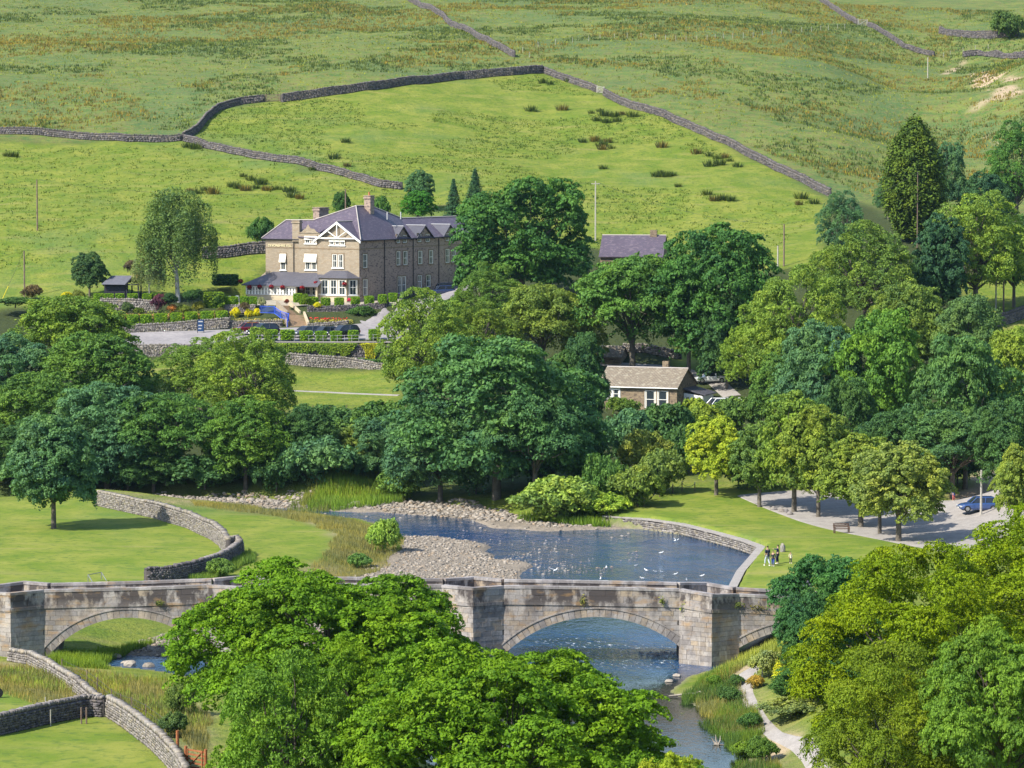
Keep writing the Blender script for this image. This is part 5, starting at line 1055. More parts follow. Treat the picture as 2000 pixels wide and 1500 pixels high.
lettering('DEVONSHIRE FELL', (a0 - a1) / 8.3, HPt((a0 + a1) / 2, .82, z), (.866, -.5), M['letter'], hotel)
# ground-floor bay window
def bay():
    b0 = -1.5; (aL, zt), (aR, zb) = fpx(627.5, 546, b0), fpx(676, 576, b0); zg = 16.0; am = (aL + aR) / 2; zt2 = zt + .25
    pl = [(aL + 1.3, 0), (aL + .1, b0), (aR - .1, b0), (aR - 1.3, 0)]
    w_ = MB()
    for (p, q) in zip(pl[:-1], pl[1:]): w_.poly([HPt(p[0], p[1], zg), HPt(q[0], q[1], zg), HPt(q[0], q[1], zb), HPt(p[0], p[1], zb)]); w_.poly([HPt(p[0], p[1], zt), HPt(q[0], q[1], zt), HPt(q[0], q[1], zt2), HPt(p[0], p[1], zt2)])
    for p in pl[1:3]: hbar(w_, (p[0], p[1], zg), (p[0], p[1], zt2), .13)
    w_.build('bay_wall', M['cream'], hotel)
    window(lambda s, z, d: HPt(-s, b0 - d, z), -aL, -aR, zb, zt, lights=3, bars=1, sill=2, sr='buff')
    for p, q in ((pl[0], pl[1]), (pl[2], pl[3])):
        P = np.array(HPt(p[0], p[1], 0)[:2]); Q_ = np.array(HPt(q[0], q[1], 0)[:2]); sg = Seg(P, Q_); window(lambda s, z, d: sg.at(s, z, d), .3, sg.L - .3, zb, zt, lights=1, bars=1, sill=2, sr='buff')
    r = MB(); zr = fpx(650, 528, 0)[1]; ro = [(aL + 1.7, .1), (aL + .3, b0 - .35), (aR - .3, b0 - .35), (aR - 1.7, .1)]; top = [(am + 1.5, 0), (am + 1.0, -.15), (am - 1.0, -.15), (am - 1.5, 0)]
    for i in range(3): face(r, [(*ro[i], zt2), (*ro[i + 1], zt2), (*top[i + 1], zr), (*top[i], zr)])
    r.build('bay_roof', M['slategrey'], hotel)
bay()
# veranda
def veranda():
    b0 = -2.4; aL, zw = fpx(481, 559, b0); aR, _ = fpx(620, 559, b0); zs = fpx(530, 576, b0)[1]; aD = fpx(577, 559, b0)[0]; zr = fpx(560, 531, .9)[1]; ze = fpx(530, 557, b0 - .4)[1]
    r = MB(); face(r, [(aL + .6, b0 - .5, ze), (aR - .4, b0 - .5, ze), (aR - .2, .4, zr), (aL - 2.6, .9, zr)]); face(r, [(aL + .6, .9, ze), (aL + .6, b0 - .5, ze), (aL - 2.6, .9, zr)]); face(r, [(aL + .6, b0 - .5, ze - .14), (aR - .4, b0 - .5, ze - .14), (aR - .4, b0 - .5, ze), (aL + .6, b0 - .5, ze)])
    r.build('veranda_roof', M['slategrey'], hotel)
    w_ = MB(); hbox(w_, aL, aD, b0, b0 + .25, 14.9, zs - .05); hbox(w_, aL, aL - .25, b0, .9, 14.9, zs - .05); w_.build('veranda_wall', M['cream'], hotel)
    n = 8
    for i in range(n):
        s0 = -aL + (aL - aD) * i / n + .09; s1 = -aL + (aL - aD) * (i + 1) / n - .09
        window(lambda s, z, d: HPt(-s, b0 - d, z), s0, s1, zs, zw - .05, lights=2, bars=0, sill=False, sr='white')
    window(lambda s, z, d: HPt(aL + d, -s, z), -.6, -b0 - .2 if False else 2.2, zs, zw - .05, lights=2, bars=0, sill=False, sr='white')
    for a in (aD, aR + .2): p = MB(); hbox(p, a + .15, a - .15, b0, b0 + .3, 14.9, zw + .1); p.build('veranda_post', M['cream'], hotel)
    window(lambda s, z, d: HPt(-s, .45 - d, z), -9.9, -7.7, zs, zw, lights=2, sill=2, sr='surround')
    d_ = MB(); hbox(d_, 13, 11.4, .82, .9, 16.2, 18.6); d_.build('entrance_door', M['black'], hotel)
veranda()
m = MB(); hbox(m, 20.6, 17.3, 1.5, 6, HB, 17.8); m.poly([HPt(*p) for p in ((20.6, 1.5, 17.8), (17.3, 1.5, 17.8), (17.3, 1.5, 20.6), (20.6, 1.5, 18.2))]); m.poly([HPt(*p) for p in ((20.6, 6, 18.2), (20.6, 1.5, 18.2), (17.3, 1.5, 20.6), (17.3, 6, 20.6))]); m.build('lean_to', M['buff'], hotel)
# hanging baskets
M['red'] = leaf_mat('red_flowers', .2)
def blob_mesh(r, n, size, seed, flat=1, mt='red'):
    g = np.random.default_rng(seed); d = unit(g.normal(size=(n, 3))); P = d * [r, r, r * flat] * g.uniform(.7, 1.05, (n, 1)); V, f, vv = leaves(P, unit(d + g.normal(size=d.shape) * .4), size, g, g.random(n), .8); return np_mesh('flowers', V, f, M[mt], attrs={'var': vv})
bm_ = blob_mesh(.42, 240, .09, 3); mbk = MB(); mbk.lathe([(.05, -.42), (.25, -.3), (.34, -.05)], 10); bowl = mbk.mesh('bowl', M['black'])
for i, (u, v, lb) in enumerate(((470, 549, 'red hanging basket highest at the left end of the veranda'), (487, 561, 'red hanging basket under the left corner of the veranda eaves'), (507, 560, 'second red hanging basket along the veranda windows'), (530, 560, 'third red hanging basket along the veranda windows'),
        (552, 561, 'fourth red hanging basket along the veranda windows'), (590, 562, 'red hanging basket beside the dark hotel entrance'), (617, 553, 'large red hanging basket left of the bay window'), (673, 555, 'red hanging basket right of the bay window lights'))):
    b_ = -3.0 if i < 6 else -1.9; a, z = fpx(u, v, b_); e_ = empty('hanging_basket', HPt(a, b_, z), lb, 'hanging basket', 'red hanging baskets on the hotel front')
    f_ = link('flowers', bm_, e_); f_.color = (.20, .008, .02, 1); f_.scale = (.85, .85, .75); link('bowl', bowl, e_); mm = MB(); mm.tube([(0, 0, .3), (0, 0, .75)], .015, 4); mm.build('hook_chain', M['black'], e_, local=True)
# ------------------------------------------------------------ clipped hedges
def hedge_mesh(seed, n=900):
    g = np.random.default_rng(seed); P = g.uniform(-1, 1, (n, 3)); ax = g.integers(0, 5, n); s = np.where(ax % 2 == 0, 1., -1.)
    for k in range(n):
        if ax[k] == 4: P[k, 2] = 1
        else: P[k, ax[k] // 2] = s[k]
    Nn = np.zeros((n, 3)); 
    for k in range(n):
        if ax[k] == 4: Nn[k, 2] = 1
        else: Nn[k, ax[k] // 2] = s[k]
    P = P / (np.linalg.norm(P, axis=1, keepdims=True) ** .22); P *= g.uniform(.93, 1.04, (n, 1)); P[:, 2] = P[:, 2] * .5 + .5; P[:, :2] *= .5
    V, f, vv = leaves(P, unit(Nn + g.normal(size=Nn.shape) * .45), .055, g, g.random(n), .8); i = len(V)
    c = CUBE * [.42, .42, .44] + [0, 0, .46]; V = np.r_[V, c]; f = np.r_[f, CUBF + i]; return np_mesh('foliage', V, f, M['leaf'], attrs={'var': np.r_[vv, np.zeros(8)]})
HM = [hedge_mesh(k) for k in range(3)]
ORD = ['first', 'second', 'third', 'fourth', 'fifth', 'sixth', 'seventh', 'eighth', 'ninth', 'tenth']
def hedge(u, vb, wpx, hpx, Y, label, group=None, col=(.12, .235, .022), dp=1., z=None, rz=.2):
    p = atY(u, vb, Y); s = F_PX / Y; o = link('clipped_hedge', HM[int(u) % 3]); o.location = (p[0], Y, (p[2] if z is None else z)); o.scale = (wpx / s * 1.06, wpx / s * dp * 1.06, hpx / s * 1.12); o.rotation_euler = (0, 0, rz); o.color = (*col, 1); tag(o, label, 'hedge', group)
for i, (u, w_) in enumerate(((193, 19), (212, 19), (234, 17), (259, 19), (287, 17))): hedge(u, 590, w_, 15, 499, f'{ORD[i]} clipped box hedge from the left in the upper garden row', 'upper garden row of clipped hedges')
for i, (u, vb, w_) in enumerate(((211, 639, 20), (232, 637, 20), (259, 636.5, 21), (285, 636, 21), (314, 634, 23), (344, 632.5, 21), (373, 631, 23), (404, 629.5, 24), (433, 629, 22))): hedge(u, vb, w_, 19.5, 487, f'{ORD[i]} clipped hedge from the left above the car park wall', 'lower garden row of clipped hedges')
for i, (u, w_) in enumerate(((443, 15), (457, 16), (477, 16), (494, 15))): hedge(u, 597, w_, 16, 494.5, f'{ORD[i]} small clipped hedge from the left beside the white chairs', 'small clipped hedges by the white chairs')
for i, (u, vb, w_) in enumerate(((582, 591, 17), (593, 595, 16), (612, 598, 18), (636, 599, 17), (662.5, 599, 17), (694, 597.5, 16), (721, 596, 17), (747, 593, 16), (767, 590, 16))): hedge(u, vb, w_, 16, 493.3, f'{ORD[i]} clipped hedge from the left along the hotel terrace', 'terrace row of clipped hedges')
for i, (u, vb, w_) in enumerate(((499, 665, 20), (529, 664, 25), (561.5, 664, 26), (598, 666, 24), (626.5, 666.5, 21), (656, 666.5, 21), (690, 665, 18.5), (731, 663, 20))): hedge(u, vb, w_, 18, 471, f'{ORD[i]} clipped hedge from the left above the ivy wall', 'clipped hedges above the ivy wall')
hedge(418, 602, 36, 28, 494, 'large square clipped hedge left of the white garden chairs', col=(.09, .17, .025)); hedge(440, 558, 46, 20, 509, 'dark clipped hedge at the left foot of the hotel lawn', col=(.04, .09, .03)); hedge(306, 585, 20, 12, 500, 'low clipped hedge behind the purple bush', col=(.09, .17, .03))
G_ = [('bush0', 311, 606, 574, 36, (.10, .04, .09), 'round purple-leaved bush in the hotel garden'), ('bush0', 461, 622, 600, 22, (.50, .50, .02), 'golden yellow ball shrub left of its pair'), ('bush1', 486, 623, 602, 18, (.50, .50, .02), 'golden shrub, left one of the pair by the railing'), ('bush0', 501, 624, 602, 19, (.50, .52, .02), 'golden shrub, right one of the pair by the railing'),
 ('bush1', 250, 612, 590, 28, (.07, .12, .06), 'dark climbing shrub on the crumbling garden wall'), ('bush0', 336, 612, 594, 24, (.36, .20, .10), 'orange-pink flowering shrub in the hotel garden'), ('bush1', 270, 616, 600, 26, (.11, .17, .04), 'leafy clump in the left hotel garden'), ('bush0', 360, 612, 595, 34, (.13, .19, .05), 'yellow-green perennial clump in the hotel garden'),
 ('bush1', 388, 610, 588, 26, (.16, .20, .06), 'tall perennial clump beside the large square hedge'), ('bush0', 330, 596, 572, 40, (.035, .085, .04), 'dark round shrub under the weeping birch'), ('bush1', 375, 590, 565, 44, (.035, .09, .04), 'dark shrub right of the birch trunk'), ('bush0', 235, 617, 607, 26, (.05, .12, .07), 'low bluish shrub by the lower hedges'),
 ('bush0', 430, 618, 600, 26, (.10, .12, .06), 'grey-green shrub right of the large square hedge'), ('bush0', 511, 600, 580, 20, (.20, .26, .24), 'pale blue-grey shrub beside the steps'), ('bush0', 478, 606, 590, 22, (.10, .085, .06), 'brownish shrub above the golden pair'), ('bush1', 705, 622, 597, 62, (.05, .12, .045), 'spreading dark green shrub before the terrace wall'),
 ('bush0', 560, 594, 584, 11, (.16, .05, .05), 'reddish potted plant at the top of the steps'), ('bush0', 130, 585, 570, 26, (.42, .42, .03), 'yellow shrub at the left garden end'), ('bush1', 155, 592, 566, 30, (.13, .17, .05), 'pale shrub left of the black summerhouse'), ('bush0', 62, 585, 556, 46, (.12, .10, .07), 'brown thorny shrub beside the near electricity pole'),
 ('bush0', 30, 598, 580, 90, (.06, .13, .05), 'long dark hedge clump at the left edge'), ('bush1', 270, 548, 530, 26, (.55, .50, .52), 'white-blossomed shrub behind the summerhouse roof'), ('bush0', 255, 532, 508, 30, (.11, .10, .09), 'leafless grey shrub above the summerhouse'), ('bush1', 318, 552, 536, 16, (.50, .42, .42), 'pinkish-white shrub behind the birch trunk'),
 ('bush0', 620, 605, 590, 22, (.40, .44, .03), 'yellow-green shrub by the terrace wall corner'), ('bush0', 597, 592, 573, 16, (.10, .2, .04), 'small shrub behind the steps'), ('bush0', 682, 590, 582, 9, (.5, .06, .20), 'pink flower tub before the bay window')]
for k, u, vb, vt, wp, c, lb in G_:
    p = atY(u, vb, 492 if vb > 585 else 503); s = F_PX / p[1]; tree(k, p[0], p[1], wp / s, (vb - vt) / s, c, lb, cat='shrub', name='shrub', z=p[2])
# flower beds
rng = np.random.default_rng(8)
def bed(name, u0, u1, v0, v1, Y, col, n, label, hgt=.5, size=.11):
    P = np.array([atY(rng.uniform(u0, u1), rng.uniform(v0, v1), Y + rng.uniform(-.8, .8)) for _ in range(n)]); V, f, vv = leaves(P, unit(rng.normal(size=P.shape) * .6 + [-.2, -.4, .8]), size, rng, rng.random(n), .7)
    o = link(name, np_mesh(name, V, f, M['red'], attrs={'var': vv})); o.color = (*col, 1); tag(o, label, 'flowers'); o['kind'] = 'stuff'
bed('red_flower_bed', 603, 678, 620, 628, 488.8, (.35, .03, .04), 200, 'band of red flowers below the terrace wall'); bed('flower_bed_foliage', 600, 690, 624, 638, 488, (.20, .22, .06), 900, 'green and ochre foliage of the bed beside the steps')
bed('rockery_plants', 448, 555, 622, 634, 487.6, (.24, .23, .09), 900, 'pale rockery plants left of the hotel steps'); bed('border_flowers', 230, 420, 612, 622, 491, (.20, .15, .08), 600, 'orange and pink border behind the lower hedges'); bed('border_foliage', 230, 440, 606, 622, 492, (.12, .17, .05), 1500, 'green foliage of the long border behind the lower hedges')
# steps and blue railing
steps = empty('stone_steps', atY(580, 638, 486.5), 'broad sandstone steps climbing to the hotel entrance', 'steps'); M['step'] = surf_mat('sandstone_step', (.42, .30, .20), (.33, .23, .15), 2)
pA = atY(582, 639, 486.2); pB = atY(574, 618, 490.6); pC = atY(553, 597, 494)
for (p, q, w_, n) in ((pA, pB, 2.7, 9), (pB, pC, 1.7, 8)):
    d = (q - p)[:2]; L_n = np.hypot(*d); sg = Seg(p[:2], q[:2])
    for i in range(n):
        z = p[2] + (q[2] - p[2]) * (i + 1) / n; z = max(z, H(*sg.at(L_n * (i + .5) / n, 0)[:2]) + .15); m = MB(); a0 = L_n * i / n; a1 = L_n * (i + 1.25) / n
        m.hexa([sg.at(a0, z - .6, w_ / 2), sg.at(a1, z - .6, w_ / 2), sg.at(a1, z - .6, -w_ / 2), sg.at(a0, z - .6, -w_ / 2)], [sg.at(a0, z, w_ / 2), sg.at(a1, z, w_ / 2), sg.at(a1, z, -w_ / 2), sg.at(a0, z, -w_ / 2)]); m.build('step', M['step'], steps)
    for s_ in (-1, 1):
        m = MB(); b = w_ / 2 + .15; m.hexa([sg.at(0, p[2] - .5, s_ * b + .14), sg.at(L_n, q[2] - .8, s_ * b + .14), sg.at(L_n, q[2] - .8, s_ * b - .14), sg.at(0, p[2] - .5, s_ * b - .14)], [sg.at(0, p[2] + .75, s_ * b + .14), sg.at(L_n, q[2] + .7, s_ * b + .14), sg.at(L_n, q[2] + .7, s_ * b - .14), sg.at(0, p[2] + .75, s_ * b - .14)]); m.build('side_wall', M['cream'] if s_ > 0 else M['buff'], steps)
M['blue'] = mat('blue_paint', (.03, .10, .62), .4, .4)
rl = empty('blue_railing', atY(563, 640, 486), 'bright blue metal railing beside the hotel steps', 'railing'); pts = [atY(508, 612, 489.5), atY(536, 613, 489.2), atY(548, 622, 488), atY(564, 627, 487), atY(561, 640, 485.8)]; k = 0
for p, q in zip(pts[:-1], pts[1:]):
    for h in (.1, 1.05): m = MB(); m.tube([p + [0, 0, h], q + [0, 0, h]], .045, 5); m.build('rail', M['blue'], rl)
    n = max(2, int(np.linalg.norm(q - p) / .16)); m = MB()
    for i in range(n): a = p + (q - p) * i / n; m.tube([a + [0, 0, .1], a + [0, 0, 1.05]], .026, 4, cap=False)
    m.build('balusters', M['blue'], rl, kind='stuff')
    m = MB(); m.tube([q, q + [0, 0, 1.15]], .06, 6); m.build('post', M['blue'], rl)
rl = empty('wall_railing', atY(505, 668, 470.3), 'thin metal railing along the top of the ivy wall', 'railing')
for h in (.55, 1.0): m = MB(); m.tube([atY(500, 668.5, 470.2) + [0, 0, h], atY(640, 670, 470.2) + [0, 0, h], atY(785, 666.5, 470.2) + [0, 0, h]], .018, 4); m.build('rail', M['lead'], rl)
for u in range(505, 786, 14): p = atY(u, 669, 470.2); m = MB(); m.tube([p, p + [0, 0, 1.05]], .025, 4); m.build('post', M['lead'], rl)
m = MB(); sg = Seg(atY(498, 670.5, 469.2)[:2], atY(790, 670.5, 469.2)[:2]); z = atY(640, 669, 469.2)[2]; m.hexa([sg.at(0, z, .3), sg.at(sg.L, z, .3), sg.at(sg.L, z, -.4), sg.at(0, z, -.4)], [sg.at(0, z + .15, .3), sg.at(sg.L, z + .15, .3), sg.at(sg.L, z + .15, -.4), sg.at(0, z + .15, -.4)]); m.build('wall_coping', M['pathgrit'], iv)
# ------------------------------------------------------------ garden furniture, summerhouse, sign
def chair_proto():
    e = empty('garden_chair', (0, 0, 0), 'x', 'chair'); 
    m = MB(); m.box(-.24, .24, -.24, .24, .42, .47); m.build('seat', M['white'], e, local=True); m = MB(); m.hexa([(-.24, .22, .47), (.24, .22, .47), (.24, .27, .47), (-.24, .27, .47)], [(-.24, .32, .95), (.24, .32, .95), (.24, .37, .95), (-.24, .37, .95)]); m.build('backrest', M['white'], e, local=True)
    for x in (-.21, .21):
        for y in (-.21, .21): m = MB(); m.tube([(x, y, 0), (x, y, .43)], .025, 5); m.build('leg', M['white'], e, local=True)
        m = MB(); m.tube([(x * 1.15, -.2, .65), (x * 1.15, .28, .68)], .03, 5); m.build('arm', M['white'], e, local=True)
    return e
ch = chair_proto()
for i, (u, v, rz, lb) in enumerate(((429, 580, 1.2, 'leftmost white garden chair on the hotel terrace'), (438, 579, -1.4, 'white garden chair second from the left on the terrace'), (452, 580, 1.0, 'white garden chair in the middle of the terrace group'), (459, 578, -.8, 'white garden chair at the right of the middle table'), (467, 580, 2.4, 'white garden chair nearest the veranda'))):
    c = ch if i == 0 else copy_tree(ch); p = atY(u, v, 501); c.location = (p[0], p[1], H(p[0], p[1]) + .08); c.rotation_euler = (0, 0, rz); c['label'] = lb; c['group'] = 'white garden chairs'
for u, lb in ((433.5, 'white garden table between the two left chairs'), (455.5, 'white garden table between the middle chairs')):
    p = atY(u, 581, 500); e_ = empty('garden_table', (p[0], p[1], H(p[0], p[1]) + .08), lb, 'table'); m = MB(); m.lathe([(.5, .68), (.5, .72)], 14); m.build('table_top', M['white'], e_, local=True); m = MB(); m.lathe([(.25, 0), (.04, .05), (.04, .68)], 8); m.build('pedestal', M['white'], e_, local=True)
M['dwood'] = surf_mat('dark_wood', (.028, .028, .040), (.045, .045, .06), 3, .8); M['felt'] = surf_mat('roof_felt', (.12, .125, .16), (.16, .16, .2), 2, .8)
p0 = atY(232, 582, 501); z0 = p0[2]; e_ = empty('summerhouse', (p0[0], 501, z0), 'black timber summerhouse with open right bay and grey felt roof', 'summerhouse'); sx = 501 / F_PX
X = lambda u: (u - 1000) * sx
m = MB(); m.box(X(203), X(244), 501, 505, z0 - .2, z0 + 2.1); m.build('boarded_wall', M['dwood'], e_)
for u, y in ((247, 500.8), (270, 500.8), (252, 504.5), (270, 504.5)): m = MB(); m.box(X(u) - .1, X(u) + .1, y, y + .2, z0 - .2, z0 + 2.2); m.build('post', M['dwood'], e_)
m = MB(); za = z0 + 3.25; m.poly([(X(198), 500.3, z0 + 2.05), (X(246), 500.3, z0 + 2.0), (X(258), 503, za), (X(214), 503, za)]); m.poly([(X(258), 503, za), (X(275), 505.8, z0 + 2.05), (X(226), 505.8, z0 + 2.05), (X(214), 503, za)]); m.build('roof', M['felt'], e_)
m = MB(); m.tube([(X(246), 500.3, z0 + 2.0), (X(258), 503, za), (X(275), 505.8, z0 + 2.05)], .12, 4); m.box(X(246), X(272), 500.7, 500.9, z0 + 1.9, z0 + 2.1); m.build('gable_board', M['dwood'], e_)
for i in range(12): m = MB(); a = X(203) + (X(244) - X(203)) * i / 12; m.box(a + .01, a + .24, 500.93, 501.0, z0 - .15, z0 + 1.95); m.build('board', M['dwood'], e_)
M['signblue'] = mat('sign_blue', (.015, .05, .14), .4); p = atY(392, 651, 482); e_ = empty('car_park_sign', p, 'blue information board on posts by the car park entrance', 'sign')
m = MB(); m.box(p[0] - .42, p[0] + .42, p[1] - .04, p[1] + .04, p[2] + .3, p[2] + 1.95); m.build('board', M['signblue'], e_)
for s_ in (-1, 1): m = MB(); m.tube([p + [s_ * .46, 0, -.2], p + [s_ * .46, 0, 2.0]], .05, 6); m.build('post', M['black'], e_)
for i, h in enumerate((1.6, 1.05, .6)): m = MB(); m.box(p[0] - .32, p[0] + .30 - .1 * i, p[1] - .055, p[1] - .045, p[2] + h, p[2] + h + .16); m.build('printed_panel', M['lead'], e_)
# ------------------------------------------------------------ bungalow, far houses
def gable_house(name, o, ang, L, Dp, zb, ze, zr, label, wallm, roofm, over=.35):
    df = np.array([-math.cos(ang), math.sin(ang)]); ds = np.array([math.sin(ang), math.cos(ang)]); o = np.array(o)
    Pt = lambda a, b, z: (*(o + a * df + b * ds), z); e = empty(name, Pt(0, 0, zb), label, 'house')
    m = MB(); m.hexa([Pt(L, 0, zb), Pt(0, 0, zb), Pt(0, Dp, zb), Pt(L, Dp, zb)], [Pt(L, 0, ze), Pt(0, 0, ze), Pt(0, Dp, ze), Pt(L, Dp, ze)]); m.poly([Pt(0, 0, ze), Pt(0, Dp, ze), Pt(0, Dp / 2, zr)]); m.poly([Pt(L, Dp, ze), Pt(L, 0, ze), Pt(L, Dp / 2, zr)]); m.build('wall', M[wallm], e)
    dz = (zr - ze) / (Dp / 2) * over
    for (b0, b1) in ((-over, Dp / 2), (Dp + over, Dp / 2)):
        m = MB(); a, b = L + .2, -.2; m.hexa([Pt(a, b0, ze - dz), Pt(b, b0, ze - dz), Pt(b, b1, zr), Pt(a, b1, zr)], [Pt(a, b0, ze - dz + .12), Pt(b, b0, ze - dz + .12), Pt(b, b1, zr + .12), Pt(a, b1, zr + .12)]); m.build('roof', M[roofm], e)
    m = MB(); bar(m, Pt(L + .2, Dp / 2, zr + .12), Pt(-.2, Dp / 2, zr + .12), .1); m.build('ridge_tiles', M['ridge'], e)
    return e, Pt
o_ = atY(1322, 790, 430); bun, BP = gable_house('bungalow', o_[:2], R(20), 10.6, 8.6, 5.2, 8.45, 10.55, 'stone bungalow with stone-slate roof and patio doors among the trees', 'cottage', 'stoneslate')
BF = lambda s, z, d: BP(-s, -d, z)
window(BF, -4.3, -1.15, 5.75, 8.0, lights=2, bars=0, sill=False, parent=bun, door=True); window(BF, -9.7, -7.7, 6.9, 8.05, lights=2, bars=0, sill=2, parent=bun, sr='white')
m = MB(); bar(m, BP(10.8, -.4, 8.35), BP(-.2, -.4, 8.35), .08); m.build('gutter', M['white'], bun); m = MB(); bar(m, BP(10.5, -.12, 8.3), BP(10.5, -.12, 5.5), .05); m.build('drainpipe', M['white'], bun)
m = MB(); m.hexa([BP(3.4, 4.6, 10), BP(2.6, 4.6, 10), BP(2.6, 5.3, 10), BP(3.4, 5.3, 10)], [BP(3.4, 4.6, 11.5), BP(2.6, 4.6, 11.5), BP(2.6, 5.3, 11.5), BP(3.4, 5.3, 11.5)]); m.build('chimney', M['cottage'], bun)
m = MB(); m.hexa([BP(0, 3, 5.2), BP(-2.6, 3, 5.2), BP(-2.6, 7.5, 5.2), BP(0, 7.5, 5.2)], [BP(0, 3, 7.6), BP(-2.6, 3, 7.2), BP(-2.6, 7.5, 7.2), BP(0, 7.5, 7.6)]); m.build('conservatory_wall', M['white'], bun); m = MB(); m.hexa([BP(.1, 2.7, 8.1), BP(-3, 2.7, 7.3), BP(-3, 7.8, 7.3), BP(.1, 7.8, 8.1)], [BP(.1, 2.7, 8.25), BP(-3, 2.7, 7.45), BP(-3, 7.8, 7.45), BP(.1, 7.8, 8.25)]); m.build('conservatory_roof', M['slategrey'], bun)
window(lambda s, z, d: BP(-s, 3 - d, z), .2, 2.4, 6.0, 7.1, lights=3, bars=0, sill=False, parent=bun, sr='white')
h2, HP2 = gable_house('village_house', atY(1293, 500, 500)[:2], R(8), 9.2, 9, 15, float(atY(1230, 500, 500)[2]), float(atY(1230, 461, 505)[2]), 'house with purple slate roof between the two great sycamores', 'cottage', 'slate')
z2 = float(atY(1290, 461, 505)[2]); m = MB(); m.hexa([HP2(2.2, 4.1, z2 - 1), HP2(1.2, 4.1, z2 - 1), HP2(1.2, 5, z2 - 1), HP2(2.2, 5, z2 - 1)], [HP2(2.2, 4.1, z2 + .9), HP2(1.2, 4.1, z2 + .9), HP2(1.2, 5, z2 + .9), HP2(2.2, 5, z2 + .9)]); m.build('chimney', M['cottage'], h2)
gable_house('garden_outbuilding', atY(1212, 706, 455)[:2], R(12), 6.5, 5, 7.5, float(atY(1200, 697, 455)[2]), float(atY(1200, 678, 458)[2]), 'small stone outbuilding half hidden behind the bungalow trees', 'cottage', 'stoneslate')
stone_wall([atY(u, v, Y) for u, v, Y in ((1215, 702, 462), (1260, 702, 462), (1330, 706, 458))], 1.0, .4, 'garden wall on the lane behind the bungalow', seed=51, ch=.2, cl=.3, both=False)
# ------------------------------------------------------------ cars
M['tyre'] = mat('tyre', (.02, .02, .022), .8); M['rim'] = mat('rim', (.45, .46, .48), .3, .5, .8); M['carglass'] = mat('car_glass', (.02, .025, .035), .05, .8)
M['lamp'] = mat('headlight_glass', (.65, .68, .72), .15, .8); M['tail'] = mat('tail_light', (.35, .01, .01), .25, .5); M['plate'] = mat('number_plate', (.75, .75, .7), .5)
def paint(name, c): m = mat(name, c, .22, .6); m.node_tree.nodes['Principled BSDF'].inputs['Coat Weight'].default_value = .6; return m
PAINT = {'black': paint('black_car_paint', (.012, .014, .022)), 'navy': paint('navy_car_paint', (.015, .03, .09)), 'red': paint('dark_red_car_paint', (.14, .01, .015)), 'white': paint('white_car_paint', (.75, .76, .78)), 'silver': paint('silver_car_paint', (.42, .44, .47)), 'blue': paint('blue_car_paint', (.035, .08, .24)), 'grey': paint('grey_car_paint', (.06, .065, .08))}
CARM = {}
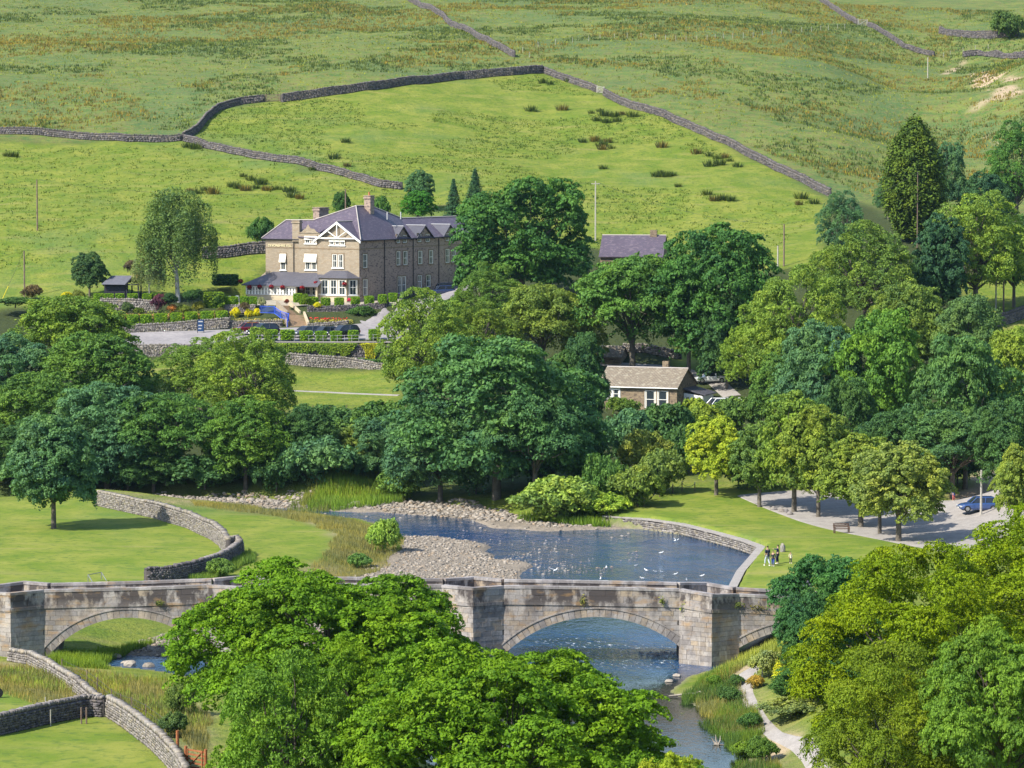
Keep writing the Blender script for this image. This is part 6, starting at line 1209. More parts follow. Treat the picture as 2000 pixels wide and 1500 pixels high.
def car_meshes(kind):
    if kind in CARM: return CARM[kind]
    L, Wd, Ht, hood = {'hatch': (4.2, 1.76, 1.48, .92), 'suv': (4.6, 1.86, 1.70, 1.05), 'estate': (4.6, 1.8, 1.48, .95), 'van': (4.9, 1.95, 2.0, 1.15)}[kind]; h = L / 2; w2 = Wd / 2
    # body below the windows: cross sections along x
    st = [(-h, .78, .45, hood * .80), (-h + .12, .92, .28, hood * .98), (-h + .5, 1, .24, hood), (-.1, 1, .22, hood), (h * .42, 1, .22, hood * .97), (h - .45, .97, .24, hood * .84), (h - .12, .88, .28, hood * .70), (h, .74, .38, hood * .58)]
    V = []; F_ = []
    for x, ws, zb, zt in st:
        w_ = w2 * ws; V += [(x, -w_ * .92, zb), (x, -w_, zb + .18), (x, -w_, zt - .16), (x, -w_ * .90, zt - .02), (x, 0, zt + .03), (x, w_ * .90, zt - .02), (x, w_, zt - .16), (x, w_, zb + .18), (x, w_ * .92, zb)]
    for i in range(len(st) - 1):
        for k in range(9): a = i * 9 + k; b = i * 9 + (k + 1) % 9; F_.append((a, b, b + 9, a + 9))
    F_ += [tuple(range(9))[::-1], tuple((len(st) - 1) * 9 + k for k in range(9))]
    b = MB(); b.v = V; b.f = F_; b.m = [0] * len(F_); body = b.mesh('body', PAINT['black'], smooth=False)
    xr0, xr1 = (-h + (.55 if kind != 'van' else .1)), (.35 if kind != 'van' else h - 1.35); xb0, xb1 = -h + .12, (h * .46 if kind != 'van' else h - .6)
    g = MB(); g.hexa([(xb0, -w2 * .9, hood - .03), (xb1, -w2 * .9, hood - .05), (xb1, w2 * .9, hood - .05), (xb0, w2 * .9, hood - .03)], [(xr0, -w2 * .72, Ht - .06), (xr1, -w2 * .72, Ht - .05), (xr1, w2 * .72, Ht - .05), (xr0, w2 * .72, Ht - .06)]); gl = g.mesh('windows', M['carglass'])
    r = MB(); r.hexa([(xr0 - .04, -w2 * .75, Ht - .08), (xr1 + .05, -w2 * .75, Ht - .09), (xr1 + .05, w2 * .75, Ht - .09), (xr0 - .04, w2 * .75, Ht - .08)], [(xr0 + .15, -w2 * .62, Ht), (xr1 - .2, -w2 * .62, Ht), (xr1 - .2, w2 * .62, Ht), (xr0 + .15, w2 * .62, Ht)])
    for s in (-1, 1):
        for xa, xt in ((xb0, xr0), (xb1, xr1), ((xb0 + xb1) / 2, (xr0 + xr1) / 2)): r.tube([(xa, s * w2 * .9, hood - .03), (xt, s * w2 * .735, Ht - .06)], .05, 4)
    roof = r.mesh('roof', PAINT['black'])
    wh = MB(); wh.tube([(0, -.11, 0), (0, .11, 0)], .33, 16); tyre = wh.mesh('wheel', M['tyre']); wh = MB(); wh.tube([(0, -.12, 0), (0, .12, 0)], .20, 10); rim = wh.mesh('rim', M['rim'])
    hl = MB(); hl.box(-.12, .1, -.2, .2, -.07, .07); head = hl.mesh('headlight', M['lamp']); tl = MB(); tl.box(-.05, .06, -.12, .12, -.14, .14); tail = tl.mesh('tail_light', M['tail'])
    pl = MB(); pl.box(-.01, .02, -.26, .26, -.06, .06); plate = pl.mesh('number_plate', M['plate'])
    CARM[kind] = (body, gl, roof, tyre, rim, head, tail, plate, L, Wd, Ht, hood); return CARM[kind]
def car(kind, colour, p, rz, label, group='parked cars'):
    body, gl, roof, tyre, rim, head, tail, plate, L, Wd, Ht, hood = car_meshes(kind); e = empty('parked_car' if kind != 'van' else 'parked_van', p, label, 'van' if kind == 'van' else 'car', group, rz)
    for nm, me_ in (('body', body), ('roof', roof)):
        o = link(nm, me_, e); o.material_slots[0].link = 'OBJECT'; o.material_slots[0].material = PAINT[colour]
    link('windows', gl, e)
    for x in (-L * .31, L * .32):
        for s in (-1, 1): o = link('wheel', tyre, e); o.location = (x, s * (Wd / 2 - .1), .33); link('rim', rim, o)
    for s in (-1, 1): o = link('headlight', head, e); o.location = (L / 2 - .1, s * Wd * .34, hood * .62); o = link('tail_light', tail, e); o.location = (-L / 2 + .05, s * Wd * .38, hood * .72)
    o = link('number_plate', plate, e); o.location = (L / 2 - .01, 0, .42); o = link('number_plate', plate, e); o.location = (-L / 2 - .01, 0, .5); return e
def carY(kind, col, u, v, Y, rz, label): p = atY(u, v, Y); z = H(p[0], p[1]) + .07; return car(kind, col, (p[0], p[1], max(z, p[2] if abs(p[2] - z) < .6 else z)), R(rz), label)
carY('hatch', 'red', 482, 650, 479, 205, 'dark red car, leftmost beside the hotel car park wall'); carY('suv', 'black', 514, 655, 476, 215, 'black car left of the steps, half behind clipped hedges'); carY('estate', 'grey', 598, 657, 475.5, 222, 'dark estate car parked right of the steps'); carY('hatch', 'black', 633, 659, 474.5, 222, 'small dark hatchback between two larger parked cars')
carY('suv', 'black', 671, 660, 474, 214, 'long black car at the right of the parked row'); carY('hatch', 'silver', 777, 640, 482, 240, 'silver car partly hidden by the tall ash on the drive'); carY('suv', 'black', 880, 578, 514, 15, 'black four-wheel drive at the end of the hotel wing'); carY('hatch', 'navy', 862, 581, 511, 195, 'dark blue hatchback parked before the black four-wheel drive')
p = atZ(1911, 1004, 2.1); car('hatch', 'blue', (p[0], p[1], H(p[0], p[1]) + .06), R(187), 'blue car in the village car park beside the wooden pole')
carY('hatch', 'white', 1388, 748, 444, 190, 'white car behind the bungalow by the thick trunk'); carY('van', 'white', 1410, 796, 426, 200, 'white van half hidden by bushes right of the bungalow')
# ------------------------------------------------------------ people
SK = mat('skin', (.42, .26, .18), .6); HRm = mat('dark_hair', (.03, .022, .018), .8)
def skin_obj(name, nodes, edges, m, parent, sub=2):
    """one continuous surface grown round a jointed skeleton: nodes (x,y,z,r)"""
    me = bpy.data.meshes.new(name); me.from_pydata([n[:3] for n in nodes], edges, []); o = bpy.data.objects.new(name, me); C.objects.link(o)
    md = o.modifiers.new('s', 'SKIN'); sv_ = me.skin_vertices[0].data if me.skin_vertices else None
    if sv_ is None: C.objects.unlink(o); return None
    for i, n in enumerate(nodes): sv_[i].radius = (n[3], n[3] * (n[4] if len(n) > 4 else 1)); sv_[i].use_root = (i == 0)
    o.modifiers.new('b', 'SUBSURF').levels = sub; dg = bpy.context.evaluated_depsgraph_get(); nm = bpy.data.meshes.new_from_object(o.evaluated_get(dg)); nm.name = name; nm.materials.clear(); nm.materials.append(m)
    nm.polygons.foreach_set('use_smooth', [True] * len(nm.polygons)); bpy.data.objects.remove(o); return link(name, nm, parent)
def person(p, rz, s, top, legs, label, pose='stand', shoes=(.7, .7, .7), hair=True, sleeves=True):
    """s: height over 1.75 m; +x faces forward"""
    e = empty('person', p, label, 'person', None, rz, (s, s, s)); mt = mat('top', top, .85); ml = mat('trousers', legs, .85); ms = mat('shoes', shoes, .7)
    st = .22 if pose in ('walk',) else .05
    hip = (0, 0, .93); sh = 1.42
    lk, rk = (.12 + st * .3, .10, .50), (.02 - st * .2, -.10, .50); lf, rf = (st, .11, .09), (-st, -.11, .09)
    if pose == 'point': la = [(.18, .26, 1.36), (.42, .24, 1.42)]; ra = [(.02, -.24, 1.15), (.08, -.25, .92)]
    elif pose == 'phone': la = [(.08, .24, 1.16), (.26, .10, 1.25)]; ra = [(.10, -.24, 1.16), (.30, -.05, 1.28)]
    else: la = [(.0, .25, 1.14), (.08, .26, .90)]; ra = [(-.02, -.25, 1.14), (.04, -.27, .90)]
    bodyn = [(0, 0, .95, .13), (0, 0, 1.18, .115), (0, 0, sh, .13), (0, 0, 1.52, .055), (.02, 0, 1.60, .075), (.02, 0, 1.70, .09), (0, .19, 1.40, .06), (*la[0], .043), (*la[1], .035), (0, -.19, 1.40, .06), (*ra[0], .043), (*ra[1], .035),
             (0, .09, .88, .095), (*lk, .062), (*lf, .045), (lf[0] + .14, .11, .04, .035), (0, -.09, .88, .095), (*rk, .062), (*rf, .045), (rf[0] + .14, -.11, .04, .035)]
    ed = [(0, 1), (1, 2), (2, 3), (3, 4), (4, 5), (2, 6), (6, 7), (7, 8), (2, 9), (9, 10), (10, 11), (0, 12), (12, 13), (13, 14), (14, 15), (0, 16), (16, 17), (17, 18), (18, 19)]
    skin_obj('body', bodyn, ed, SK, e, 1)
    i_ = lambda a, b, t: tuple(a[k] + (b[k] - a[k]) * t for k in range(3))
    skin_obj('shirt', [(0, 0, .97, .155), (0, 0, 1.18, .14), (0, 0, 1.42, .155), (0, .19, 1.40, .085), (*i_((0, .19, 1.40), la[0], .9), .06), (*(i_(la[0], la[1], .75) if sleeves else la[0]), .05), (0, -.19, 1.40, .085), (*i_((0, -.19, 1.40), ra[0], .9), .06), (*(i_(ra[0], ra[1], .75) if sleeves else ra[0]), .05), (0, 0, .86, .15)], [(0, 1), (1, 2), (2, 3), (3, 4), (4, 5), (2, 6), (6, 7), (7, 8), (0, 9)], mt, e, 1)
    skin_obj('trousers', [(0, 0, .96, .15), (0, .095, .86, .115), (*lk, .082), (*i_(lk, lf, .85), .065), (0, -.095, .86, .115), (*rk, .082), (*i_(rk, rf, .85), .065)], [(0, 1), (1, 2), (2, 3), (0, 4), (4, 5), (5, 6)], ml, e, 1)
    for f in (lf, rf): skin_obj('shoe', [(f[0] - .04, f[1], .05, .05), (f[0] + .08, f[1], .045, .05), (f[0] + .18, f[1], .04, .04)], [(0, 1), (1, 2)], ms, e, 1)
    if hair: skin_obj('hair', [(-.02, 0, 1.60, .075), (-.015, 0, 1.70, .098), (0, 0, 1.765, .07)], [(0, 1), (1, 2)], HRm, e, 1)
    for y in (-.035, .035): m = MB(); m.lathe([(.0, -.012), (.012, 0), (.0, .012)], 6, c=(.105, y, 1.685)); m.build('eye', HRm, e, local=True)
    for q, h_ in ((la[1], 1), (ra[1], -1)):
        d = np.array([.05, 0, -.06]) if pose == 'stand' or q[2] < 1.1 else np.array([.09, 0, .02])
        for k in range(4): m = MB(); b = np.array(q) + [0, (k - 1.5) * .018, 0]; m.tube([b, b + d * (.9 + .1 * (k % 2)), b + d * 1.5 + [.01, 0, -.01]], [.011, .010, .007], 5); m.build('finger', SK, e, local=True)
        m = MB(); b = np.array(q); m.tube([b, b + [.03, -.035 * h_, -.01], b + [.055, -.04 * h_, -.03]], [.012, .011, .008], 5); m.build('thumb', SK, e, local=True)
    return e
def PZ(u, v): p = atZ(u, v, 1.4); return (p[0], p[1], H(p[0], p[1]))
person(PZ(1499, 1104), 2.2, 1.03, (.02, .025, .05), (.45, .50, .58), 'man in dark t-shirt and pale trousers striding beside the river wall', 'walk', (.8, .8, .8), sleeves=False)
person(PZ(1510, 1105), -1.8, .80, (.015, .02, .035), (.03, .06, .30), 'child in dark jacket and blue trousers between the two adults', 'stand', (.8, .8, .8))
person(PZ(1519, 1101), 3.0, .98, (.03, .035, .10), (.02, .025, .05), 'woman in navy pointing an arm towards the man', 'point', (.8, .8, .8))
person(PZ(1544, 1101), -1.2, .60, (.75, .70, .50), (.03, .04, .05), 'toddler in cream top and dark trousers standing alone on the lawn', 'stand', (.8, .8, .8))
p = atZ(1862, 987, 2.1); person((p[0], p[1], H(p[0], p[1])), -.6, .78, (.04, .10, .38), (.55, .16, .14), 'person in blue top and coral trousers behind the blue car', 'phone')
# ------------------------------------------------------------ poles, wires, fences, gates
M['pole'] = surf_mat('pole_wood', (.16, .11, .09), (.24, .18, .15), 3, .9); M['greywood'] = surf_mat('weathered_wood', (.36, .34, .31), (.48, .45, .41), 4, .9); M['redwood'] = surf_mat('red_brown_wood', (.30, .10, .04), (.40, .17, .08), 4, .85); M['wire'] = mat('wire', (.05, .05, .06), .5); M['yellow'] = mat('yellow_guard', (.75, .6, .03), .5)
POLE = {}
def pole(u, vb, vt, label, Y=None, r=.13, m_='pole', arm=False, lo=380):
    p = G(u, vb, lo) if Y is None else np.array([*atY(u, vb, Y)[:2], H(*atY(u, vb, Y)[:2])]); h = float(atY(u, vt, p[1])[2]) - p[2]; e = empty('electricity_pole', p, label, 'pole', 'wooden poles'); m = MB(); m.tube([(0, 0, -.5), (0, 0, h)], [r, r * .75], 8); m.build('shaft', M[m_], e, local=True)
    m = MB(); m.tube([(-.02, -.02, h - .35), (-.02, -.02, h + .12)], [.06, .03], 6); 
    if arm: m.box(-.7, .7, -.06, .06, h - .45, h - .33)
    m.build('crossarm' if arm else 'insulator', M['wire'] if not arm else M[m_], e, local=True); POLE[label] = p + [0, 0, h]; return p + [0, 0, h]
w1 = pole(73, 450, 351, 'thin wooden pole standing alone high in the left field'); w2 = pole(48, 582, 490, 'wooden pole nearest the left edge above the hotel gardens', arm=False); w3 = pole(1163, 470, 354, 'tall grey pole rising behind the great hotel sycamore', m_='greywood', arm=True)
w4 = pole(1531, 520, 438, 'brown pole left of the light ashes at the field foot'); w5 = pole(1519, 532, 480, 'short pale pole beside the brown pole at the field foot', m_='greywood'); w6 = pole(1792, 396, 336, 'pole in front of the tall pointed yew', Y=520, r=.08); w7 = pole(1812, 152, 112, 'leaning grey post standing alone in the upper gully', m_='greywood')
w8 = pole(1945, 603, 538, 'pale bare pole, left one of the pair at the right edge', Y=486, m_='greywood'); w9 = pole(1960, 603, 500, 'brown bare pole, taller one of the pair at the right edge', Y=485); w10 = pole(1916, 1006, 918, 'wooden pole beside the blue car in the village car park', lo=250, m_='greywood'); w11 = pole(675, 400, 370, 'pole top showing behind the hotel roof', Y=545)
def wire(a, b, sag=1.0, label='overhead wire between two wooden poles'):
    t = np.linspace(0, 1, 14)[:, None]; P = a + (b - a) * t; P[:, 2] -= (sag * 4 * t * (1 - t))[:, 0]; m = MB(); m.tube(P, .016, 3, cap=False); o = m.build('overhead_wire', M['wire']); tag(o, label, 'wire', 'overhead wires'); return o
wire(w1, w11, 1.5, 'long overhead wire crossing the left field towards the hotel'); wire(w2, w11, 1.5, 'overhead wire from the left edge pole to the hotel'); wire(w3, w4, 1.5, 'overhead wire across the green field right of the great sycamore'); wire(w3, w11, 1.5, 'overhead wire over the hotel ridge'); wire(w4, w6, 1.2, 'overhead wire running to the pointed yew'); wire(w2, atY(-200, 500, 480), 1, 'overhead wire leaving the frame at left')
p = POLE['wooden pole nearest the left edge above the hotel gardens']; m = MB(); q = atY(3, 588, p[1]); m.tube([p, q + (p - q) * .30], .02, 4); o = m.build('guy_wire', M['wire']); tag(o, 'thin stay wire of the left edge pole', 'wire'); m = MB(); m.tube([q, q + (p - q) * .30], .05, 5); o = m.build('guy_wire_guard', M['yellow']); tag(o, 'yellow guard sleeve on the stay wire at the left edge', 'guard')
def fence(px, label, hgt=1.15, r=.055, wires=2, lo=190, z=None, m_='greywood', Y=None, name='post_fence'):
    P = [(atZ(u, v, z) if z is not None else (G(u, v, lo) if Y is None else atY(u, v, Y))) for u, v in px]; e = empty(name, P[0], label, 'fence')
    for p in P: p[2] = H(p[0], p[1])
    for p in P: m = MB(); m.tube([p - [0, 0, .3], p + [0, 0, hgt]], r, 6); m.build('post', M[m_], e)
    for k in range(wires):
        h = hgt * (.9 - .4 * k); m = MB(); m.tube([p + [0, 0, h] for p in P], .012, 3, cap=False); m.build('wire', M['wire'], e)
fence([(1021, 102), (1034, 112), (1051, 92), (1085, 87), (1118, 83), (1150, 80), (1172, 78), (1200, 75), (1225, 74), (1252, 74), (1281, 76), (1300, 78), (1320, 80), (1340, 81), (1361, 80), (1381, 78), (1397, 76), (1413, 75), (1431, 75), (1452, 74), (1471, 73), (1489, 70), (1508, 68), (1526, 66), (1545, 65), (1566, 63), (1585, 62), (1603, 60), (1618, 59), (1636, 57), (1650, 56)], 'long line of pale fence posts crossing the upper fell', hgt=1.2)
fence([(1843, 112), (1856, 108), (1881, 102), (1905, 98), (1930, 96)], 'short line of fence posts in the gully at top right')
fence([(577, 807), (611, 807), (645, 807), (677, 806), (710, 806), (731, 806), (750, 808)], 'thin fence posts along the foot of the hotel field', hgt=1.0, lo=380, m_='pole')
fence([(121, 1306), (170, 1330), (190, 1345), (218, 1368), (236, 1378), (257, 1385), (285, 1400), (334, 1438)], 'row of thin stakes along the rough foreground wall', hgt=1.0, z=1.0, r=.04, m_='pole'); fence([(89, 1390), (99, 1418)], 'two crooked stakes by the dark corner wall', z=1.0, hgt=1.1, wires=0, r=.04, m_='greywood'); fence([(159, 1412), (169, 1412)], 'pair of wooden stoop posts against the dark corner wall', z=1.0, hgt=1.1, wires=0, r=.06, m_='pole')
fence([(1478, 1312), (1489, 1318), (1498, 1300)], 'small wooden path railing right of the bridge', z=1.7, hgt=1.0, wires=2, r=.06)
rp = [atZ(u, v, 1.3) for u, v in ((1258, 992), (1288, 978), (1314, 973), (1332, 971), (1357, 972))]; e = empty('rope_fence', rp[0], 'rope and post fence with white post tops at the river end of the lawn', 'fence')
for i, p in enumerate(rp):
    p[2] = H(p[0], p[1]); m = MB(); m.tube([p - [0, 0, .2], p + [0, 0, .85]], .06, 6); m.build('post', M['pole'], e); m = MB(); m.tube([p + [0, 0, .85], p + [0, 0, 1.0]], .065, 6); m.build('post_cap', M['white'], e)
    if i: q = rp[i - 1]; t = np.linspace(0, 1, 8)[:, None]; Pp = q + (p - q) * t + [0, 0, .85]; Pp[:, 2] -= (.35 * 4 * t * (1 - t))[:, 0]; m = MB(); m.tube(Pp, .03, 4); m.build('rope', M['greywood'], e)
def gate(u0, v0, u1, v1, label, m_, hgt=1.2, bars_=5, z=None, Y=None):
    a = G(u0, v0) if z is None else atZ(u0, v0, z); b = G(u1, v1) if z is None else atZ(u1, v1, z); a[2] = H(a[0], a[1]); b[2] = H(b[0], b[1]); e = empty('field_gate', a, label, 'gate')
    for p in (a, b): m = MB(); m.tube([p - [0, 0, .3], p + [0, 0, hgt + .25]], .11, 6); m.build('gate_post', M[m_], e)
    sg = Seg(a[:2], b[:2])
    for k in range(bars_):
        h = .2 + (hgt - .2) * k / (bars_ - 1); m = MB(); m.hexa([sg.at(.15, a[2] + h, .03), sg.at(sg.L - .15, b[2] + h, .03), sg.at(sg.L - .15, b[2] + h, -.03), sg.at(.15, a[2] + h, -.03)], [sg.at(.15, a[2] + h + .1, .03), sg.at(sg.L - .15, b[2] + h + .1, .03), sg.at(sg.L - .15, b[2] + h + .1, -.03), sg.at(.15, a[2] + h + .1, -.03)]); m.build('bar', M[m_], e)
    for q in (.2, sg.L - .25): m = MB(); zz = a[2] + (b[2] - a[2]) * q / sg.L; m.tube([sg.at(q, zz + .1, .05), sg.at(q, zz + hgt + .12, .05)], .05, 4); m.build('stile', M[m_], e)
    m = MB(); m.tube([sg.at(.2, a[2] + .2, .06), sg.at(sg.L - .3, b[2] + hgt, .06)], .05, 4); m.build('brace', M[m_], e)
gate(1676, 50, 1694, 51, 'pale wooden field gate in the upper right hill wall', 'greywood', 1.5); gate(1166, 181, 1180, 184, 'small pale gate in the right hill wall', 'greywood', 1.3); gate(519, 199, 547, 198, 'dark field gate in the gap of the left hill wall', 'pole', 1.3)
gate(363, 1502, 402, 1508, 'red-brown wooden field gate at the bottom edge by the big tree', 'redwood', 1.25, z=1.0)
p = atZ(347, 1486, 1.0); m = MB(); m.tube([p - [0, 0, .3], p + [0, 0, 1.9]], .11, 6); o = m.build('gate_post', M['redwood']); tag(o, 'tall red-brown post standing against the rough wall end', 'post')
# bench, standing stone, kerb stones, goal-like frame, tyre
p = atZ(1644, 1030, 1.8); e = empty('park_bench', (p[0], p[1], H(p[0], p[1])), 'dark wooden bench under the row of limes', 'bench', rz=.15); M['benchwood'] = surf_mat('bench_wood', (.09, .05, .04), (.13, .08, .06), 5)
for y in (-.16, 0, .16): m = MB(); m.box(-.8, .8, y - .06, y + .06, .42, .46); m.build('seat_slat', M['benchwood'], e, local=True)
for z in (.6, .75, .9): m = MB(); m.box(-.8, .8, .26, .30, z - .05, z + .05); m.build('back_slat', M['benchwood'], e, local=True)
for x in (-.72, .72):
    for y in (-.18, .28): m = MB(); m.box(x - .04, x + .04, y - .04, y + .04, 0, .95 if y > 0 else .62); m.build('leg', M['benchwood'], e, local=True)
    m = MB(); m.box(x - .05, x + .05, -.24, .3, .62, .67); m.build('arm_rest', M['benchwood'], e, local=True)
def rock(seed, r=(1, 1, 1), sub=2, mt='cobble'):
    import bmesh
    g = np.random.default_rng(seed); b = bmesh.new(); bmesh.ops.create_icosphere(b, subdivisions=sub, radius=1); ph = g.uniform(0, 6, 6)
    for v in b.verts:
        c = v.co; k = 1 + .16 * math.sin(c.x * 2.3 + ph[0]) + .14 * math.sin(c.y * 2.9 + ph[1]) + .12 * math.sin(c.z * 3.1 + ph[2]) + .06 * math.sin(c.x * 6 + c.y * 5 + ph[3]); v.co = Vector((c.x * r[0], c.y * r[1], c.z * r[2])) * k
    me = bpy.data.meshes.new('rock'); b.to_mesh(me); b.free(); me.materials.append(M[mt]); t = me.attributes.new('var', 'FLOAT', 'POINT'); t.data.foreach_set('value', np.full(len(me.vertices), g.random(), np.float32)); return me
p = atZ(1529, 1080, 1.4); st = link('standing_stone', rock(91, (.32, .24, .52), mt='drystone')); st.location = (p[0], p[1], H(p[0], p[1]) + .2); tag(st, 'upright pale standing stone beside the group of people', 'stone')
for i, (u, v) in enumerate(((1512, 990), (1526, 993), (1536, 994), (1544, 997))):
    p = atZ(u, v, 1.8); o = link('kerb_stone', rock(92 + i, (.32, .26, .3), mt='drydark')); o.location = (p[0], p[1], H(p[0], p[1]) + .12); tag(o, f'{ORD[i]} dark edging stone from the left beside the car park', 'stone', 'dark edging stones between the limes')
M['metal'] = mat('galvanised_metal', (.22, .23, .25), .5, .5, .4); a = atZ(172, 1136, 1.2); b = atZ(198, 1131, 1.2); e = empty('metal_frame', a, 'low metal rail frame on the meadow behind the bridge', 'frame')
for p, q in ((a + [0, 0, .6], b + [0, 0, .6]), (a, a + [0, 0, .6]), (b, b + [0, 0, .6]), (a + [0, 0, .6], a + [.6, -1.2, 0]), (b + [0, 0, .6], b + [.6, -1.2, 0])): m = MB(); m.tube([p, q], .035, 5); m.build('rail', M['metal'], e)
p = atZ(-4, 1361, 1.0); m = MB(); m.tube([(0, -.12, .35), (0, .12, .35)], .35, 16); o = m.build('tyre', M['tyre']); o.location = (p[0], p[1], H(p[0], p[1])); o.rotation_euler = (0, 0, .3); tag(o, 'black tyre of a machine cut by the left edge', 'tyre')
p = atZ(1522, 1245, 1.6); X0, Y0, Z0_ = p[0], p[1], H(p[0], p[1]); m = MB(); e = empty('stone_pillar', (X0, Y0, Z0_), 'brown stone hut corner with slate roof at the right end of the bridge', 'hut'); m.box(X0 - .2, X0 + 2.2, Y0, Y0 + 2, Z0_ - .3, Z0_ + 2.2); m.build('wall_face', M['cottage'], e); m = MB(); m.hexa([(X0 - .45, Y0 - .3, Z0_ + 2.15), (X0 + 2.6, Y0 - .3, Z0_ + 2.15), (X0 + 2.6, Y0 + 2.2, Z0_ + 3.6), (X0 - .45, Y0 + 2.2, Z0_ + 3.6)], [(X0 - .45, Y0 - .3, Z0_ + 2.3), (X0 + 2.6, Y0 - .3, Z0_ + 2.3), (X0 + 2.6, Y0 + 2.2, Z0_ + 3.75), (X0 - .45, Y0 + 2.2, Z0_ + 3.75)]); m.build('roof', M['slategrey'], e)
# driftwood
p = atZ(1403, 1455, 0); m = MB(); M['drift'] = surf_mat('driftwood', (.30, .26, .22), (.40, .36, .31), 4)
for q in (((0, 0, 0), (-.25, .1, .5), (-.3, .2, 1.1)), ((0, 0, 0), (.2, 0, .5), (.22, .1, 1.0)), ((-.5, 0, .05), (.1, 0, .05), (.6, .1, .02)), ((-.1, 0, 0), (-.5, .2, .35), (-.7, .2, .7))): m.tube([tuple(np.array(c) * .6 + p) for c in q], [.07, .05, .02], 6)
o = m.build('driftwood', M['drift']); tag(o, 'bleached forked driftwood branch in the dark water by the path', 'branch')
p = atZ(1350, 1362, 0); m = MB(); m.tube([p + [-1.6, 0, .1], p + [0, 0, .25], p + [2.2, -.6, .12]], [.05, .12, .08], 6); m.tube([p + [0, 0, .2], p + [.6, -.5, .5], p + [1.2, -.8, .2]], [.06, .05, .02], 5); o = m.build('fallen_branch', M['drift']); tag(o, 'fallen branch lying along the right river bank', 'branch')
# ------------------------------------------------------------ gulls
M['gull'] = mat('gull_white', (.80, .80, .80), .7); M['gullgrey'] = mat('gull_grey', (.30, .32, .36), .7); M['beak'] = mat('beak', (.6, .35, .02), .5)
def gull(p, rz, label, fly=False, col='gull', s=1.0):
    e = empty('gull', p, label, 'gull', 'gulls on the river', rz, (s, s, s)); m = MB(); m.tube([(-.30, 0, .12), (-.22, 0, .13), (-.05, 0, .14), (.10, 0, .16), (.17, 0, .21), (.21, 0, .27), (.26, 0, .29), (.31, 0, .28)], [.01, .045, .085, .075, .045, .045, .045, .01], 8); m.build('body', M[col], e, local=True, smooth=True)
    for sd_ in (-1, 1):
        m = MB()
        if fly: m.hexa([(.08, sd_ * .05, .16), (-.08, sd_ * .05, .15), (-.18, sd_ * .62, .34), (-.08, sd_ * .62, .35)], [(.08, sd_ * .05, .18), (-.08, sd_ * .05, .17), (-.18, sd_ * .62, .35), (-.08, sd_ * .62, .36)])
        else: m.hexa([(.10, sd_ * .06, .12), (-.32, sd_ * .02, .12), (-.32, sd_ * .035, .15), (.10, sd_ * .09, .14)], [(.08, sd_ * .05, .20), (-.30, sd_ * .015, .16), (-.30, sd_ * .03, .17), (.08, sd_ * .07, .20)])
        m.build('wing', M['gullgrey'], e, local=True)
    m = MB(); m.tube([(.30, 0, .28), (.36, 0, .265)], [.015, .004], 5); m.build('beak', M['beak'], e, local=True)
g_ = random.Random(3)
for u, v, lb in ((1173, 1133, 'gull just above the bridge parapet at centre'), (1255, 1132, 'white gull nearest the parapet, right of centre'), (1262, 1116, 'gull above the one nearest the parapet'), (1280, 1119, 'gull in the middle of the cluster before the bridge'), (1293, 1120, 'largest gull of the cluster before the bridge'), (1319, 1124, 'gull at the right of the cluster before the bridge'),
                 (1371, 1127, 'lone gull near the lawn side of the pool'), (1242, 1107, 'dark young gull left of the cluster'), (1341, 1135, 'dark gull almost on the parapet at right'), (1184, 1111, 'small gull out in the open pool'), (1291, 1082, 'gull standing on stones in mid river'), (1425, 1385, 'pale wader on the bank below the bridge')):
    p = atZ(u, v, 0); gull((p[0], p[1], .0), g_.uniform(0, 6.28), lb, col='gull' if 'dark' not in lb else 'gullgrey', s=.85)
p = atY(1085, 1117, 292); gull(tuple(p), .9, 'white gull flying low over the river with raised wings', fly=True, s=1.0); p = atY(1321, 1058, 330); gull(tuple(p), .2, 'white gull flying near the river wall', fly=True, s=.9)
# ------------------------------------------------------------ shingle, boulders
rng = np.random.default_rng(77)
ICO = None
def ico_pts():
    import bmesh
    b = bmesh.new(); bmesh.ops.create_icosphere(b, subdivisions=1, radius=1); V = np.array([v.co[:] for v in b.verts]); F_ = np.array([[v.index for v in f.verts] for f in b.faces]); b.free(); return V, F_
IV, IF = ico_pts()
def cobbles(name, poly, n, smin, smax, label, test=None, zoff=0.0, wl=False, grow=0):
    P = np.array(poly)[:, :2]; x0, y0 = P.min(0) - grow; x1, y1 = P.max(0) + grow; X_ = rng.uniform(x0, x1, n * 4); Y_ = rng.uniform(y0, y1, n * 4); d = sdist(P, X_, Y_); k = d < (fbm(X_, Y_, 4, 5, 3) - .55) * 7 + grow * rng.random(n * 4) ** 2
    if test is not None: k &= test(X_, Y_)
    X_, Y_ = X_[k][:n], Y_[k][:n]; m = len(X_); s = smin + (smax - smin) * rng.random(m) ** 4; Z_ = height(X_, Y_)
    if wl: Z_ = np.maximum(Z_, -s * .35)
    S = s[:, None] * rng.uniform(.7, 1.2, (m, 3)) * [1.15, 1, .62]; a = rng.random(m) * 6.28
    Q = IV[None] * S[:, None] * (1 + rng.uniform(-.15, .15, (m, len(IV), 1))); Vx = Q[..., 0] * np.cos(a)[:, None] - Q[..., 1] * np.sin(a)[:, None]; Vy = Q[..., 0] * np.sin(a)[:, None] + Q[..., 1] * np.cos(a)[:, None]
    V = np.stack([Vx + X_[:, None], Vy + Y_[:, None], Q[..., 2] + (Z_ + s * .12 + zoff)[:, None]], -1).reshape(-1, 3); f = (IF[None] + np.arange(m)[:, None, None] * len(IV)).reshape(-1, 3)
    o = link(name, np_mesh(name, V, f, M['cobble'], attrs={'var': np.repeat(rng.random(m), len(IV))})); o['kind'] = 'stuff'; tag(o, label, 'stones')
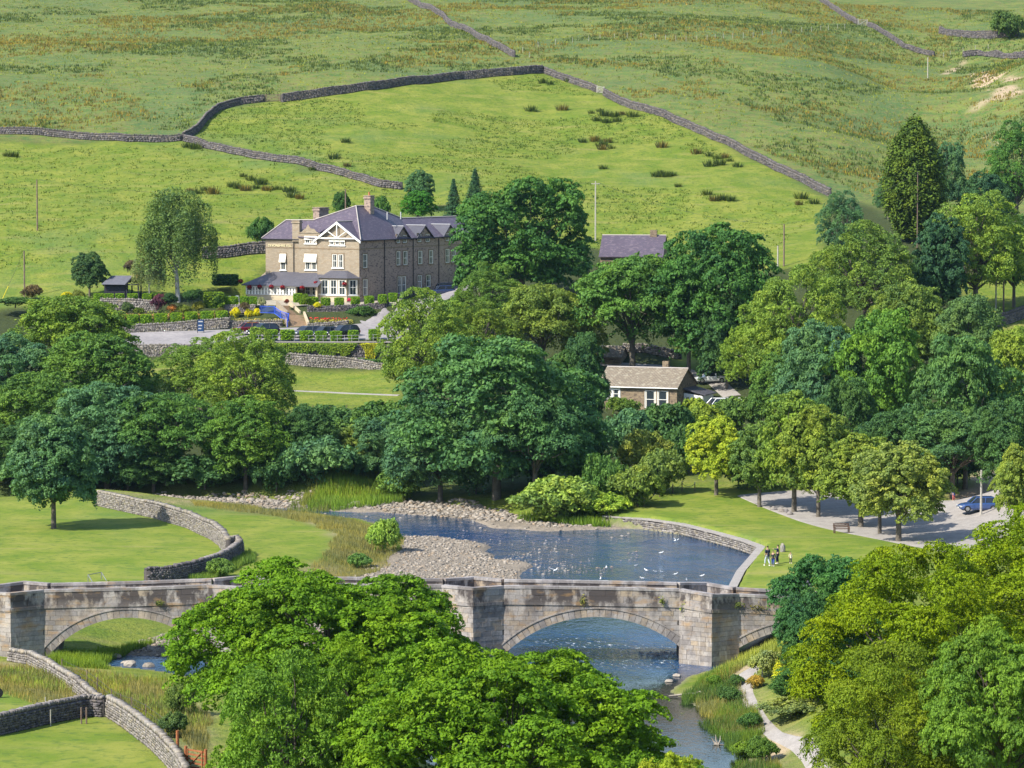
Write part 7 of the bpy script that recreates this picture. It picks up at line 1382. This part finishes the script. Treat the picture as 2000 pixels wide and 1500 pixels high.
cobbles('shingle_bar', BAR, 15000, .045, .22, 'pale shingle bar of cobbles beside the river above the bridge'); cobbles('far_shingle', SHORE, 9000, .05, .32, 'strip of rocks and shingle along the far river bank')
cobbles('bar_margin_stones', BAR, 1500, .05, .18, 'wet stones scattered off the edge of the shingle bar', test=lambda x, y: (sdist(BAR, x, y) > -.5) & (sdist(RIVER, x, y) < 0) & (y > BY + 8), wl=True, grow=14)
cobbles('shore_margin_stones', SHORE, 1200, .05, .26, 'wet stones along the water edge of the far shingle', test=lambda x, y: (sdist(SHORE, x, y) > -.5) & (sdist(RIVER, x, y) < 0), wl=True, grow=5)
cobbles('shallow_stones', Z0([(980, 1060), (1240, 1045), (1260, 1100), (1100, 1125), (1000, 1128)]), 260, .07, .2, 'scattered stones breaking the shallow water', test=lambda x, y: fbm(x, y, 7, 61, 2) > .52, wl=True)
cobbles('rapid_stones', Z0([(1250, 1272), (1340, 1275), (1344, 1282), (1250, 1280)]), 60, .1, .24, 'line of stones in the water under the main arch', wl=True)
RK = [rock(k, (1, .85, .6)) for k in range(101, 106)]
for i, (u, v, s, lb) in enumerate(((692, 992, .85, 'largest dark boulder on the far shingle'), (640, 985, .5, 'boulder on the far shingle left of the largest one'), (600, 982, .5, 'grey boulder among the far rocks at left'), (455, 980, .6, 'boulder beneath the overhanging sycamore'), (470, 984, .5, 'boulder beside the one beneath the sycamore'), (488, 982, .55, 'rightmost boulder beneath the overhanging sycamore'),
        (1262, 1086, .45, 'flat stone in mid river above the bridge'), (1225, 1095, .4, 'brownish stone in the shallow pool'), (1412, 1118, .7, 'dark flat slab in the water by the lawn'), (227, 1283, .45, 'stone in the side channel under the left arch'), (248, 1293, .6, 'flat boulder in the side channel'), (253, 1299, .5, 'nearest boulder in the side channel'), (290, 1300, .45, 'right boulder of the side channel'), (1308, 1330, .35, 'pale stone at the foot of the bridge pier'), (1322, 1320, .3, 'small pale stone beside the bridge pier'),
        (1570, 1026, .3, 'x'))[:-1]):
    p = atZ(u, v, 0.05); o = link('boulder', RK[i % 5]); o.location = (p[0], p[1], H(p[0], p[1]) * .5 + .1); o.scale = (s, s, s * (.5 if 'flat' in lb else 1)); o.rotation_euler = (0, 0, i * 1.3); tag(o, lb, 'boulder', 'boulders in and beside the river')
# ------------------------------------------------------------ grasses
def grass(name, poly, n, hmin, hmax, wd, col, label, test=None, lean=.25, spread=.35, tufts=False, mt='leaf', nb=9, zf=None):
    P = np.array(poly)[:, :2]; x0, y0 = P.min(0); x1, y1 = P.max(0); X_ = rng.uniform(x0, x1, n * 5); Y_ = rng.uniform(y0, y1, n * 5); k = sdist(P, X_, Y_) < (fbm(X_, Y_, 4, 15, 2) - .5) * 2
    if test is not None: k &= test(X_, Y_)
    X_, Y_ = X_[k][:n], Y_[k][:n]
    if tufts: m0 = len(X_); tv = rng.random(m0); hs = rng.uniform(.6, 1.25, m0); X_ = np.repeat(X_, nb) + rng.normal(size=m0 * nb) * spread * .5; Y_ = np.repeat(Y_, nb) + rng.normal(size=m0 * nb) * spread * .5; tv = np.repeat(tv, nb); hs = np.repeat(hs, nb)
    else: tv = fbm(X_, Y_, 2.5, 66, 2); hs = .7 + .6 * fbm(X_, Y_, 3.2, 67, 2)
    m = len(X_); Z_ = height(X_, Y_); h = rng.uniform(hmin, hmax, m) * hs; a = rng.random(m) * 6.28; dx = np.cos(a); dy = np.sin(a); la = rng.random(m) * 6.28; ll = h * lean * rng.random(m) * 1.6
    B = np.stack([X_, Y_, Z_ - .03], -1); t = np.stack([dx, dy, dx * 0], -1) * wd * (h / hmax)[:, None]; tip = B + np.stack([np.cos(la) * ll, np.sin(la) * ll, h], -1); mid = B + (tip - B) * .6 + np.stack([np.cos(la) * -ll * .15, np.sin(la) * -ll * .15, h * .05], -1)
    K = 3
    V = np.stack([B - t, B + t, tip], 1).reshape(-1, 3); f = np.arange(m * K).reshape(m, K); vv = np.clip(tv * .6 + rng.random(m) * .5, 0, 1)
    o = link(name, np_mesh(name, V, f, M[mt], attrs={'var': np.repeat(vv, K)})); o.color = (*col, 1); o['kind'] = 'stuff'; tag(o, label, 'grass'); return o
grass('bank_reeds', Z0([(1345, 1325), (1400, 1300), (1440, 1325), (1460, 1370), (1500, 1420), (1500, 1470), (1530, 1560), (1470, 1560), (1420, 1440), (1330, 1362)], 1), 13000, .25, .7, .028, (.085, .16, .035), 'lush tall grass on the right river bank below the bridge', test=lambda x, y: fbm(x, y, 2.6, 73, 2) > .40)
grass('bank_dark_grass', Z0([(1345, 1325), (1400, 1300), (1440, 1325), (1460, 1370), (1500, 1420), (1500, 1470), (1530, 1560), (1470, 1560), (1420, 1440), (1330, 1362)], 1), 7000, .25, .7, .028, (.05, .11, .045), 'darker bluish grass within the right bank reeds', test=lambda x, y: fbm(x, y, 2.6, 74, 2) > .52)
grass('bank_dry_grass', Z0([(1350, 1315), (1440, 1300), (1500, 1410), (1540, 1500), (1500, 1560), (1440, 1450)], 1.4), 7000, .3, .7, .025, (.15, .165, .075), 'straw-coloured grass heads on the right bank', test=lambda x, y: fbm(x, y, 5, 71, 2) > .5)
grass('pier_grass', Z0([(1395, 1290), (1440, 1272), (1500, 1262), (1540, 1262), (1540, 1285), (1480, 1290), (1420, 1305)], 1.5), 3500, .3, .8, .04, (.20, .25, .07), 'rough grass at the foot of the right bridge pier')
grass('left_channel_grass', Z0([(90, 1290), (110, 1265), (180, 1262), (300, 1240), (330, 1235), (250, 1260), (205, 1280), (230, 1305), (130, 1302)], .8), 9000, .3, .8, .035, (.11, .19, .035), 'tall green grass beside the side channel under the left arch')
grass('foreground_meadow_grass', Z0([(0, 1295), (60, 1292), (240, 1312), (330, 1330), (420, 1400), (400, 1470), (345, 1440), (250, 1400), (205, 1388), (150, 1400), (60, 1370), (-60, 1330), (-60, 1290)], 1), 20000, .25, .6, .03, (.160, .165, .09), 'pale seeding meadow grass around the tumbled foreground wall')
grass('foreground_green_tufts', Z0([(0, 1300), (330, 1320), (420, 1420), (345, 1460), (205, 1380), (90, 1370), (0, 1330)], 1), 5000, .3, .6, .045, (.15, .22, .06), 'green tufts within the pale foreground meadow', test=lambda x, y: fbm(x, y, 6, 81, 2) > .52)
grass('river_meadow_grass', Z0([(370, 986), (480, 992), (600, 1002), (720, 1016), (790, 1042), (770, 1078), (720, 1108), (640, 1132), (560, 1128), (640, 1090), (655, 1050), (610, 1022), (500, 1005), (380, 995)], 1), 22000, .22, .5, .03, (.155, .165, .085), 'band of pale seeding grass along the left river bank')
grass('far_reeds', Z0([(600, 985), (620, 965), (700, 960), (790, 958), (800, 975), (720, 985), (650, 988)], .6), 7000, .6, 1.3, .05, (.11, .20, .04), 'bright green reeds along the far shingle')
grass('far_bank_grass', Z0([(560, 970), (640, 930), (790, 925), (800, 960), (700, 962), (610, 978)], 1.5), 9000, .5, 1.1, .05, (.12, .16, .055), 'rough grass on the far bank slope above the reeds')
grass('right_shore_plants', Z0([(1010, 1005), (1100, 985), (1200, 975), (1260, 985), (1190, 1018), (1100, 1015)], .8), 9000, .4, 1.0, .06, (.11, .20, .035), 'lush bright plants beside the willow bush')
grass('meadow_wall_nettles', Z0([(345, 1130), (420, 1118), (475, 1090), (490, 1078), (500, 1095), (440, 1128), (380, 1140)], 1), 5000, .3, .8, .05, (.10, .18, .05), 'nettles along the outside of the meadow wall bend')
grass('wall_foot_grass', Z0([(1190, 1014), (1260, 1024), (1340, 1036), (1410, 1052), (1480, 1078), (1480, 1084), (1400, 1062), (1330, 1046), (1190, 1024)], 1.2), 2500, .15, .4, .03, (.30, .27, .12), 'dry grass fringe behind the river wall coping')
# rushes: single clumps one can point at, and the fell's countless tussocks
def rush_mesh(seed, n=70):
    g = np.random.default_rng(seed); a = g.random(n) * 6.28; r = g.random(n) ** .5 * .45; B = np.c_[np.cos(a) * r, np.sin(a) * r, np.zeros(n) - .05]; h = g.uniform(.55, 1.0, n); tip = B + np.c_[np.cos(a) * r * .7, np.sin(a) * r * .7, h]; t = np.c_[-np.sin(a), np.cos(a), a * 0] * .035; V = np.stack([B - t * 1.5, B + t * 1.5, tip], 1).reshape(-1, 3)
    return np_mesh('rush_clump', V, np.arange(n * 3).reshape(n, 3), M['leaf'], attrs={'var': np.repeat(g.random(n), 3)})
RU = [rush_mesh(k) for k in range(4)]
RC = [(1155, 222), (1172, 218), (1180, 226), (1200, 228), (1215, 224), (1165, 236), (1185, 240), (1205, 238), (1235, 228), (1098, 215), (1037, 217), (1138, 278), (1162, 276), (1175, 285), (1186, 278), (1194, 290), (1176, 292), (1293, 288), (1360, 300), (1385, 305), (1400, 310), (1415, 308), (1425, 315), (1405, 322), (1385, 325), (1441, 326), (1290, 340), (1282, 345), (1300, 345), (1312, 343), (1178, 330), (1325, 365), (1395, 392), (1410, 390), (1425, 392), (1565, 388), (1560, 400), (1380, 380), (1590, 398), (520, 372), (475, 345), (490, 352), (455, 365), (463, 368), (480, 372), (500, 368), (510, 360), (540, 370), (565, 375), (570, 385), (585, 388), (400, 372), (370, 375), (385, 378), (415, 378), (13, 305), (25, 306), (675, 278), (652, 310), (678, 325), (610, 332), (1112, 160), (1075, 165), (1060, 162), (365, 288), (380, 290)]
NUM = ['leftmost', 'second', 'third', 'fourth', 'fifth', 'sixth', 'seventh', 'eighth', 'ninth', 'tenth', 'eleventh', 'twelfth', 'thirteenth', 'fourteenth', 'fifteenth', 'sixteenth', 'seventeenth', 'eighteenth', 'nineteenth', 'twentieth']
def where(u, v):
    if u < 620: return 'in the row below the pale hill wall' if u > 430 else 'near the hill wall junction at left'
    if v < 170: return 'under the top corner of the enclosed green field'
    if v < 245: return 'in the upper right patch of the enclosed green field'
    if u < 800: return 'in the left part of the enclosed green field'
    if v < 300 and u < 1250: return 'in the middle patch of the enclosed green field'
    if u > 1340 and v < 340: return 'in the right patch beside the long pale hill wall'
    if u > 1500: return 'in the low right corner of the enclosed green field'
    if u < 1340: return 'in the centre right of the enclosed green field'
    return 'in the lowest patch of the enclosed green field'
seen_ = {}
for i, (u, v) in enumerate(sorted(RC)):
    p = G(u, v, 400); o = link('rush_clump', RU[i % 4]); s = (1.0 + .9 * ((i * 37) % 10) / 10); o.location = p; o.scale = (s * 1.35, s * 1.35, s * .85); o.rotation_euler = (0, 0, i); o.color = ((.05, .08, .028, 1), (.09, .085, .04, 1))[i % 4 == 3]
    wh_ = where(u, v); k = seen_.get(wh_, 0); seen_[wh_] = k + 1
    tag(o, ('leftmost rush clump ' if k == 0 else f'{NUM[k]} rush clump from left ') + wh_, 'rush clump', 'rush clumps of the enclosed green field' if u > 600 else 'rush clumps of the left hill field')
FE = [tuple(p[:2]) for p in (G(-300, 255), G(-300, 2), G(1580, 2), G(2250, 2), G(2250, 380), G(1700, 385), G(1065, 138), G(540, 185), G(420, 200), G(360, 255))]
PA = [tuple(p[:2]) for p in (G(-300, 285), G(350, 282), G(600, 330), G(1000, 420), G(1620, 390), G(1500, 500), G(1150, 500), G(700, 480), G(-300, 560))]
PB = [tuple(p[:2]) for p in (G(370, 265), G(430, 218), G(1060, 148), G(1330, 250), G(1610, 390), G(1100, 480), G(780, 362))]
grass('fell_tussocks_tawny', FE, 16000, .28, .6, .15, (.135, .125, .045), 'tawny tussocks over the upper fell', test=lambda x, y: fbm(x, y, 30, 91, 4) > .53, tufts=True, nb=6, spread=.8)
grass('fell_tussocks_green', FE, 16000, .3, .62, .15, (.055, .09, .035), 'dark green rushes scattered over the upper fell', test=lambda x, y: fbm(x, y, 18, 95, 4) > .55, tufts=True, nb=6, spread=.8)
grass('fell_tussocks_pale', FE, 16000, .2, .42, .15, (.13, .17, .05), 'pale green tussocks over the upper fell', tufts=True, nb=5, spread=.8)
grass('pasture_tufts', PA, 6000, .12, .3, .12, (.07, .115, .025), 'small dark tufts in the lower hill pasture', tufts=True, nb=5, spread=.5)
grass('pasture_tufts_upper', PB, 7000, .12, .32, .12, (.065, .11, .03), 'small dark tufts in the enclosed green field', test=lambda x, y: fbm(x, y, 22, 97, 2) > .47, tufts=True, nb=5, spread=.5)
# ------------------------------------------------------------ the air
hz = MB(); hz.box(-420, 420, -130, 1330, -3.5, 175); h_ = hz.build('haze', [])
hm = bpy.data.materials.new('haze'); hm.use_nodes = True; t = hm.node_tree; t.nodes.remove(t.nodes['Principled BSDF']); pv_ = t.nodes.new('ShaderNodeVolumePrincipled'); pv_.inputs['Color'].default_value = (.42, .66, 1, 1); pv_.inputs['Density'].default_value = .00003; pv_.inputs['Anisotropy'].default_value = .1
t.links.new(pv_.outputs[0], t.nodes['Material Output'].inputs['Volume']); h_.data.materials.clear(); h_.data.materials.append(hm); h_['kind'] = 'stuff'; h_['label'] = 'thin blue summer haze over the whole valley'; h_['category'] = 'haze'
tot = sum(len(m.polygons) for m in bpy.data.meshes); print('POLYS', tot)
